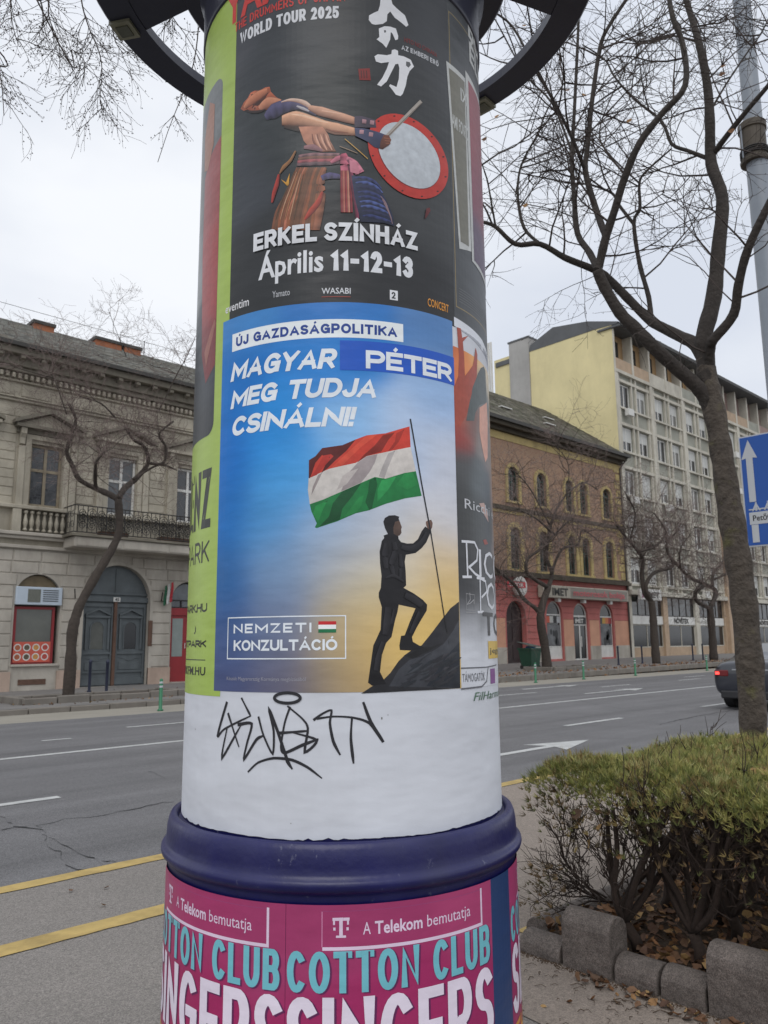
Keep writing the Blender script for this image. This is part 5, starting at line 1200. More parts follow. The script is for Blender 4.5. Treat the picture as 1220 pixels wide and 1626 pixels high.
for i in range(14):     # quoins at the right corner
    MB().box(52.2-(i % 2)*.25, 52.98, YR-.05, YR+.01, 6.0+i*.62, 6.5+i*.62).build('quoin', YOR, RB)
mb = MB()
for i in range(1, 11): 
    for a, b in free_at(.9+i*.42, .94+i*.42, gh2, 31.1, 52.9, .1): mb.box(a, b, YR-.012, YR+.002, .90+i*.42, .925+i*.42)
mb.build('banding', mat('band_groove', lin((120,58,54)), .9), RB, kind='stuff')
mb = MB(); mb2 = MB()
for a, b in free_at(.5, .9, gh2, 31.05, 52.95, .1): MB().box(a, b, YR-.06, YR+.002, .1, 1.25).build('plinth', GST, RB)
for a, b in ((36.2, 38.2), (44.45, 45.6), (47.6, 48.8), (50.9, 52.95)): MB().box(a, b, YR-.02, YR+.002, 1.25, 3.0).build('salmon_panel', SALM, RB)
# shop openings
POST = mat('poster_grey_print', lin((120,122,124)), .5, .75, 1.6)
def band_print(x0, x1, z0, z1, cols, par):
    n = len(cols)
    for i, c in enumerate(cols): MB().box(x0+(x1-x0)*i/n, x0+(x1-x0)*(i+1)/n, YR+.12, YR+.128, z0, z1).build('sticker', mat('sticker_%d_%d_%d' % c, lin(c, .9), .5, .05, 3), par)
for j, (a, b, c, d, _) in enumerate([gh2[1], gh2[3], gh2[4]]):
    w = window(RB, a+.02, b-.02, c+.75, d-.02, YR+.14, WHT, 1, (2.0, .45), fw=.08, arch=True, name='shop_window', gm=GLD); MB().box(a+.02, b-.02, YR+.12, YR+.2, c-.05, c+.74).build('panel', WHT, w)
    MB().box(a+.12, b-.12, YR+.125, YR+.135, c+.85, 2.62).build('sticker', POST, w); band_print(a+.1, b-.1, 2.78, 3.2, ((200,90,60),(190,190,186),(36,36,38),(180,182,184)) if j == 0 else ((60,60,62),(190,150,60),(200,110,60),(150,40,44)), w)
    mb = MB(); cx = (a+b)/2
    for q in range(5): 
        r = .12+.1*random.random(); x_ = cx+random.uniform(-.4,.4); z_ = 1.5+random.random()*.8; mb.add([(x_+r*math.cos(t), YR+.118, z_+1.6*r*math.sin(t)) for t in (2*math.pi*s/10 for s in range(10))], [tuple(range(10))])
    mb.build('sticker_figure', mat('print_dark', lin((50,52,54)), .5, .3, 4), w)
sd_ = window(RB, 45.67, 47.43, .3, 4.13, YR+.14, WHT, 2, (2.3, .5), fw=.12, mid=.14, arch=True, name='shop_door', gm=GLD)
MB().box(45.8, 47.3, YR+.10, YR+.12, 2.72, 3.15).build('sign_band', mat('band_black', lin((44,44,46)), .5), sd_); text3d(sd_, 'IMET', 45.95, 46.95, 2.80, .26, YR+.09, WHT, .04)
MB().tube([(46.62,YR+.08,1.2),(46.62,YR+.08,1.9)], .03, 6).build('handle', WHT, sd_)
ed = MB().box(38.35, 40.35, YR+.4, YR+.5, .2, 4.1).build('entrance_door', mat('dark_brown_door', lin((58,46,46)), .6, .3, 3), RB)
for q in range(2):
    for zq in (.5, 1.6, 2.7): MB().box(38.5+q*.9, 39.2+q*.9, YR+.37, YR+.399, zq, zq+.9).build('door_panel', mat('dark_brown_door', (.1,.1,.1)), ed)
# long sign
SG = mat('sign_grey', lin((172,166,152), .9), .5, .1, 2, stain=.15); SG2 = mat('sign_darker', lin((138,132,122), .9), .5, .12, 2)
sg = thing('shop_sign', (46.8, YR, 4.4), 'long grey shop sign with pink lettering across the red shop front', 'sign'); bevel(MB().box(41.55, 52.1, YR-.55, YR-.1, 4.35, 5.15).build('sign_box', SG, sg), .03, 1)
MB().box(44.6, 51.9, YR-.556, YR-.55, 4.42, 5.08).build('sign_panel', SG2, sg)
text3d(sg, 'IMET', 42.5, 44.3, 4.52, .46, YR-.56, mat('sign_black', lin((46,46,44)), .5), .03); text3d(sg, 'motorosok boltja', 44.9, 51.5, 4.56, .40, YR-.58, mat('sign_pink', lin((206,104,108), .9), .5), .02)
for x in (43.5, 46.5, 49.9): MB().box(x-.15, x+.15, YR-.42, YR-.14, 4.12, 4.349).build('lamp_fitting', WHT, sg)
s2 = thing('shop_sign', (54.2, YR-.8, 4.6), 'small white sign lettered IMET at the corner between brick and grey buildings', 'sign')
MB().box(53.15, 56.3, YR-.95, YR-.75, 4.55, 5.35).build('sign_box', WHT, s2); text3d(s2, 'IMET', 54.1, 56.0, 4.72, .42, YR-.951, mat('sign_black', (.1,.1,.1)), .03, shear=.2); text3d(s2, 'P', 53.35, 53.85, 4.68, .5, YR-.951, mat('sign_purple', lin((140,70,110)), .5), .03)
# clock sign and small red projecting sign
clk = thing('clock', (39.35, YR-.3, 4.8), 'round white clock face above the dark arched entrance of the red shop front', 'clock')
mb = MB(); mb.prism([(39.45+.62*math.cos(t), 4.95+.62*math.sin(t)) for t in (2*math.pi*i/28 for i in range(28))], YR-.38, YR-.18); mb.build('clock_face', WHT, clk, fixn=True); mb = MB(); mb.box(39.43, 39.47, YR-.40, YR-.385, 4.95, 5.4); mb.box(39.45, 39.8, YR-.405, YR-.39, 4.93, 4.97); mb.build('clock_hand', IRON, clk)
st = thing('hanging_sign', (37.9, YR-.4, 4.8), 'small red sign lettered in white on an iron bracket beside the clock', 'sign')
MB().box(37.6, 39.4, YR-.75, YR-.68, 4.82, 5.17).build('sign_plate', mat('sign_red', lin((186,50,60)), .5, .1, 3), st); text3d(st, 'OTTER', 37.75, 39.2, 4.89, .21, YR-.751, WHT, .03)
mb = MB(); mb.tube([(37.55,YR-.72,5.2),(37.55,YR-.05,5.2)], .02, 4); mb.tube([(37.55,YR-.72,5.2),(37.55,YR-.72,4.2),(37.55,YR-.1,4.0)], .02, 4); mb.tube([(37.55,YR-.72,5.2),(39.4,YR-.72,5.2)], .02, 4); mb.build('bracket', IRON, st)
# roof tiles
mb = MB(); random.seed(4); y0_, z0_, y1_, z1_ = YR-.62, 15.42, 36.0, 20.55; sl = math.hypot(y1_-y0_, z1_-z0_); n = 24; uy, uz = (y1_-y0_)/sl, (z1_-z0_)/sl
for r_ in range(n):
    t0, t1 = sl*r_/n, sl*(r_+1)/n+.05; x = 31.0+(r_ % 2)*.2
    while x < 52.7:
        q = random.uniform(.01, .05); mb.add([(x+.01,y0_+uy*t0,z0_+uz*t0+q),(x+.38,y0_+uy*t0,z0_+uz*t0+q),(x+.38,y0_+uy*t1,z0_+uz*t1+.004),(x+.01,y0_+uy*t1,z0_+uz*t1+.004),(x+.01,y0_+uy*t0,z0_+uz*t0-.01),(x+.38,y0_+uy*t0,z0_+uz*t0-.01)], [(0,1,2,3),(0,4,5,1)], lin(random.choice(((92,88,76),(104,100,88),(80,76,64),(116,112,98),(84,84,66))), 1.0)); x += .4
mb.build('roof_tiles', ROOFA, RB, kind='stuff'); mb = MB(); mb.add([(31,y0_,z0_),(52.96,y0_,z0_),(52.96,y1_,z1_),(31,y1_,z1_),(52.96,43,15.4),(31,43,15.4)], [(0,1,2,3),(3,2,4,5)]); mb.build('roof', ROOFM, RB)
for i, (x, y_) in enumerate(((41.5,31.4),(45.5,30.6),(48.2,32.5))): 
    zz = z0_+(y_-y0_)*uz/uy; MB().box(x-.6, x+.6, y_-.15, y_+.15, zz+.05, zz+.12).build('snow_guard', WHT, RB)
MB().tube([(52.9,YR-.75,15.2),(52.75,YR-.1,14.4),(52.8,YR-.1,.4)], .06, 6).build('downpipe', GUTM, RB)

# ================================================================ grey panel-and-rib buildings
GB = thing('office_block', (61, YR, 0), 'tall grey and cream block with a yellow side wall and rows of white windows', 'building')
CRM = mat('cream_concrete', lin((206,201,187), .98), .8, .22, 1.2, .005, 20, stain=.65); GSP = mat('grey_green_panel', lin((160,160,148), .95), .8, .2, 1.2, stain=.4)
YEL = mat('yellow_render', lin((226,213,164), 1.0), .85, .14, .5, .006, 14, stain=.35); CON = mat('grey_render', lin((180,178,174), .95), .85, .2, .6, stain=.5)
PEA = mat('peach_tile', lin((196,170,142), .85), .7, .2, 2, stain=.3); LOG = mat('loggia_ochre', lin((176,144,104), .95), .8, .3, 1, stain=.3); LOGP = mat('loggia_pink', lin((176,150,142), .85), .8, .3, 1, stain=.3)
MTL = mat('dark_roof_metal', lin((92,94,96)), .6, .25, 1.2)
def block_building(par, X0, pairs, pitch, dz, seed, logm, gable):
    random.seed(seed); X1 = X0+pairs*pitch; cols = []
    for p in range(pairs):
        a = X0+.35+p*pitch; cols += [(a+.35, a+2.05), (a+2.95, a+4.6)]
    tops = [21.5+dz, 18.0+dz, 14.55+dz, 11.15+dz, 7.75+dz]; hs = [(a, b, t-1.95, t) for t in tops for a, b in cols]
    wall('wall', GSP, par, X0, X1, 5.3, 22.2+dz, YR+.12, hs, .2)
    mb = MB(); mb.quad((X0,YR+.8,0),(X1,YR+.8,0),(X1,YR+.8,25.9+dz),(X0,YR+.8,25.9+dz)); mb.quad((X1,YR,0),(X1,41,0),(X1,41,26+dz),(X1,YR,26+dz)); mb.build('side_wall', CON, par)
    for p in range(pairs+1):
        x = X0+p*pitch; MB().box(x+(0.01 if p == 0 else -.22), x+(.30 if p == 0 else .22), YR-.12, YR+.2, 5.3, 22.25+dz).build('rib', CRM, par)
    for a, b in cols:
        MB().box(a-.24, a-.04, YR-.02, YR+.15, 5.3, 22.2+dz).build('mullion', CRM, par); MB().box(b+.04, b+.18, YR-.02, YR+.15, 5.3, 22.2+dz).build('mullion', CRM, par)
    for t in tops: 
        MB().box(X0+.3, X1-.22, YR-.04, YR+.18, t+.05, t+.28).build('lintel_band', CRM, par); MB().box(X0+.3, X1-.22, YR-.06, YR+.18, t-2.12, t-1.98).build('sill_band', CRM, par)
    for i, (a, b, z0, z1) in enumerate(hs):
        bl = random.choice([None, .3, .45, .6, .95]); window(par, a+.02, b-.02, z0+.02, z1-.02, YR+.22, WHT, 2, (1.,), fw=.12, mid=.13, gm=random.choice(GLV+[GLD]), blinds=bl)
        if random.random() < .14: 
            ac = bevel(MB().box(a+.3, a+1.1, YR-.5, YR-.13, z0-.75, z0-.2).build('air_conditioner', WHT, par), .02, 1)
    # loggia storey
    zl, zt = 22.25+dz, 25.7+dz
    MB().box(X0, X1, YR-.15, YR+.2, zl-.05, zl+.2).build('loggia_sill', CRM, par); MB().box(X0, X1, YR+.65, YR+.75, zl, zt).build('loggia_back_wall', logm, par)
    n = pairs*2
    for i in range(n+1):
        x = X0+i*(X1-X0)/n; MB().box(max(X0, x-.14), min(X1, x+.14), YR-.1, YR+.65, zl+.2, zt).build('loggia_fin', CRM, par)
        if i < n: 
            MB().box(x+.14, x+(X1-X0)/n-.14, YR-.06, YR+.0, zl+.2, zl+1.15).build('parapet_panel', random.choice([logm, GSP, PEA, CRM]), par)
            MB().box(x+.7, x+1.9, YR+.62, YR+.648, zl+.9, zt-.5).build('loggia_window', GLD, par)
    MB().box(X0-.15 if gable else X0, X1, YR-.75, YR+1.2, zt+.0, zt+.16).build('roof_slab', MTL, par); MB().box(X0, X1, YR-.85, YR-.75, zt+.05, zt+.34).build('roof_edge', GUTM, par)
    MB().box(X0, X1, YR+1.2, 41, zt-.1, zt+.3).build('roof', MTL, par)
    # ground floor
    MB().box(X0, X1, YR-.35, YR+.3, 4.95, 5.3).build('canopy_slab', CRM, par)
    MB().box(X0, X1, YR+1.9, YR+2.0, .1, 5).build('shop_back_wall', ROOM, par); MB().box(X0, X1, YR+.0, YR+2, .1, .34).build('shop_floor', CON, par)
    m_ = pairs
    for i in range(m_+1):
        x = X0+i*pitch; MB().box(max(X0, x-.35), x+.35, YR-.08, YR+.35, .2, 4.95).build('column', CRM if i % 2 == 0 else PEA, par)
        if i < m_:
            a, b = x+.36, x+pitch-.36
            MB().box(a, b, YR+.1, YR+.25, .3, 1.05).build('shop_sill_wall', PEA, par); window(par, a, b, 1.06, 2.78, YR+.12, CRM, 2, (1.,), fw=.07, name='shop_window', gm=GLD); window(par, a, b, 3.42, 4.94, YR+.12, GUTM, 4, (1.,), fw=.07, name='transom_window', gm=GLS)
            sgn = MB().box(a, b, YR+.02, YR+.12, 2.79, 3.41).build('sign_board', WHT, par)
            if i == 1: text3d(sgn, 'NÖVÉTEX', a+1.1, b-1.2, 2.92, .36, YR+.018, IRON, .05)
            elif i == 0: text3d(sgn, 'papír', a+2.6, b-.9, 3.0, .16, YR+.018, GSP, .0)
            else: text3d(sgn, 'szolgáltató', a+.5, b-2.2, 2.98, .2, YR+.018, GSP, .0)
            for q in range(5): cx_ = a+.5+random.random()*(b-a-1); MB().box(cx_-.2, cx_+.2, YR+.25, YR+.5, 1.06, 1.06+random.uniform(.3,.9)).build('display_box', random.choice([mat('box_orange', lin((190,120,60)), .7, .2, 4), mat('box_red', lin((150,50,50)), .7, .2, 4), WHT]), par)
block_building(GB, 53.0, 3, 5.55, 0, 31, LOG, True)
q = [(YR+.0,-.0),(YR+.0,26.0),(31.0,26.05),(37.3,26.0),(37.3,0)]
MB().prism(q, 53.0-.02, 53.28, axis='x').build('gable_wall', YEL, GB, fixn=True)
a1, a2, a3 = atX(845,550,53), atX(878,520,53), atX(968,509,53)
MB().prism([(37.3,26.004),(37.2,26.55),(a2[1],a2[2]),(31.6,26.95),(YR-.6,26.1),(YR-.5,25.95),(31,26.054)], 52.95, 53.6, axis='x').build('parapet_cladding', MTL, GB, fixn=True)
MB().box(52.9, 55, 37.32, 39.4, 15, 27.3).build('stair_tower', CON, GB); MB().box(52.85, 55.1, 37.28, 39.5, 27.3, 27.45).build('tower_coping', MTL, GB); MB().box(53.1, 56, 39.42, 41.2, 15, 26.3).build('rear_wall', YEL, GB)
for i in range(3):
    MB().tube([(53.0,41.45+i*.28,19),(53.0,41.45+i*.28,28.1)], .1, 8).build('flue_pipe', WHT, GB)
GB2 = thing('office_block', (80, YR, 0), 'farther grey block with pinkish top floor loggias, behind the tree trunk', 'building')
block_building(GB2, 70.25, 4, 5.45, -.2, 77, LOGP, False)
MB().box(69.67, 70.23, YR-.35, YR+.6, .2, 26.2).build('corner_pier', PEA, GB2)
# ================================================================ trees
BARK = mat('bark', lin((108,98,88), .66), .95, .5, 9, .035, 18, stain=.4, stretch=(1,1,1.0)); BARKD = mat('dark_bark', lin((94,84,76), .60), .95, .4, 8, .02, 25, stretch=(1,1,1.6)); BARKL = mat('limb_bark', lin((92,84,78), .48), .95, .4, 10, .02, 26, stain=.3)
def mossy(m):
    t = m.node_tree; b = t.nodes['Principled BSDF']; src = b.inputs['Base Color'].links[0].from_socket; g = [n for n in t.nodes if n.type == 'NEW_GEOMETRY'][0]
    n = N(t, 'ShaderNodeTexNoise'); n.inputs['Scale'].default_value = 6; n.inputs['Detail'].default_value = 6; t.links.new(g.outputs['Position'], n.inputs['Vector'])
    r = N(t, 'ShaderNodeMapRange'); r.inputs[1].default_value = .60; r.inputs[2].default_value = .75; r.inputs[4].default_value = .42; t.links.new(n.outputs['Fac'], r.inputs[0])
    x = N(t, 'ShaderNodeMix', data_type='RGBA'); t.links.new(r.outputs[0], x.inputs[0]); t.links.new(src, x.inputs[6]); x.inputs[7].default_value = (*lin((126,124,66), .7), 1); t.links.new(x.outputs[2], b.inputs['Base Color'])
mossy(BARK)
TWIG = mat('twig_bark', lin((88,76,70), .55), .9, .3, 5); TWIGP = mat('twig_bark_purple', lin((128,112,106), .85), .9, .3, 2)
def V3(p): return Vector(p)
def smooth(P, k=4):
    out = []
    for i in range(len(P)-1):
        a, b, c, d = P[max(i-1,0)], P[i], P[i+1], P[min(i+2,len(P)-1)]
        for j in range(k):
            t = j/k; out.append(.5*((2*b)+(c-a)*t+(2*a-5*b+4*c-d)*t*t+(3*b-a-3*c+d)*t**3))
    out.append(P[-1]); return out
class Grower:
    def __init__(s, seed): s.r = random.Random(seed); s.big = MB(); s.fine = MB(); s.seeds = MB(); s.limbs = []
    def limb(s, P, r0, r1, n=9, wob=.0):
        P = smooth([Vector(p) for p in P], 4); m = len(P); R_ = [r0+(r1-r0)*i/(m-1) for i in range(m)]
        if wob: R_ = [r*(1+s.r.uniform(-wob, wob)) for r in R_]
        s.big.tube(P, R_, n); s.limbs.append((P, R_)); return P
    def shoot(s, p, d, L, r, depth, trop=.1, curl=.28, kids=5, seeds=0.0, nseg=5, ang=.7, minr=.0022, back=None):
        P = [p.copy()]; d = d.normalized(); q = p.copy(); rd = s.r
        for i in range(nseg):
            d = (d+Vector((rd.gauss(0, curl), rd.gauss(0, curl), rd.gauss(0, curl)+trop))*.5).normalized(); q = q+d*(L/nseg); P.append(q.copy())
        (s.fine if r < .012 else s.big).tube(P, [max(minr, r*(1-.65*i/nseg)) for i in range(nseg+1)], 3 if r < .012 else 5, cap=False)
        if depth > 0:
            for k in range(kids):
                t = rd.uniform(.25, 1); i = min(nseg-1, int(t*nseg)); b = P[i].lerp(P[i+1], t*nseg-i); bd = (P[i+1]-P[i]).normalized()
                side = bd.orthogonal(); side.rotate(Matrix.Rotation(rd.uniform(0, 6.28), 3, bd)); nd = bd*math.cos(ang)+side*math.sin(ang*rd.uniform(.7, 1.3))
                s.shoot(b, nd, L*rd.uniform(.4, .7), r*.55, depth-1, trop, curl, max(2, kids-1), seeds, nseg if depth > 1 else 4, ang, minr)
        elif seeds:
            for i in range(1, len(P)):
                if rd.random() < seeds: s.bud(P[i]+Vector((rd.gauss(0,.008), rd.gauss(0,.008), rd.gauss(0,.008))), rd.uniform(.003,.0052))
    def bud(s, c, r):
        s.seeds.add([(c.x+r,c.y,c.z),(c.x-r,c.y,c.z),(c.x,c.y+r,c.z),(c.x,c.y-r,c.z),(c.x,c.y,c.z+r*1.3),(c.x,c.y,c.z-r*1.3)], [(0,2,4),(2,1,4),(1,3,4),(3,0,4),(2,0,5),(1,2,5),(3,1,5),(0,3,5)])
# ---- foreground tree
TD0 = math.hypot(6.5, 2.614); TN = np.array([6.5, 2.614, 0])/TD0
def tp(px, py, off=0.0): r = ray(px, py); p = r*((TD0+off)/r.dot(TN)); return Vector((p[0], p[1], p[2]+EYE))
def sk(x, y, off=0.0): return tp(740+x/2.5417, y/2.5417, off)
tree = thing('street_tree', (6.5, 2.614, 0), 'tall bare tree with a leaning mossy trunk growing behind the clipped hedge', 'tree')
g = Grower(42)
tr = [tp(1200,1300), tp(1197,1200), tp(1194,1100), tp(1184,980), tp(1171,880), tp(1158,800), tp(1146,720), tp(1134,650), tp(1124,600), tp(1119,570)]
tm = MB(); P = smooth(tr, 5); Rr = [.148-.012*min(1, i/8)+(.0 if i < 38 else .0) for i in range(len(P))]
rnd = random.Random(3); Rr = [(.118 if i < 3 else .101)+.010*math.sin(i*1.7)*.6+rnd.uniform(-.003,.003)-(.012 if i > 25 else 0)-max(0, i-37)*.003 for i in range(len(P))]
n_ = 18; b0 = len(tm.v); tm.tube(P, Rr, n_)
for i in range(len(tm.v)):
    x, y, z = tm.v[i]; k = i//n_
    if k < len(P): c = P[k]; a = 1+rnd.uniform(-.035,.035)+.03*math.sin((i % n_)*2.1+z*5); tm.v[i] = (c.x+(x-c.x)*a, c.y+(y-c.y)*a, z)
trunk = tm.build('trunk', BARK, tree, smooth=True)
f0 = tp(1114,622); f1 = tp(1122,562)
A1 = g.limb([tp(1132,665), tp(1120,630,-.03), tp(1099,606,-.1), tp(1069,580,-.2), tp(1039,552,-.3), tp(1009,521,-.35), sk(700,1370,-.4) if 0 else tp(985,497,-.4), sk(560,1160,-.45), sk(530,1090,-.5)], 0.0656, 0.0447, 10, .05)
B1 = g.limb([tp(1124,585), tp(1105,548,.1), tp(1084,536,.2), tp(1050,519,.3), sk(740,1290,.35), sk(650,1200,.35), sk(560,1110,.3), sk(500,1080,.2), sk(400,1040,.1), sk(300,985,0), sk(200,985,-.1), sk(120,915,-.2), sk(65,895,-.2)], 0.0600, 0.0155, 9, .05)
H1 = g.limb([tp(1128,640), tp(1122,600), tp(1121,560), sk(960,1360,0), sk(1000,1200,.1), sk(1020,1000,.15), sk(1035,800,.2), sk(990,660,.3), sk(985,500,.3), sk(975,350,.35), sk(940,170,.4), sk(890,0,.5), sk(860,-150,.5)], 0.0864, 0.0241, 10, .06)
I1 = g.limb([tp(1124,590), tp(1128,552,-.1), sk(1000,1370,-.15), sk(1080,1270,-.2), sk(1100,1150,-.3), sk(1140,1000,-.4), sk(1230,810,-.5), sk(1330,620,-.6), sk(1400,400,-.6)], 0.0480, 0.0258, 9, .05)
D1 = g.limb([sk(530,1090,-.5), sk(540,1060,-.5), sk(567,950,-.55), sk(600,850,-.6), sk(640,720,-.65), sk(700,580,-.7), sk(790,460,-.7), sk(885,345,-.7), sk(875,180,-.6), sk(835,70,-.6), sk(815,-40,-.5)], 0.0400, 0.0189, 8, .06)
E1 = g.limb([sk(532,1088,-.45), sk(500,1020,-.3), sk(450,940,-.2), sk(437,800,-.1), sk(428,640,0), sk(440,400,.1), sk(455,60,.2), sk(450,-80,.2)], 0.0336, 0.0103, 7, .06)
F1 = g.limb([sk(565,955,-.55), sk(520,830,-.4), sk(482,690,-.35), sk(490,600,-.3), sk(510,400,-.3), sk(540,200,-.2), sk(572,115,-.2), sk(660,-20,-.1)], 0.0304, 0.0155, 7, .06)
F2 = g.limb([sk(482,690,-.35), sk(430,560,-.5), sk(350,400,-.6), sk(280,280,-.7), sk(190,110,-.7), sk(100,40,-.8)], 0.0176, 0.0086, 6, .05)
G1 = g.limb([sk(745,1292,.35), sk(738,1200,.4), sk(700,1060,.5), sk(678,900,.6), sk(702,840,.6), sk(700,740,.7), sk(730,690,.7), sk(830,600,.8)], 0.0272, 0.0086, 7, .08)
G2 = g.limb([sk(678,905,.6), sk(620,830,.7), sk(590,780,.8), sk(500,745,.8), sk(430,740,.9), sk(300,715,.9), sk(180,690,.9)], 0.0176, 0.0060, 6, .05)
H2 = g.limb([sk(990,645,.3), sk(900,610,.4), sk(830,580,.5), sk(790,490,.6), sk(680,400,.7), sk(600,310,.7), sk(560,240,.8), sk(470,180,.8)], 0.0208, 0.0069, 6, .05)
H3 = g.limb([sk(1000,620,.3), sk(1060,540,.2), sk(1140,440,.1), sk(1240,320,0), sk(1330,180,-.1)], 0.0288, 0.0172, 7, .05)
C2 = g.limb([sk(300,985,0), sk(235,920,.1), sk(210,800,.2), sk(215,700,.3), sk(240,630,.3), sk(290,540,.3), sk(330,440,.4), sk(400,330,.4)], 0.0176, 0.0069, 6, .05)
C3 = g.limb([sk(120,915,-.2), sk(100,800,-.3), sk(85,720,-.3), sk(60,650,-.4)], 0.0112, 0.0052, 5, .05)
K1 = g.limb([sk(430,620,0), sk(350,420,.2), sk(240,300,.3), sk(130,100,.4), sk(60,-20,.4)], 0.0128, 0.0060, 5, .05)
K2 = g.limb([sk(700,740,.7), sk(560,600,.9), sk(545,500,1.0), sk(620,320,1.1), sk(700,160,1.1)], 0.0096, 0.0052, 5, .05)
K3 = g.limb([sk(940,170,.4), sk(840,145,.4), sk(770,160,.4), sk(690,165,.5), sk(600,130,.5)], 0.0112, 0.0052, 5, .05)
K4 = g.limb([sk(980,460,.3), sk(1050,340,.5), sk(1130,220,.7), sk(1200,120,.9), sk(1260,-20,1)], 0.0112, 0.0060, 5, .05)
rd = g.r; view = Vector((TN[0], TN[1], 0))
for (P, R_) in list(g.limbs):
    L = sum((b-a).length for a, b in zip(P, P[1:])); thick = R_[0] > .055
    n = int(L*(2.2 if thick else 4.8))
    for k in range(n):
        t = rd.uniform(.45 if thick else .06, 1); i = min(len(P)-2, int(t*(len(P)-1))); p = P[i].lerp(P[i+1], rd.random())
        if thick and p.z < 4.6: continue
        d = (P[i+1]-P[i]).normalized(); s = d.orthogonal(); s.rotate(Matrix.Rotation(rd.uniform(0, 6.28), 3, d)); q = d*.55+s*.85
        g.shoot(p, q, rd.uniform(.5, 1.15), rd.choice((.005,.007,.010,.0115)), 2, trop=.03, curl=.22, kids=4, seeds=.35, ang=.8, minr=.0015)
g.big.build('branches', BARKL, tree, smooth=True, kind='stuff'); g.fine.build('twigs', TWIG, tree, kind='stuff'); g.seeds.build('seed_pods', TWIG, tree, kind='stuff')
print('tree faces', len(g.fine.f))
# a few dead leaves still hanging
LEAFM = mat('dead_leaf', (.5,.5,.5), .8, .3, 40, attr=True)
LC = [lin(c, .9) for c in ((142,102,68),(160,122,80),(116,84,60),(176,142,92),(96,70,54),(130,98,72),(104,80,62))]
def leaf(mb, c, s, rr, up=None, col=None):
    a = Vector((rr.gauss(0,1), rr.gauss(0,1), rr.gauss(0,.35))).normalized(); n = (up or Vector((rr.gauss(0,.45), rr.gauss(0,.45), 1))).normalized(); b = n.cross(a).normalized(); a = b.cross(n); w = s*rr.uniform(.26,.4); k1, k2, k3 = (rr.uniform(-.1,.28) for _ in range(3))
    P = [c-a*s*.5+n*s*k1, c-a*s*.22+b*w*.8+n*s*k2, c+a*s*.12+b*w+n*s*k2*.6, c+a*s*.5+n*s*k3, c+a*s*.10-b*w*.9+n*s*k3*.8, c-a*s*.25-b*w+n*s*k1, c+n*s*-.03]
    mb.add([tuple(p) for p in P], [(6,0,1),(6,1,2),(6,2,3),(6,3,4),(6,4,5),(6,5,0)], col or LC[int(rr.random()*len(LC))])
mb = MB()
for (x, y) in ((237,105),(1040,265),(480,385),(660,490),(240,830),(410,365),(1070,530),(1035,300),(126,470),(75,565)): leaf(mb, sk(x, y, -.3), .06, rd, Vector((-.6,-.3,.3)), LC[rd.randrange(3)])
mb.build('dead_leaves', LEAFM, tree, kind='stuff')
# ---- trees on the far pavement
def far_tree(base, limbs, crown, seed, label, Y0, nshoot, r0=.16, twm=TWIGP, fac=1.0, Lk=1.0):
    """limbs: lists of picture spots on the plane of the tree, crown: tips where shoots start"""
    b = atY(*base, Y0); zb = pz(b[0]); t = thing('pollarded_tree', (b[0], Y0, zb), label, 'tree', 'bare pollarded trees along the far pavement'); g = Grower(seed); rd = g.r
    first = True; S = []
    for (pl, ra, rb) in limbs:
        off = 0 if first else rd.uniform(-.9, .9); n = len(pl)
        P = [Vector(atY(x, y, Y0+off*min(1, i/2))) for i, (x, y) in enumerate(pl)]
        if first: P[0].z = zb-.05
        P = g.limb(P, ra, rb, 8, .10)
        if first: g.big.build('trunk', BARKD, t, smooth=True); g.big = MB(); first = False
        else: S += [(P[i], (P[i]-P[i-1]).normalized()) for i in range(len(P)//3, len(P))]
    for k in range(nshoot):
        p, d = S[rd.randrange(len(S))]; s = Vector((rd.gauss(0,1), rd.gauss(0,1), rd.gauss(.25,.8))).normalized()
        g.shoot(p, d*.3+s, rd.uniform(.8, 2.1)*Lk, rd.uniform(.009, .018)*fac, 2, trop=.06, curl=.5, kids=5, nseg=5, ang=.85, minr=.0045*fac)
    g.big.build('branches', BARKD, t, smooth=True, kind='stuff'); g.fine.build('twigs', twm, t, kind='stuff'); print('far', len(g.fine.f)); return t
def LA(*l): return [(x/3.486, 480+y/3.486) for x, y in l]
def LQ(*l): return [(760+x/2.652, 800+y/2.652) for x, y in l]
far_tree((108,1112), [([(108,1112),(112,1060),(115,1005),(122,975),(130,955),(152,915),(178,872),(190,840),(188,793)], .165, .11),
  (LA((655,1090),(600,1060),(530,1030),(440,980),(400,900),(370,830),(390,750),(420,650),(380,560)), .10, .04), (LA((530,1030),(528,960),(535,880),(590,820)), .06, .03),
  (LA((655,1090),(690,1030),(760,970),(820,890),(800,800),(740,760),(700,700)), .10, .04), (LA((820,890),(905,890),(918,800),(880,730),(960,660)), .05, .03),
  (LA((370,620),(300,420),(270,390),(300,290)), .02, .008), (LA((880,600),(980,400),(1030,310),(1080,200)), .022, .008), (LA((640,640),(560,560),(440,520)), .03, .015),
  (LA((740,980),(880,900),(980,930)), .04, .02), (LA((300,420),(120,370),(20,330)), .018, .008), (LA((700,300),(660,200),(600,40)), .012, .006)], None, 5,
  'bare tree with a kinked leaning trunk in front of the grey double door', 21.9, 190, fac=.7, Lk=.85)
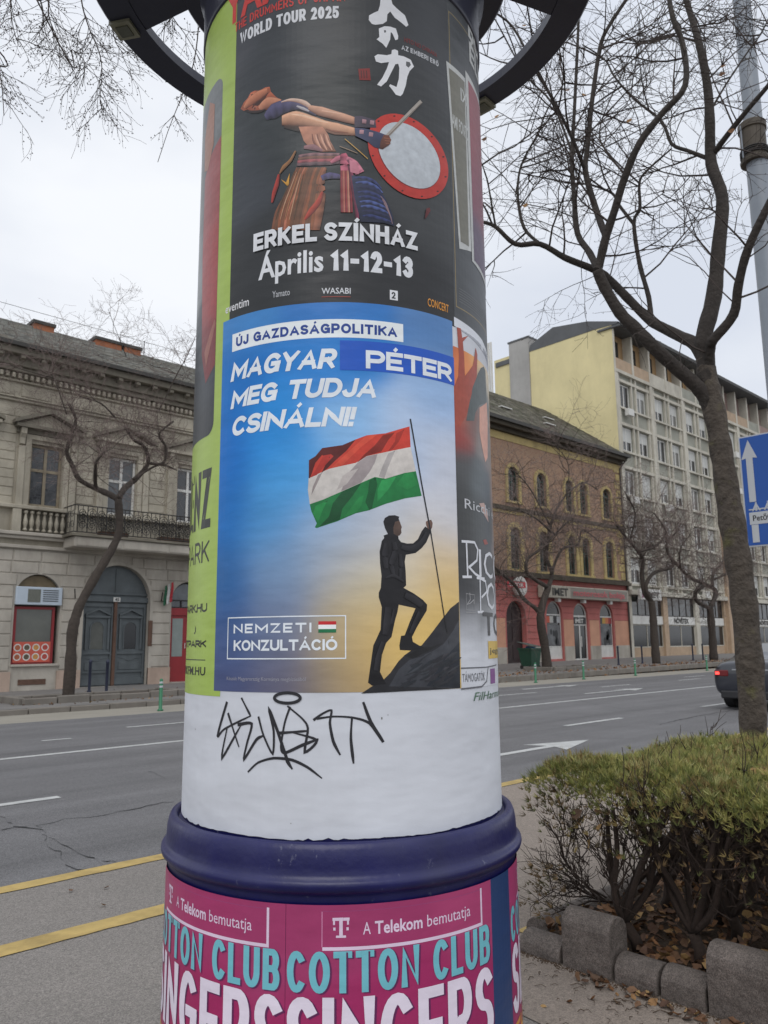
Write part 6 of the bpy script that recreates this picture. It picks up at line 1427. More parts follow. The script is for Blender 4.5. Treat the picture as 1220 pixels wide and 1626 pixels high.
far_tree((870,1063), [(LQ((290,700),(280,600),(262,500),(268,430),(295,350)), .24, .15), (LQ((262,470),(240,440),(190,400),(150,340),(70,270),(20,220)), .11, .05), (LQ((290,350),(240,320),(205,290),(205,235),(260,190),(320,130),(380,70)), .11, .04),
  (LQ((295,350),(310,290),(285,230),(290,170),(305,90),(330,20),(370,-40)), .12, .05), (LQ((305,300),(330,230),(360,185),(420,170),(440,110),(520,170)), .08, .03), (LQ((320,130),(240,60),(160,20)), .06, .03), (LQ((370,-40),(440,-90),(500,-60)), .05, .03), (LQ((300,90),(220,-60),(150,-140)), .04, .02), (LQ((370,-20),(380,-160),(330,-240)), .03, .015)], None, 6,
  'bare wide branching tree beside the green rubbish bin and the red shop front', 21.8, 220, fac=1.0, Lk=1.3)
far_tree((1042,1052), [(LQ((750,675),(742,580),(735,470),(728,410)), .26, .20), (LQ((728,410),(700,375),(688,300),(692,240),(672,200),(620,140),(580,90)), .16, .06), (LQ((728,410),(705,350),(740,290),(820,262),(790,180),(840,110)), .12, .05), (LQ((672,200),(740,180),(790,120),(740,40)), .09, .04), (LQ((640,150),(660,40),(620,-40)), .06, .03)], None, 7,
  'bare tree with a knotted twisting trunk in front of the white shop signs', 21.8, 150, fac=1.1, Lk=1.5)
far_tree((1133,1048), [(LQ((992,665),(985,560),(975,440)), .28, .22), (LQ((975,440),(920,410),(915,370),(950,345)), .14, .12), (LQ((975,440),(1000,370),(955,340),(890,310),(850,270),(800,210),(790,130)), .17, .06), (LQ((985,350),(990,290),(1030,240),(1045,160)), .10, .05), (LQ((990,320),(1050,295),(1120,290)), .09, .05), (LQ((850,270),(850,190),(900,120)), .07, .03)], None, 8,
  'bare tree with a loop shaped fork, farthest of the pavement trees', 21.8, 130, fac=1.2, Lk=1.6)
# ---- twigs hanging in at the top left, from a tree left of the frame
ot = thing('street_tree', (-.75, 3.9, 0), 'bare tree whose fine budded twigs hang into the upper left sky', 'tree'); g = Grower(77); rd = g.r
HN = np.array([math.cos(R(62)), math.sin(R(62)), 0])
def hp(x, y, off=0.0): r = ray(x/3.05, y/3.05); p = r*((4.6+off)/r.dot(HN)); return Vector((p[0], p[1], p[2]+EYE))
g.limb([(-.75,3.9,-.05), (-.72,3.9,1.5), (-.78,3.95,3.2), (-.6,4.1,4.6)], .16, .11, 12, .04); g.big.build('trunk', BARK, ot, smooth=True); g.big = MB()
top = Vector((.6, 5.0, 7.4)); top2 = Vector((2.2, 5.2, 7.6))
g.limb([(-.6,4.1,4.6), (-.3,4.4,5.9), top], .09, .05, 8); g.limb([top, (1.4,5.1,7.8), top2], .05, .025, 7); g.limb([(-.6,4.1,4.6), (-1.3,4.4,6.0), (-1.6,4.6,7.5)], .08, .03, 8)
def hang(start, spots, n=30, r=.0055, sd=.75, L=.26):
    P = smooth([start]+[hp(*s) for s in spots], 5); m = len(P); g.fine.tube(P, [max(.0022, r*(1-.7*i/m)) for i in range(m)], 4, cap=False)
    for k in range(int(n*.75)):
        i = int(rd.uniform(.35, 1)*(m-2)); d = (P[i+1]-P[i]).normalized(); s = d.orthogonal(); s.rotate(Matrix.Rotation(rd.uniform(0,6.28), 3, d))
        g.shoot(P[i], d*.8+s*.6, rd.uniform(.5, 1.2)*L, .0026, 1, trop=-.12, curl=.25, kids=4, seeds=sd*.7, nseg=4, ang=.6, minr=.0010)
hang(top, [(380,-200),(395,0),(430,130),(480,250),(495,350),(485,480),(500,540)], 46); hang(top, [(230,-180),(235,0),(240,90),(285,210),(290,330)], 26); hang(top, [(280,200),(350,240),(410,300),(400,420)], 20)
hang(top, [(40,-200),(50,-20),(60,110),(90,220)], 22); hang(Vector((-.3,4.4,5.9)), [(-60,180),(-10,330),(10,420),(20,560)], 26); hang(top, [(120,-120),(190,-20),(210,110),(150,210)], 12, sd=.2)
hang(top2, [(860,-150),(840,60),(800,130),(790,260)], 14, L=.2); hang(top2, [(960,-120),(960,150),(930,340),(880,470),(820,620),(765,785)], 18, L=.14, sd=.55); hang(top2, [(720,-160),(830,70),(900,170),(975,300)], 12, L=.16)
hang(top, [(500,-150),(530,60),(560,200),(600,260)], 16, L=.2)
g.big.build('branches', BARKD, ot, smooth=True, kind='stuff'); g.fine.build('twigs', TWIG, ot, kind='stuff'); g.seeds.build('buds', TWIG, ot, kind='stuff')

# ================================================================ hedge bed
CONC = mat('concrete_kerb', lin((120,111,105), .78), .92, .4, 4.5, .014, 22, stain=.6); asphalt_detail(CONC, .6, 260)
bed = thing('bed_kerb', (3.57, 2.0, 0), 'low concrete edging with taller rounded posts round the hedge bed', 'kerb edging')
random.seed(12)
def kstone(y0, y1, h, t=.15, along='y', c=3.62, nm='kerb_block'):
    n = 9; pr = [(-t/2, -.05), (t/2, -.05), (t/2, h-t*.42)]+[(t/2*math.cos(a), h-t*.42+t*.42*math.sin(a)) for a in (math.pi*i/8 for i in range(1, 8))]+[(-t/2, h-t*.42)]
    mb = MB(); j = random.uniform(-.01, .01); th = random.uniform(-.02,.02)
    pr = [(p+j, q+random.uniform(-.002,.002)) for p, q in pr]
    if along == 'y': mb.prism([(c+p, q) for p, q in pr], y0+.006, y1-.006)
    else: mb.prism([(c+p, q) for p, q in pr], y0+.006, y1-.006, axis='x')
    o = mb.build(nm, CONC, bed, fixn=True); m = o.modifiers.new('b', 'BEVEL'); m.width = .012; m.segments = 2; m.limit_method = 'ANGLE'; m.angle_limit = R(50); return o
for y0, y1, h, t in ((2.46,2.72,.10,.17),(2.17,2.45,.27,.17),(1.94,2.165,.125,.17),(1.715,1.935,.13,.17),(1.40,1.71,.29,.18),(1.16,1.39,.13,.17),(.93,1.155,.13,.17),(.62,.92,.28,.17)): kstone(y0, y1, h, t)
for i in range(11): x = 3.74+i*.42; kstone(x, x+.42, .27 if i % 5 == 4 else .11, .15, 'x', 2.74)
SOIL = mat('soil', lin((84,66,50), .7), .95, .4, 6, .02, 40)
flat('soil', 3.65, 8.4, .3, 2.70, .05, SOIL, kind='structure')
# leaf litter
rr = random.Random(31); mb = MB()
for i in range(5200):
    x, y = rr.uniform(3.68, 8.2), rr.uniform(.4, 2.66)
    if x > 6 and rr.random() < .5: continue
    leaf(mb, Vector((x, y, .06+rr.random()*.05)), rr.uniform(.035, .075), rr)
mb.build('bed_leaf_litter', LEAFM, kind='stuff'); mb = MB()
for i in range(320):
    y = rr.uniform(.4, 2.3) if rr.random() < .45 else rr.uniform(.4, 1.6); x = 3.53-abs(rr.gauss(0, .06+.14*max(0, 1.9-y))); leaf(mb, Vector((x, y, .008+.012*rr.random())), rr.uniform(.025, .065), rr)
for i in range(26): leaf(mb, Vector((rr.uniform(2.5, 3.5), rr.uniform(1.2, 5.0), .008)), rr.uniform(.015, .035), rr)
for px, py in ((947,1551),(1010,1580),(943,1590),(880,1480),(112,1417),(170,1412),(164,1440),(905,1595)): q = gnd(px, py); leaf(mb, Vector((q[0], q[1], .012)), .04, rr)
for i in range(1500):
    x = rr.uniform(20, 56); y = 19.5+abs(rr.gauss(0, 1.3)); leaf(mb, Vector((x, y, pz(x)+.02 if y > 19.8 else .02)), rr.uniform(.05, .14), rr, col=LC[rr.randrange(3)])
for i in range(260): x = rr.uniform(7.0, 15); y = 20.2+abs(rr.gauss(0, 2.4)); leaf(mb, Vector((x, y, pz(x)+.02)), rr.uniform(.04, .09), rr)
mb.build('fallen_leaves', LEAFM, kind='stuff')
# bits of twig and grit on the pavement
mb = MB()
for i in range(230):
    y = rr.uniform(.3, 2.6); x = 3.5-abs(rr.gauss(0, .28)); a_ = rr.uniform(0, 3.14); L_ = rr.uniform(.008, .07); mb.tube([(x,y,.008),(x+L_*math.cos(a_)*.5,y+L_*math.sin(a_)*.5,.012),(x+L_*math.cos(a_+.5),y+L_*math.sin(a_+.5),.007)], rr.uniform(.001,.0025), 3)
for i in range(1500):
    y = rr.uniform(.3, 2.75); x = 3.535-abs(rr.gauss(0, .022)); r_ = rr.uniform(.002, .008); mb.add([(x-r_,y,.004),(x,y-r_,.004),(x+r_,y+r_*.3,.004),(x,y,.004+r_)], [(0,1,3),(1,2,3),(2,0,3)])
mb.build('pavement_debris', mat('grit', lin((92,74,58), .8), .95, .5, 60), kind='stuff')
# hedge
hd = thing('hedge', (4.8, 1.8, .05), 'clipped olive green hedge with bare dark stems below, growing in the edged bed', 'hedge'); g = Grower(101); rd = g.r
bases = [gnd(1016,1509,.06), gnd(1114,1534,.06), gnd(1171,1492,.06)]+[(x+rd.uniform(-.1,.1), y+rd.uniform(-.08,.08)) for x in (4.55, 5.15, 5.7) for y in (1.05, 1.55, 2.05, 2.45)]+[(3.95,1.15),(4.0,1.45)]
tips = []; HS = MB()
HB = mat('hedge_bark', lin((72,58,50), .65), .95, .4, 10, .006, 60)
for bi, (bx, by) in enumerate(bases):
    g.big = MB(); nb = 7 if bi < 3 else 5
    p0 = Vector((bx, by, .04)); q = Vector((bx+rd.uniform(-.08,.04), by+rd.uniform(-.06,.06), .20)); g.big.tube([p0, (p0+q)/2+Vector((.01,-.01,0)), q], [.034, .030, .027], 7)
    for k in range(nb):
        a = rd.uniform(0, 6.28); s = .30*rd.random()**.5+.06; e = Vector((bx+s*math.cos(a), by+s*math.sin(a), rd.uniform(.70, .80))); e.x = max(3.72, e.x); e.y = min(2.6, e.y)
        P = smooth([q, q.lerp(e, .3)+Vector((rd.gauss(0,.03), rd.gauss(0,.03), -.02)), q.lerp(e, .65)+Vector((rd.gauss(0,.035), rd.gauss(0,.035), 0)), e], 3); g.big.tube(P, [.021-.012*i/len(P) for i in range(len(P))], 5)
        for m in range(5):
            i = rd.randrange(3, len(P)-1); d = (P[i+1]-P[i]).normalized(); sd = Vector((rd.gauss(0,1), rd.gauss(0,1), .5)).normalized(); g.shoot(P[i], d*.5+sd*.7, rd.uniform(.14, .32), .0065, 1, trop=.25, curl=.35, kids=4, nseg=4, ang=.6, minr=.0016); tips.append(P[i])
    g.big.build('stem', HB, hd, smooth=True)
# outer skirt of twigs on the end face and the street side
for k in range(330):
    if rd.random() < .6: p = Vector((3.74+rd.uniform(0,.12), rd.uniform(.7, 2.6), rd.uniform(.22,.62)))
    else: p = Vector((rd.uniform(3.75, 6.0), 2.58-rd.uniform(0,.1), rd.uniform(.2,.6)))
    if p.z < .4 and rd.random() < .6: continue
    g.shoot(p, Vector((rd.gauss(-.3,.5), rd.gauss(.1,.5), .8)), rd.uniform(.10,.26), .0045, 1, trop=.2, curl=.4, kids=4, nseg=4, minr=.0014)
for k in range(9):   # low tuft at the street corner
    g.shoot(Vector((3.95+rd.uniform(-.05,.05), 2.45+rd.uniform(-.05,.08), .22)), Vector((-.5, .55, rd.uniform(-.1,.5))), rd.uniform(.12,.32), .006, 2, trop=.12, curl=.3, kids=5, nseg=4, minr=.0014)
g.fine.build('twigs', HB, hd, kind='stuff')
FOL = mat('juniper_foliage', (.3,.3,.3), .85, .3, 25, attr=True); fm = MB()
GC = [lin(c, 1.22) for c in ((140,140,76),(124,130,70),(162,156,94),(106,112,64),(150,132,84),(168,166,112),(126,108,70))]; BC = [lin(c, 1.0) for c in ((112,92,62),(96,84,58),(128,104,70),(88,86,54))]
def hz(x, y):
    e = min(1, max(0, (x-3.62)/.22))*min(1, max(0, (2.70-y)/.2)); return .845+.095*max(0, e)**.35+.014*math.sin(x*5+y*3)+.014*math.sin(y*9-x*4)+.01*math.sin(x*23+y*17)-.022*(x-3.6)
def spray(c, d, s, col):
    d = d.normalized(); o = d.orthogonal().normalized(); w = d.cross(o)
    for j in range(9):
        a = rd.uniform(0, 6.28); sp = rd.uniform(.15, .75); v = (d+(o*math.cos(a)+w*math.sin(a))*sp).normalized(); L = s*rd.uniform(.6, 1.2); sw = v.cross(Vector((rd.gauss(0,1), rd.gauss(0,1), rd.gauss(0,1)))).normalized()*rd.uniform(.0015,.0028)
        b = c+v*L*.15; fm.add([tuple(b-sw), tuple(b+sw), tuple(c+v*L)], [(0,1,2)], col)
for i in range(24000):
    x, y = rd.uniform(3.60, 6.15), rd.uniform(.55, 2.70); top_ = hz(x, y); e = rd.random()
    edge_ = x < 3.9 or y > 2.5
    z = top_-abs(rd.gauss(0, .03))+(rd.random() < .07)*rd.uniform(0, .05) if e < .62 else top_-rd.uniform(.02, .15+.06*math.sin(y*8+x*3))
    cl = math.sin(x*13+y*7)+math.sin(y*17-x*5)+rd.gauss(0, .8); dd = Vector((rd.gauss(0,.35)-(.5 if x < 3.8 else 0), rd.gauss(0,.35)+(.5 if y > 2.55 else 0), 1.0 if e < .62 else .6))
    col = rd.choice(GC[:4] if cl > -.4 else GC[3:]) if z > top_-.12 else rd.choice(BC+GC[3:5]); spray(Vector((x, y, z)), dd, rd.uniform(.035, .065), col)
for i in range(620):
    if rd.random() < .65: x, y = 3.64+abs(rd.gauss(0,.07)), rd.uniform(.6, 2.65)
    else: x, y = rd.uniform(3.65, 6.1), 2.66-abs(rd.gauss(0,.06))
    z = .76-abs(rd.gauss(0, .12)); 
    if z < .12: continue
    spray(Vector((x, y, z)), Vector((rd.gauss(-.3,.5), rd.gauss(.1,.5), .5)), rd.uniform(.03,.055), rd.choice(BC+GC[3:5]))
for i in range(90): spray(Vector((3.66+rd.uniform(-.14,.1), 2.62+rd.gauss(0,.10), rd.uniform(.16,.44))), Vector((rd.gauss(-.5,.4), rd.gauss(.4,.4), .3)), rd.uniform(.03,.05), rd.choice(BC))
fm.build('foliage', FOL, hd, kind='stuff'); mb = MB()
for i in range(90):
    x, y = rd.uniform(3.7, 6.0), rd.uniform(.7, 2.6); leaf(mb, Vector((x, y, hz(x, y)-rd.uniform(-.01,.05))), rd.uniform(.03,.06), rd, Vector((rd.gauss(0,.6), rd.gauss(0,.6), 1)))
for i in range(30): x, y = 4.35+rd.gauss(0,.15), 1.75+rd.gauss(0,.10); leaf(mb, Vector((x, y, hz(x, y)-.01)), rd.uniform(.05,.09), rd)
for i in range(14): leaf(mb, Vector((3.66+rd.uniform(0,.2), rd.uniform(.7,2.5), rd.uniform(.35,.8))), rd.uniform(.04,.07), rd, Vector((-1, rd.gauss(0,.5), rd.gauss(0,.5))))
mb.build('caught_leaves', LEAFM, hd, kind='stuff')

# ================================================================ street furniture
PGR = mat('pale_grey_metal', lin((158,166,176), .85), .45, .15, 3, stain=.3); CAN = mat('brown_canister', lin((92,82,68), .8), .6, .35, 6, stain=.4)
LX = 8.6; py_ = atX(1197,200,LX)[1]; lp_ = thing('lamp_post', (LX, py_, 0), 'tall pale grey lamp post with a dark cylinder clamped round it, at the right edge', 'lamp post')
zc0, zc1 = atX(1199,262,LX)[2], atX(1199,196,LX)[2]
MB().lathe([(.16,0),(.16,.9),(.125,1.0),(.118,zc0+.1)], 24, (LX, py_)).build('pole', PGR, lp_, smooth=True); MB().lathe([(.100,zc0),(.088,11.5)], 24, (LX, py_)).build('upper_pole', PGR, lp_, smooth=True)
MB().lathe([(.0,zc0),(.15,zc0),(.155,zc0+.03),(.135,zc0+.05),(.135,zc1-.10),(.15,zc1-.09),(.15,zc1-.02),(.13,zc1),(.0,zc1)], 28, (LX-.02, py_+.015)).build('clamped_cylinder', CAN, lp_, smooth=False)
mb = MB(); 
for i in range(4): z = zc0+.09+i*.022; mb.tube([(LX-.02+.142*math.cos(t), py_+.015+.142*math.sin(t), z) for t in (2*math.pi*q/20 for q in range(21))], .009, 5)
mb.build('cable_coil', IRON, lp_); MB().tube([(LX-.15,py_+.09,zc0+.05),(LX-.15,py_+.09,zc1-.05)], .008, 5).build('strap', PGR, lp_)
for z in (zc1+.35, zc1+.75): MB().lathe([(.094,z),(.097,z+.005),(.097,z+.02),(.094,z+.025)], 24, (LX, py_)).build('band', GUTM, lp_)
SX = 8.3; SB = mat('sign_blue', lin((22,84,170), .9), .4, .06, 3); SW = mat('sign_white', lin((200,204,208), .85), .4, .06, 3)
yl = atX(1172,695,SX)[1]; zt, zb = atX(1172,695,SX)[2], atX(1190,869,SX)[2]
rs = thing('road_sign', (SX, yl-.5, zb), 'large blue direction sign with a white upward arrow beside the tree trunk', 'road sign')
def sg_(px, py): q = atX(px, py, SX); return (q[1], q[2])
def splate(nm, pts_, x0, x1, m, par): return MB().prism(pts_, x0, x1, axis='x').build(nm, m, par, fixn=True)
W_ = 1.15
splate('sign_panel', [(yl,zb),(yl,zt),(yl-W_,zt),(yl-W_,zb)], SX, SX+.03, SW, rs); splate('sign_face', [(yl-.015,zb+.015),(yl-.015,zt-.015),(yl-W_+.015,zt-.015),(yl-W_+.015,zb+.015)], SX-.004, SX-.0005, SB, rs)
ya = sg_(1193,760)[0]; zt_, zh = sg_(1190.3,695.5)[1], sg_(1192,727)[1]; zs_ = sg_(1196,797)[1]
hw = (sg_(1181,726)[0]-sg_(1206,722)[0])/2; sh = hw*.42
for yy in (ya, ya-.50): splate('arrow', [(yy-sh,zs_),(yy-sh,zh),(yy-hw,zh-.01),(yy,zt_-.02),(yy+hw,zh-.01),(yy+sh,zh),(yy+sh,zs_)], SX-.008, SX-.0045, SW, rs)
zp1, zp0 = sg_(1186,815)[1], sg_(1188,834)[1]; zb2 = sg_(1205,861)[1]
splate('name_plate', [(yl-.05,zp0),(yl-.05,zp1),(yl-.80,zp1),(yl-.80,zp0)], SX-.008, SX-.0045, SW, rs)
splate('arrow', [(ya-sh,zb2),(ya-sh,zp0-.004),(ya+sh,zp0-.004),(ya+sh,zb2)], SX-.008, SX-.0045, SW, rs)
ib = zp1+.012; mb = MB()
for c in (.055, .175):
    y_ = yl-.07-c; mb.prism([(y_-.045,ib+.0),(y_,ib+.09),(y_+.045,ib),(y_+.03,ib),(y_,ib+.06),(y_-.03,ib)], SX-.008, SX-.0045, axis='x'); mb.prism([(y_-.008,ib),(y_-.008,ib+.09),(y_+.008,ib+.09),(y_+.008,ib)], SX-.0085, SX-.0046, axis='x')
mb.prism([(yl-.05,ib+.012),(yl-.05,ib+.024),(yl-.32,ib+.024),(yl-.32,ib+.012)], SX-.009, SX-.0047, axis='x'); mb.build('bridge_symbol', SW, rs, fixn=True)
c = bpy.data.curves.new('t', 'FONT'); c.body = 'Petőfi Híd'; c.size = 1; c.resolution_u = 3; c.offset = .012; o = bpy.data.objects.new('t', c); me = o.to_mesh(); s = .058/.69
mb = MB(); mb.add([(SX-.0095, yl-.08-v.co.x*s*.92, zp0+.036+v.co.y*s) for v in me.vertices], [tuple(p.vertices) for p in me.polygons]); o.to_mesh_clear(); bpy.data.objects.remove(o); mb.build('lettering', IRON, rs)
for z in (zb+.25, zt-.25): MB().box(SX+.03, LX-.1, py_-.03, py_+.03, z-.03, z+.03).build('bracket', PGR, rs)
# green bollards
GB_ = mat('green_plastic', lin((44,122,84), .85), .45, .12, 8, stain=.2)
def bollard(x, y, lab, src=[None]):
    if src[0] is None:
        t = thing('bollard', (x, y, 0), lab, 'bollard', 'green bollards along the parking strip'); MB().lathe([(.0,.004),(.075,.004),(.075,.03),(.042,.05),(.042,.74),(.03,.77),(.0,.78)], 16, (x, y)).build('post', GB_, t, smooth=True)
        for z in (.56, .66): MB().lathe([(.0425,z),(.0440,z+.002),(.0440,z+.045),(.0425,z+.047)], 16, (x, y)).build('reflective_band', SW, t)
        src[0] = t; return t
    return copy_thing(src[0], (x, y, 0), lab)
bollard(9.58, 18.05, 'slim green bollard with white bands left of the advertising column')
for x, l in ((25.7,'slim green bollard in front of the green rubbish bin'),(29.1,'slim green bollard before the middle of the red shop front'),(33.4,'slim green bollard below the corner of the brick building'),(40.8,'slim green bollard farthest along the road near the parked car')): bollard(x, 18.45, l.replace('parked car', 'dark car'))
NB = mat('navy_post_paint', lin((50,56,78), .8), .6, .25, 6, stain=.3)
def dpost(px, py, Y, h, lab, src=[None]):
    q = atY(px, py, Y); x = q[0]; z = pz(x)
    if src[0] is None:
        t = thing('steel_post', (x, Y, z), lab, 'post', 'dark posts on the far pavement'); MB().lathe([(.045,z-.02),(.045,z+.92),(.055,z+.93),(.055,z+.97),(.03,z+1.02),(.0,z+1.03)], 10, (x, Y)).build('shaft', NB, t, smooth=True); MB().lathe([(.07,z),(.07,z+.06),(.046,z+.07)], 10, (x, Y)).build('foot', NB, t); src[0] = t; return
    copy_thing(src[0], (x, Y, z), lab)
dpost(169,1100,23.6,1,'dark blue post standing before the grey double door'); dpost(142,1092,24.6,1,'scuffed blue post left of the other one before the grey double door')
for px, l in ((983,'dark post below the right end of the long grey shop sign'),(1021,'dark post left of the knotted tree'),(1102,'dark post right of the knotted tree'),(1118,'dark post close beside the loop forked tree')): dpost(px, 1062, 22.4, 1, l)
# tree bed kerbs on the far pavement
def treebed(x0, x1, y0, y1, lab):
    t = thing('tree_bed_edging', ((x0+x1)/2, y0, pz(x0)), lab, 'kerb edging', 'stone edgings round the far tree beds'); x = x0
    while x < x1-.1: bevel(MB().box(x+.01, min(x1, x+.85)-.01, y0-.08, y0+.08, pz(x)-.05, pz(x)+.17+random.uniform(-.02,.02)).build('kerb_block', STONE, t), .02, 1); bevel(MB().box(x+.01, min(x1, x+.85)-.01, y1-.08, y1+.08, pz(x)-.05, pz(x)+.13).build('kerb_block', STONE, t), .02, 1); x += .86
    for xx in (x0, x1): bevel(MB().box(xx-.08, xx+.08, y0+.1, y1-.1, pz(x)-.05, pz(x)+.16).build('kerb_block', STONE, t), .02, 1)
    MB().box(x0+.1, x1-.1, y0+.1, y1-.1, pz(x0)-.05, pz(x0)+.07).build('bed_soil', SOIL, t)
treebed(7.3, 11.9, 20.9, 22.7, 'pale stone edging round the bed of the leaning tree at left')
treebed(30.6, 34.5, 20.9, 22.6, 'low stone edging round the tree near the green bin')
# rubbish bin
q = atY(843,1070,23.6); bx, by, bz = q[0], 23.6, pz(q[0]); BG = mat('bin_green', lin((44,84,66), .85), .5, .2, 4, stain=.25)
rb_ = thing('rubbish_bin', (bx, by, bz), 'big green wheeled rubbish bin with its lid ajar over a blue bag', 'rubbish bin')
mb = MB(); vs = []
for z, w, d in ((.12,.34,.30),(1.0,.43,.40),(1.0,.39,.36),(.3,.32,.27)): vs += [(bx-w,by-d,bz+z),(bx+w,by-d,bz+z),(bx+w,by+d,bz+z),(bx-w,by+d,bz+z)]
mb.add(vs, [(3,2,1,0)]+[(a+i, a+(i+1)%4, a+4+(i+1)%4, a+4+i) for a in (0,4,8) for i in range(4)]+[(12,13,14,15)]); body = mb.build('body', BG, rb_, fixn=True)
mb = MB(); mb.box(bx-.46, bx+.46, by-.44, by-.39, bz+.94, bz+1.02); mb.box(bx-.46, bx+.46, by+.39, by+.44, bz+.94, bz+1.02); mb.box(bx-.46,bx-.41,by-.39,by+.39,bz+.94,bz+1.02); mb.box(bx+.41,bx+.46,by-.39,by+.39,bz+.94,bz+1.02); mb.build('rim', BG, rb_)
MB().add([(bx-.44,by-.35,bz+1.10),(bx+.44,by-.35,bz+1.06),(bx+.44,by+.44,bz+1.22),(bx-.44,by+.44,bz+1.30),(bx-.44,by-.35,bz+1.14),(bx+.44,by-.35,bz+1.10),(bx+.44,by+.44,bz+1.26),(bx-.44,by+.44,bz+1.34)], [(3,2,1,0),(4,5,6,7),(0,1,5,4),(1,2,6,5),(2,3,7,6),(3,0,4,7)]).build('lid', mat('bin_lid', lin((98,112,108), .8), .5, .2, 5), rb_)
mb = MB(); mb.lathe([(.0,bz+1.14),(.2,bz+1.12),(.30,bz+1.0),(.30,bz+.8)], 10, (bx, by-.05)); mb.build('rubbish_bag', mat('blue_bag', lin((40,110,160), .8), .4, .3, 12), rb_)
for sx in (-.36, .36):
    for sy in (-.26, .26): MB().prism([(by+sy+.09*math.cos(t), bz+.09+.09*math.sin(t)) for t in (2*math.pi*i/12 for i in range(12))], bx+sx-.03, bx+sx+.03, axis='x').build('wheel', IRON, rb_, fixn=True)

# ================================================================ car
CARP = mat('car_paint', lin((46,50,62), .6), .28, .08, 3, spec=.6, coat=.8); TYRE = mat('tyre', (.02,.02,.021), .85, .2, 20); RIM = mat('rim_silver', (.45,.46,.48), .3, .1, 5, metal=.9); BLKP = mat('black_trim', (.02,.02,.022), .5, .2, 8)
CARG = mat('car_glass', (.02,.024,.03), .04, .2, 2, spec=1.0, coat=1); TAIL = mat('tail_light_lens', (.16,.012,.014), .2, .1, 5); TLIT = mat('lit_tail_light', (1,.06,.05), .3, .1, 5, emit=2.2)
X0, Y0 = 18.4, 7.34; car = thing('parked_car' if 0 else 'car', (X0+2.3, Y0, 0), 'dark blue grey saloon car driving away, half hidden behind the tree trunk', 'car')
secs = [(0.0,[(.66,.34),(.80,.44),(.84,.68),(.80,.88),(.62,.97),(.3,.99)]),(.10,[(.72,.25),(.86,.38),(.895,.68),(.85,.93),(.66,1.03),(.33,1.05)]),(.45,[(.76,.22),(.89,.38),(.91,.68),(.865,.95),(.68,1.07),(.34,1.10)]),(.72,[(.78,.2),(.9,.38),(.92,.68),(.87,.96),(.69,1.11),(.35,1.14)]),
 (1.35,[(.78,.2),(.9,.38),(.92,.68),(.87,.96),(.61,1.38),(.31,1.42)]),(2.1,[(.78,.2),(.9,.38),(.92,.68),(.87,.95),(.60,1.43),(.30,1.465)]),(2.8,[(.78,.2),(.9,.38),(.92,.68),(.87,.94),(.60,1.38),(.3,1.415)]),(3.5,[(.78,.2),(.9,.38),(.92,.68),(.86,.90),(.68,1.0),(.34,1.03)]),
 (4.3,[(.74,.2),(.88,.38),(.90,.62),(.82,.76),(.6,.85),(.3,.88)]),(4.62,[(.6,.26),(.72,.38),(.76,.54),(.68,.66),(.5,.70),(.25,.72)])]
mb = MB(); K_ = 12
for x, h in secs:
    ring_ = [(-y, z) for y, z in h]+[(y, z) for y, z in reversed(h)]
    for y, z in ring_: mb.v.append((X0+x, Y0+y, z*1.06))
for i in range(len(secs)-1):
    for j in range(K_): mb.f.append((i*K_+j, i*K_+(j+1) % K_, (i+1)*K_+(j+1) % K_, (i+1)*K_+j)); mb.c.append(None)
mb.f.append(tuple(range(K_))); mb.f.append(tuple((len(secs)-1)*K_+j for j in range(K_))); mb.c += [None]*2
body = mb.build('body', CARP, car, smooth=True, fixn=True); m = body.modifiers.new('s', 'SUBSURF'); m.levels = m.render_levels = 2
def cq(nm, P, m, par=None): return MB().add([(X0+a, Y0+b, c*1.06+.004) for a, b, c in P], [(0,1,2,3)]).build(nm, m, par or car)
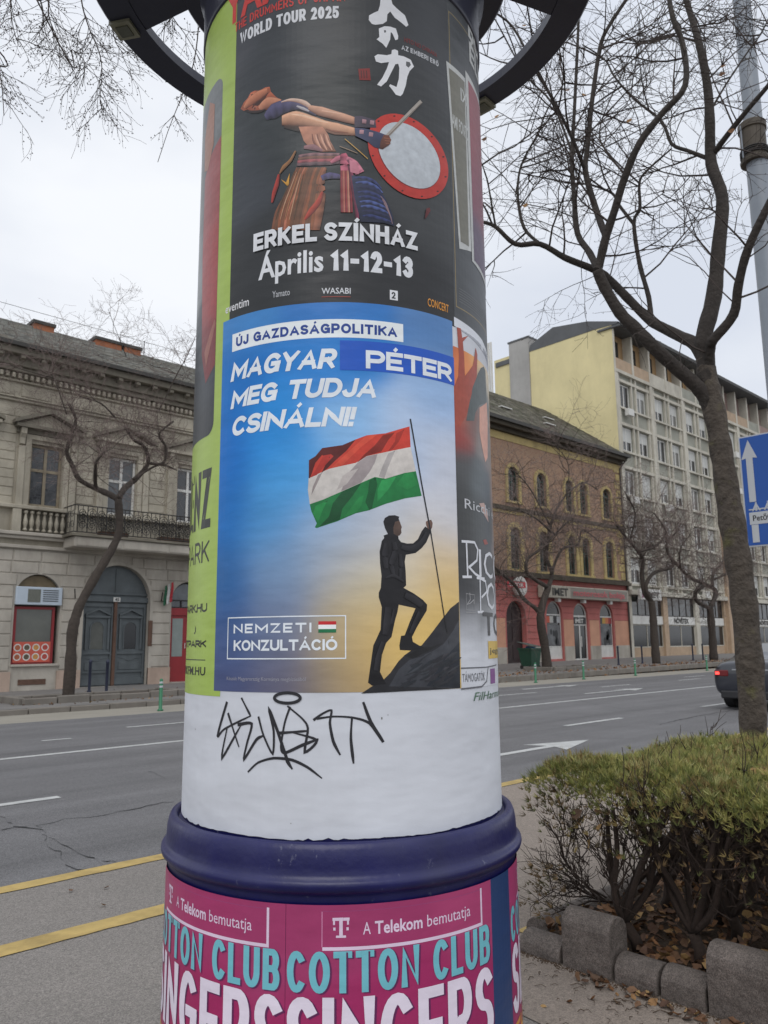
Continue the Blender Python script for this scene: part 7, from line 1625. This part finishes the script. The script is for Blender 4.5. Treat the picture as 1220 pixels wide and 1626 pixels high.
cq('rear_window', [(.76,-.58,1.15),(.76,.58,1.15),(1.30,.50,1.41),(1.30,-.50,1.41)], CARG)
for s in (-1, 1):
    cq('side_window', [(1.0,s*.845,1.04),(2.05,s*.86,1.03),(2.05,s*.68,1.375),(1.42,s*.675,1.34)], CARG); cq('side_window', [(2.12,s*.86,1.03),(3.25,s*.855,1.0),(2.75,s*.685,1.34),(2.12,s*.68,1.375)], CARG)
    MB().box(X0-.012, X0+.22, Y0+s*.60-.17, Y0+s*.60+.25 if s > 0 else Y0+s*.60+.17, .74, .90).build('tail_light', TAIL, car) if 0 else None
    y0, y1 = (Y0+.50, Y0+.815) if s > 0 else (Y0-.815, Y0-.50); tl = bevel(MB().box(X0-.005, X0+.20, y0, y1, .76, .90).build('tail_light', TAIL, car), .02, 2); MB().box(X0-.012, X0-.006, (Y0+.70 if s > 0 else Y0-.79), (Y0+.79 if s > 0 else Y0-.70), .80, .86).build('lit_lamp', TLIT, tl)
    for wx_ in (.95, 3.72):
        w = MB().prism([(X0+wx_+.325*math.cos(t), .325+.325*math.sin(t)) for t in (2*math.pi*i/24 for i in range(24))], Y0+s*.93-(.22 if s > 0 else 0), Y0+s*.93+(0 if s > 0 else .22)).build('wheel', TYRE, car, fixn=True)
        yy = Y0+s*.935; MB().prism([(X0+wx_+.22*math.cos(t), .325+.22*math.sin(t)) for t in (2*math.pi*i/20 for i in range(20))], min(yy, yy+s*.006), max(yy, yy+s*.006)).build('rim', RIM, w, fixn=True)
    MB().box(X0+2.95, X0+3.12, Y0+s*.93-.08, Y0+s*.93+.12 if s > 0 else Y0+s*.93+.08, .98, 1.1).build('mirror', CARP, car)
bevel(MB().box(X0-.02, X0+.3, Y0-.70, Y0+.70, .26, .44).build('rear_bumper_trim', BLKP, car), .03, 2)
MB().box(X0-.022, X0-.002, Y0-.26, Y0+.26, .70, .82).build('number_plate', SW, car); MB().box(X0-.010, X0+.05, Y0-.40, Y0+.40, .90, .93).build('boot_trim', RIM, car)
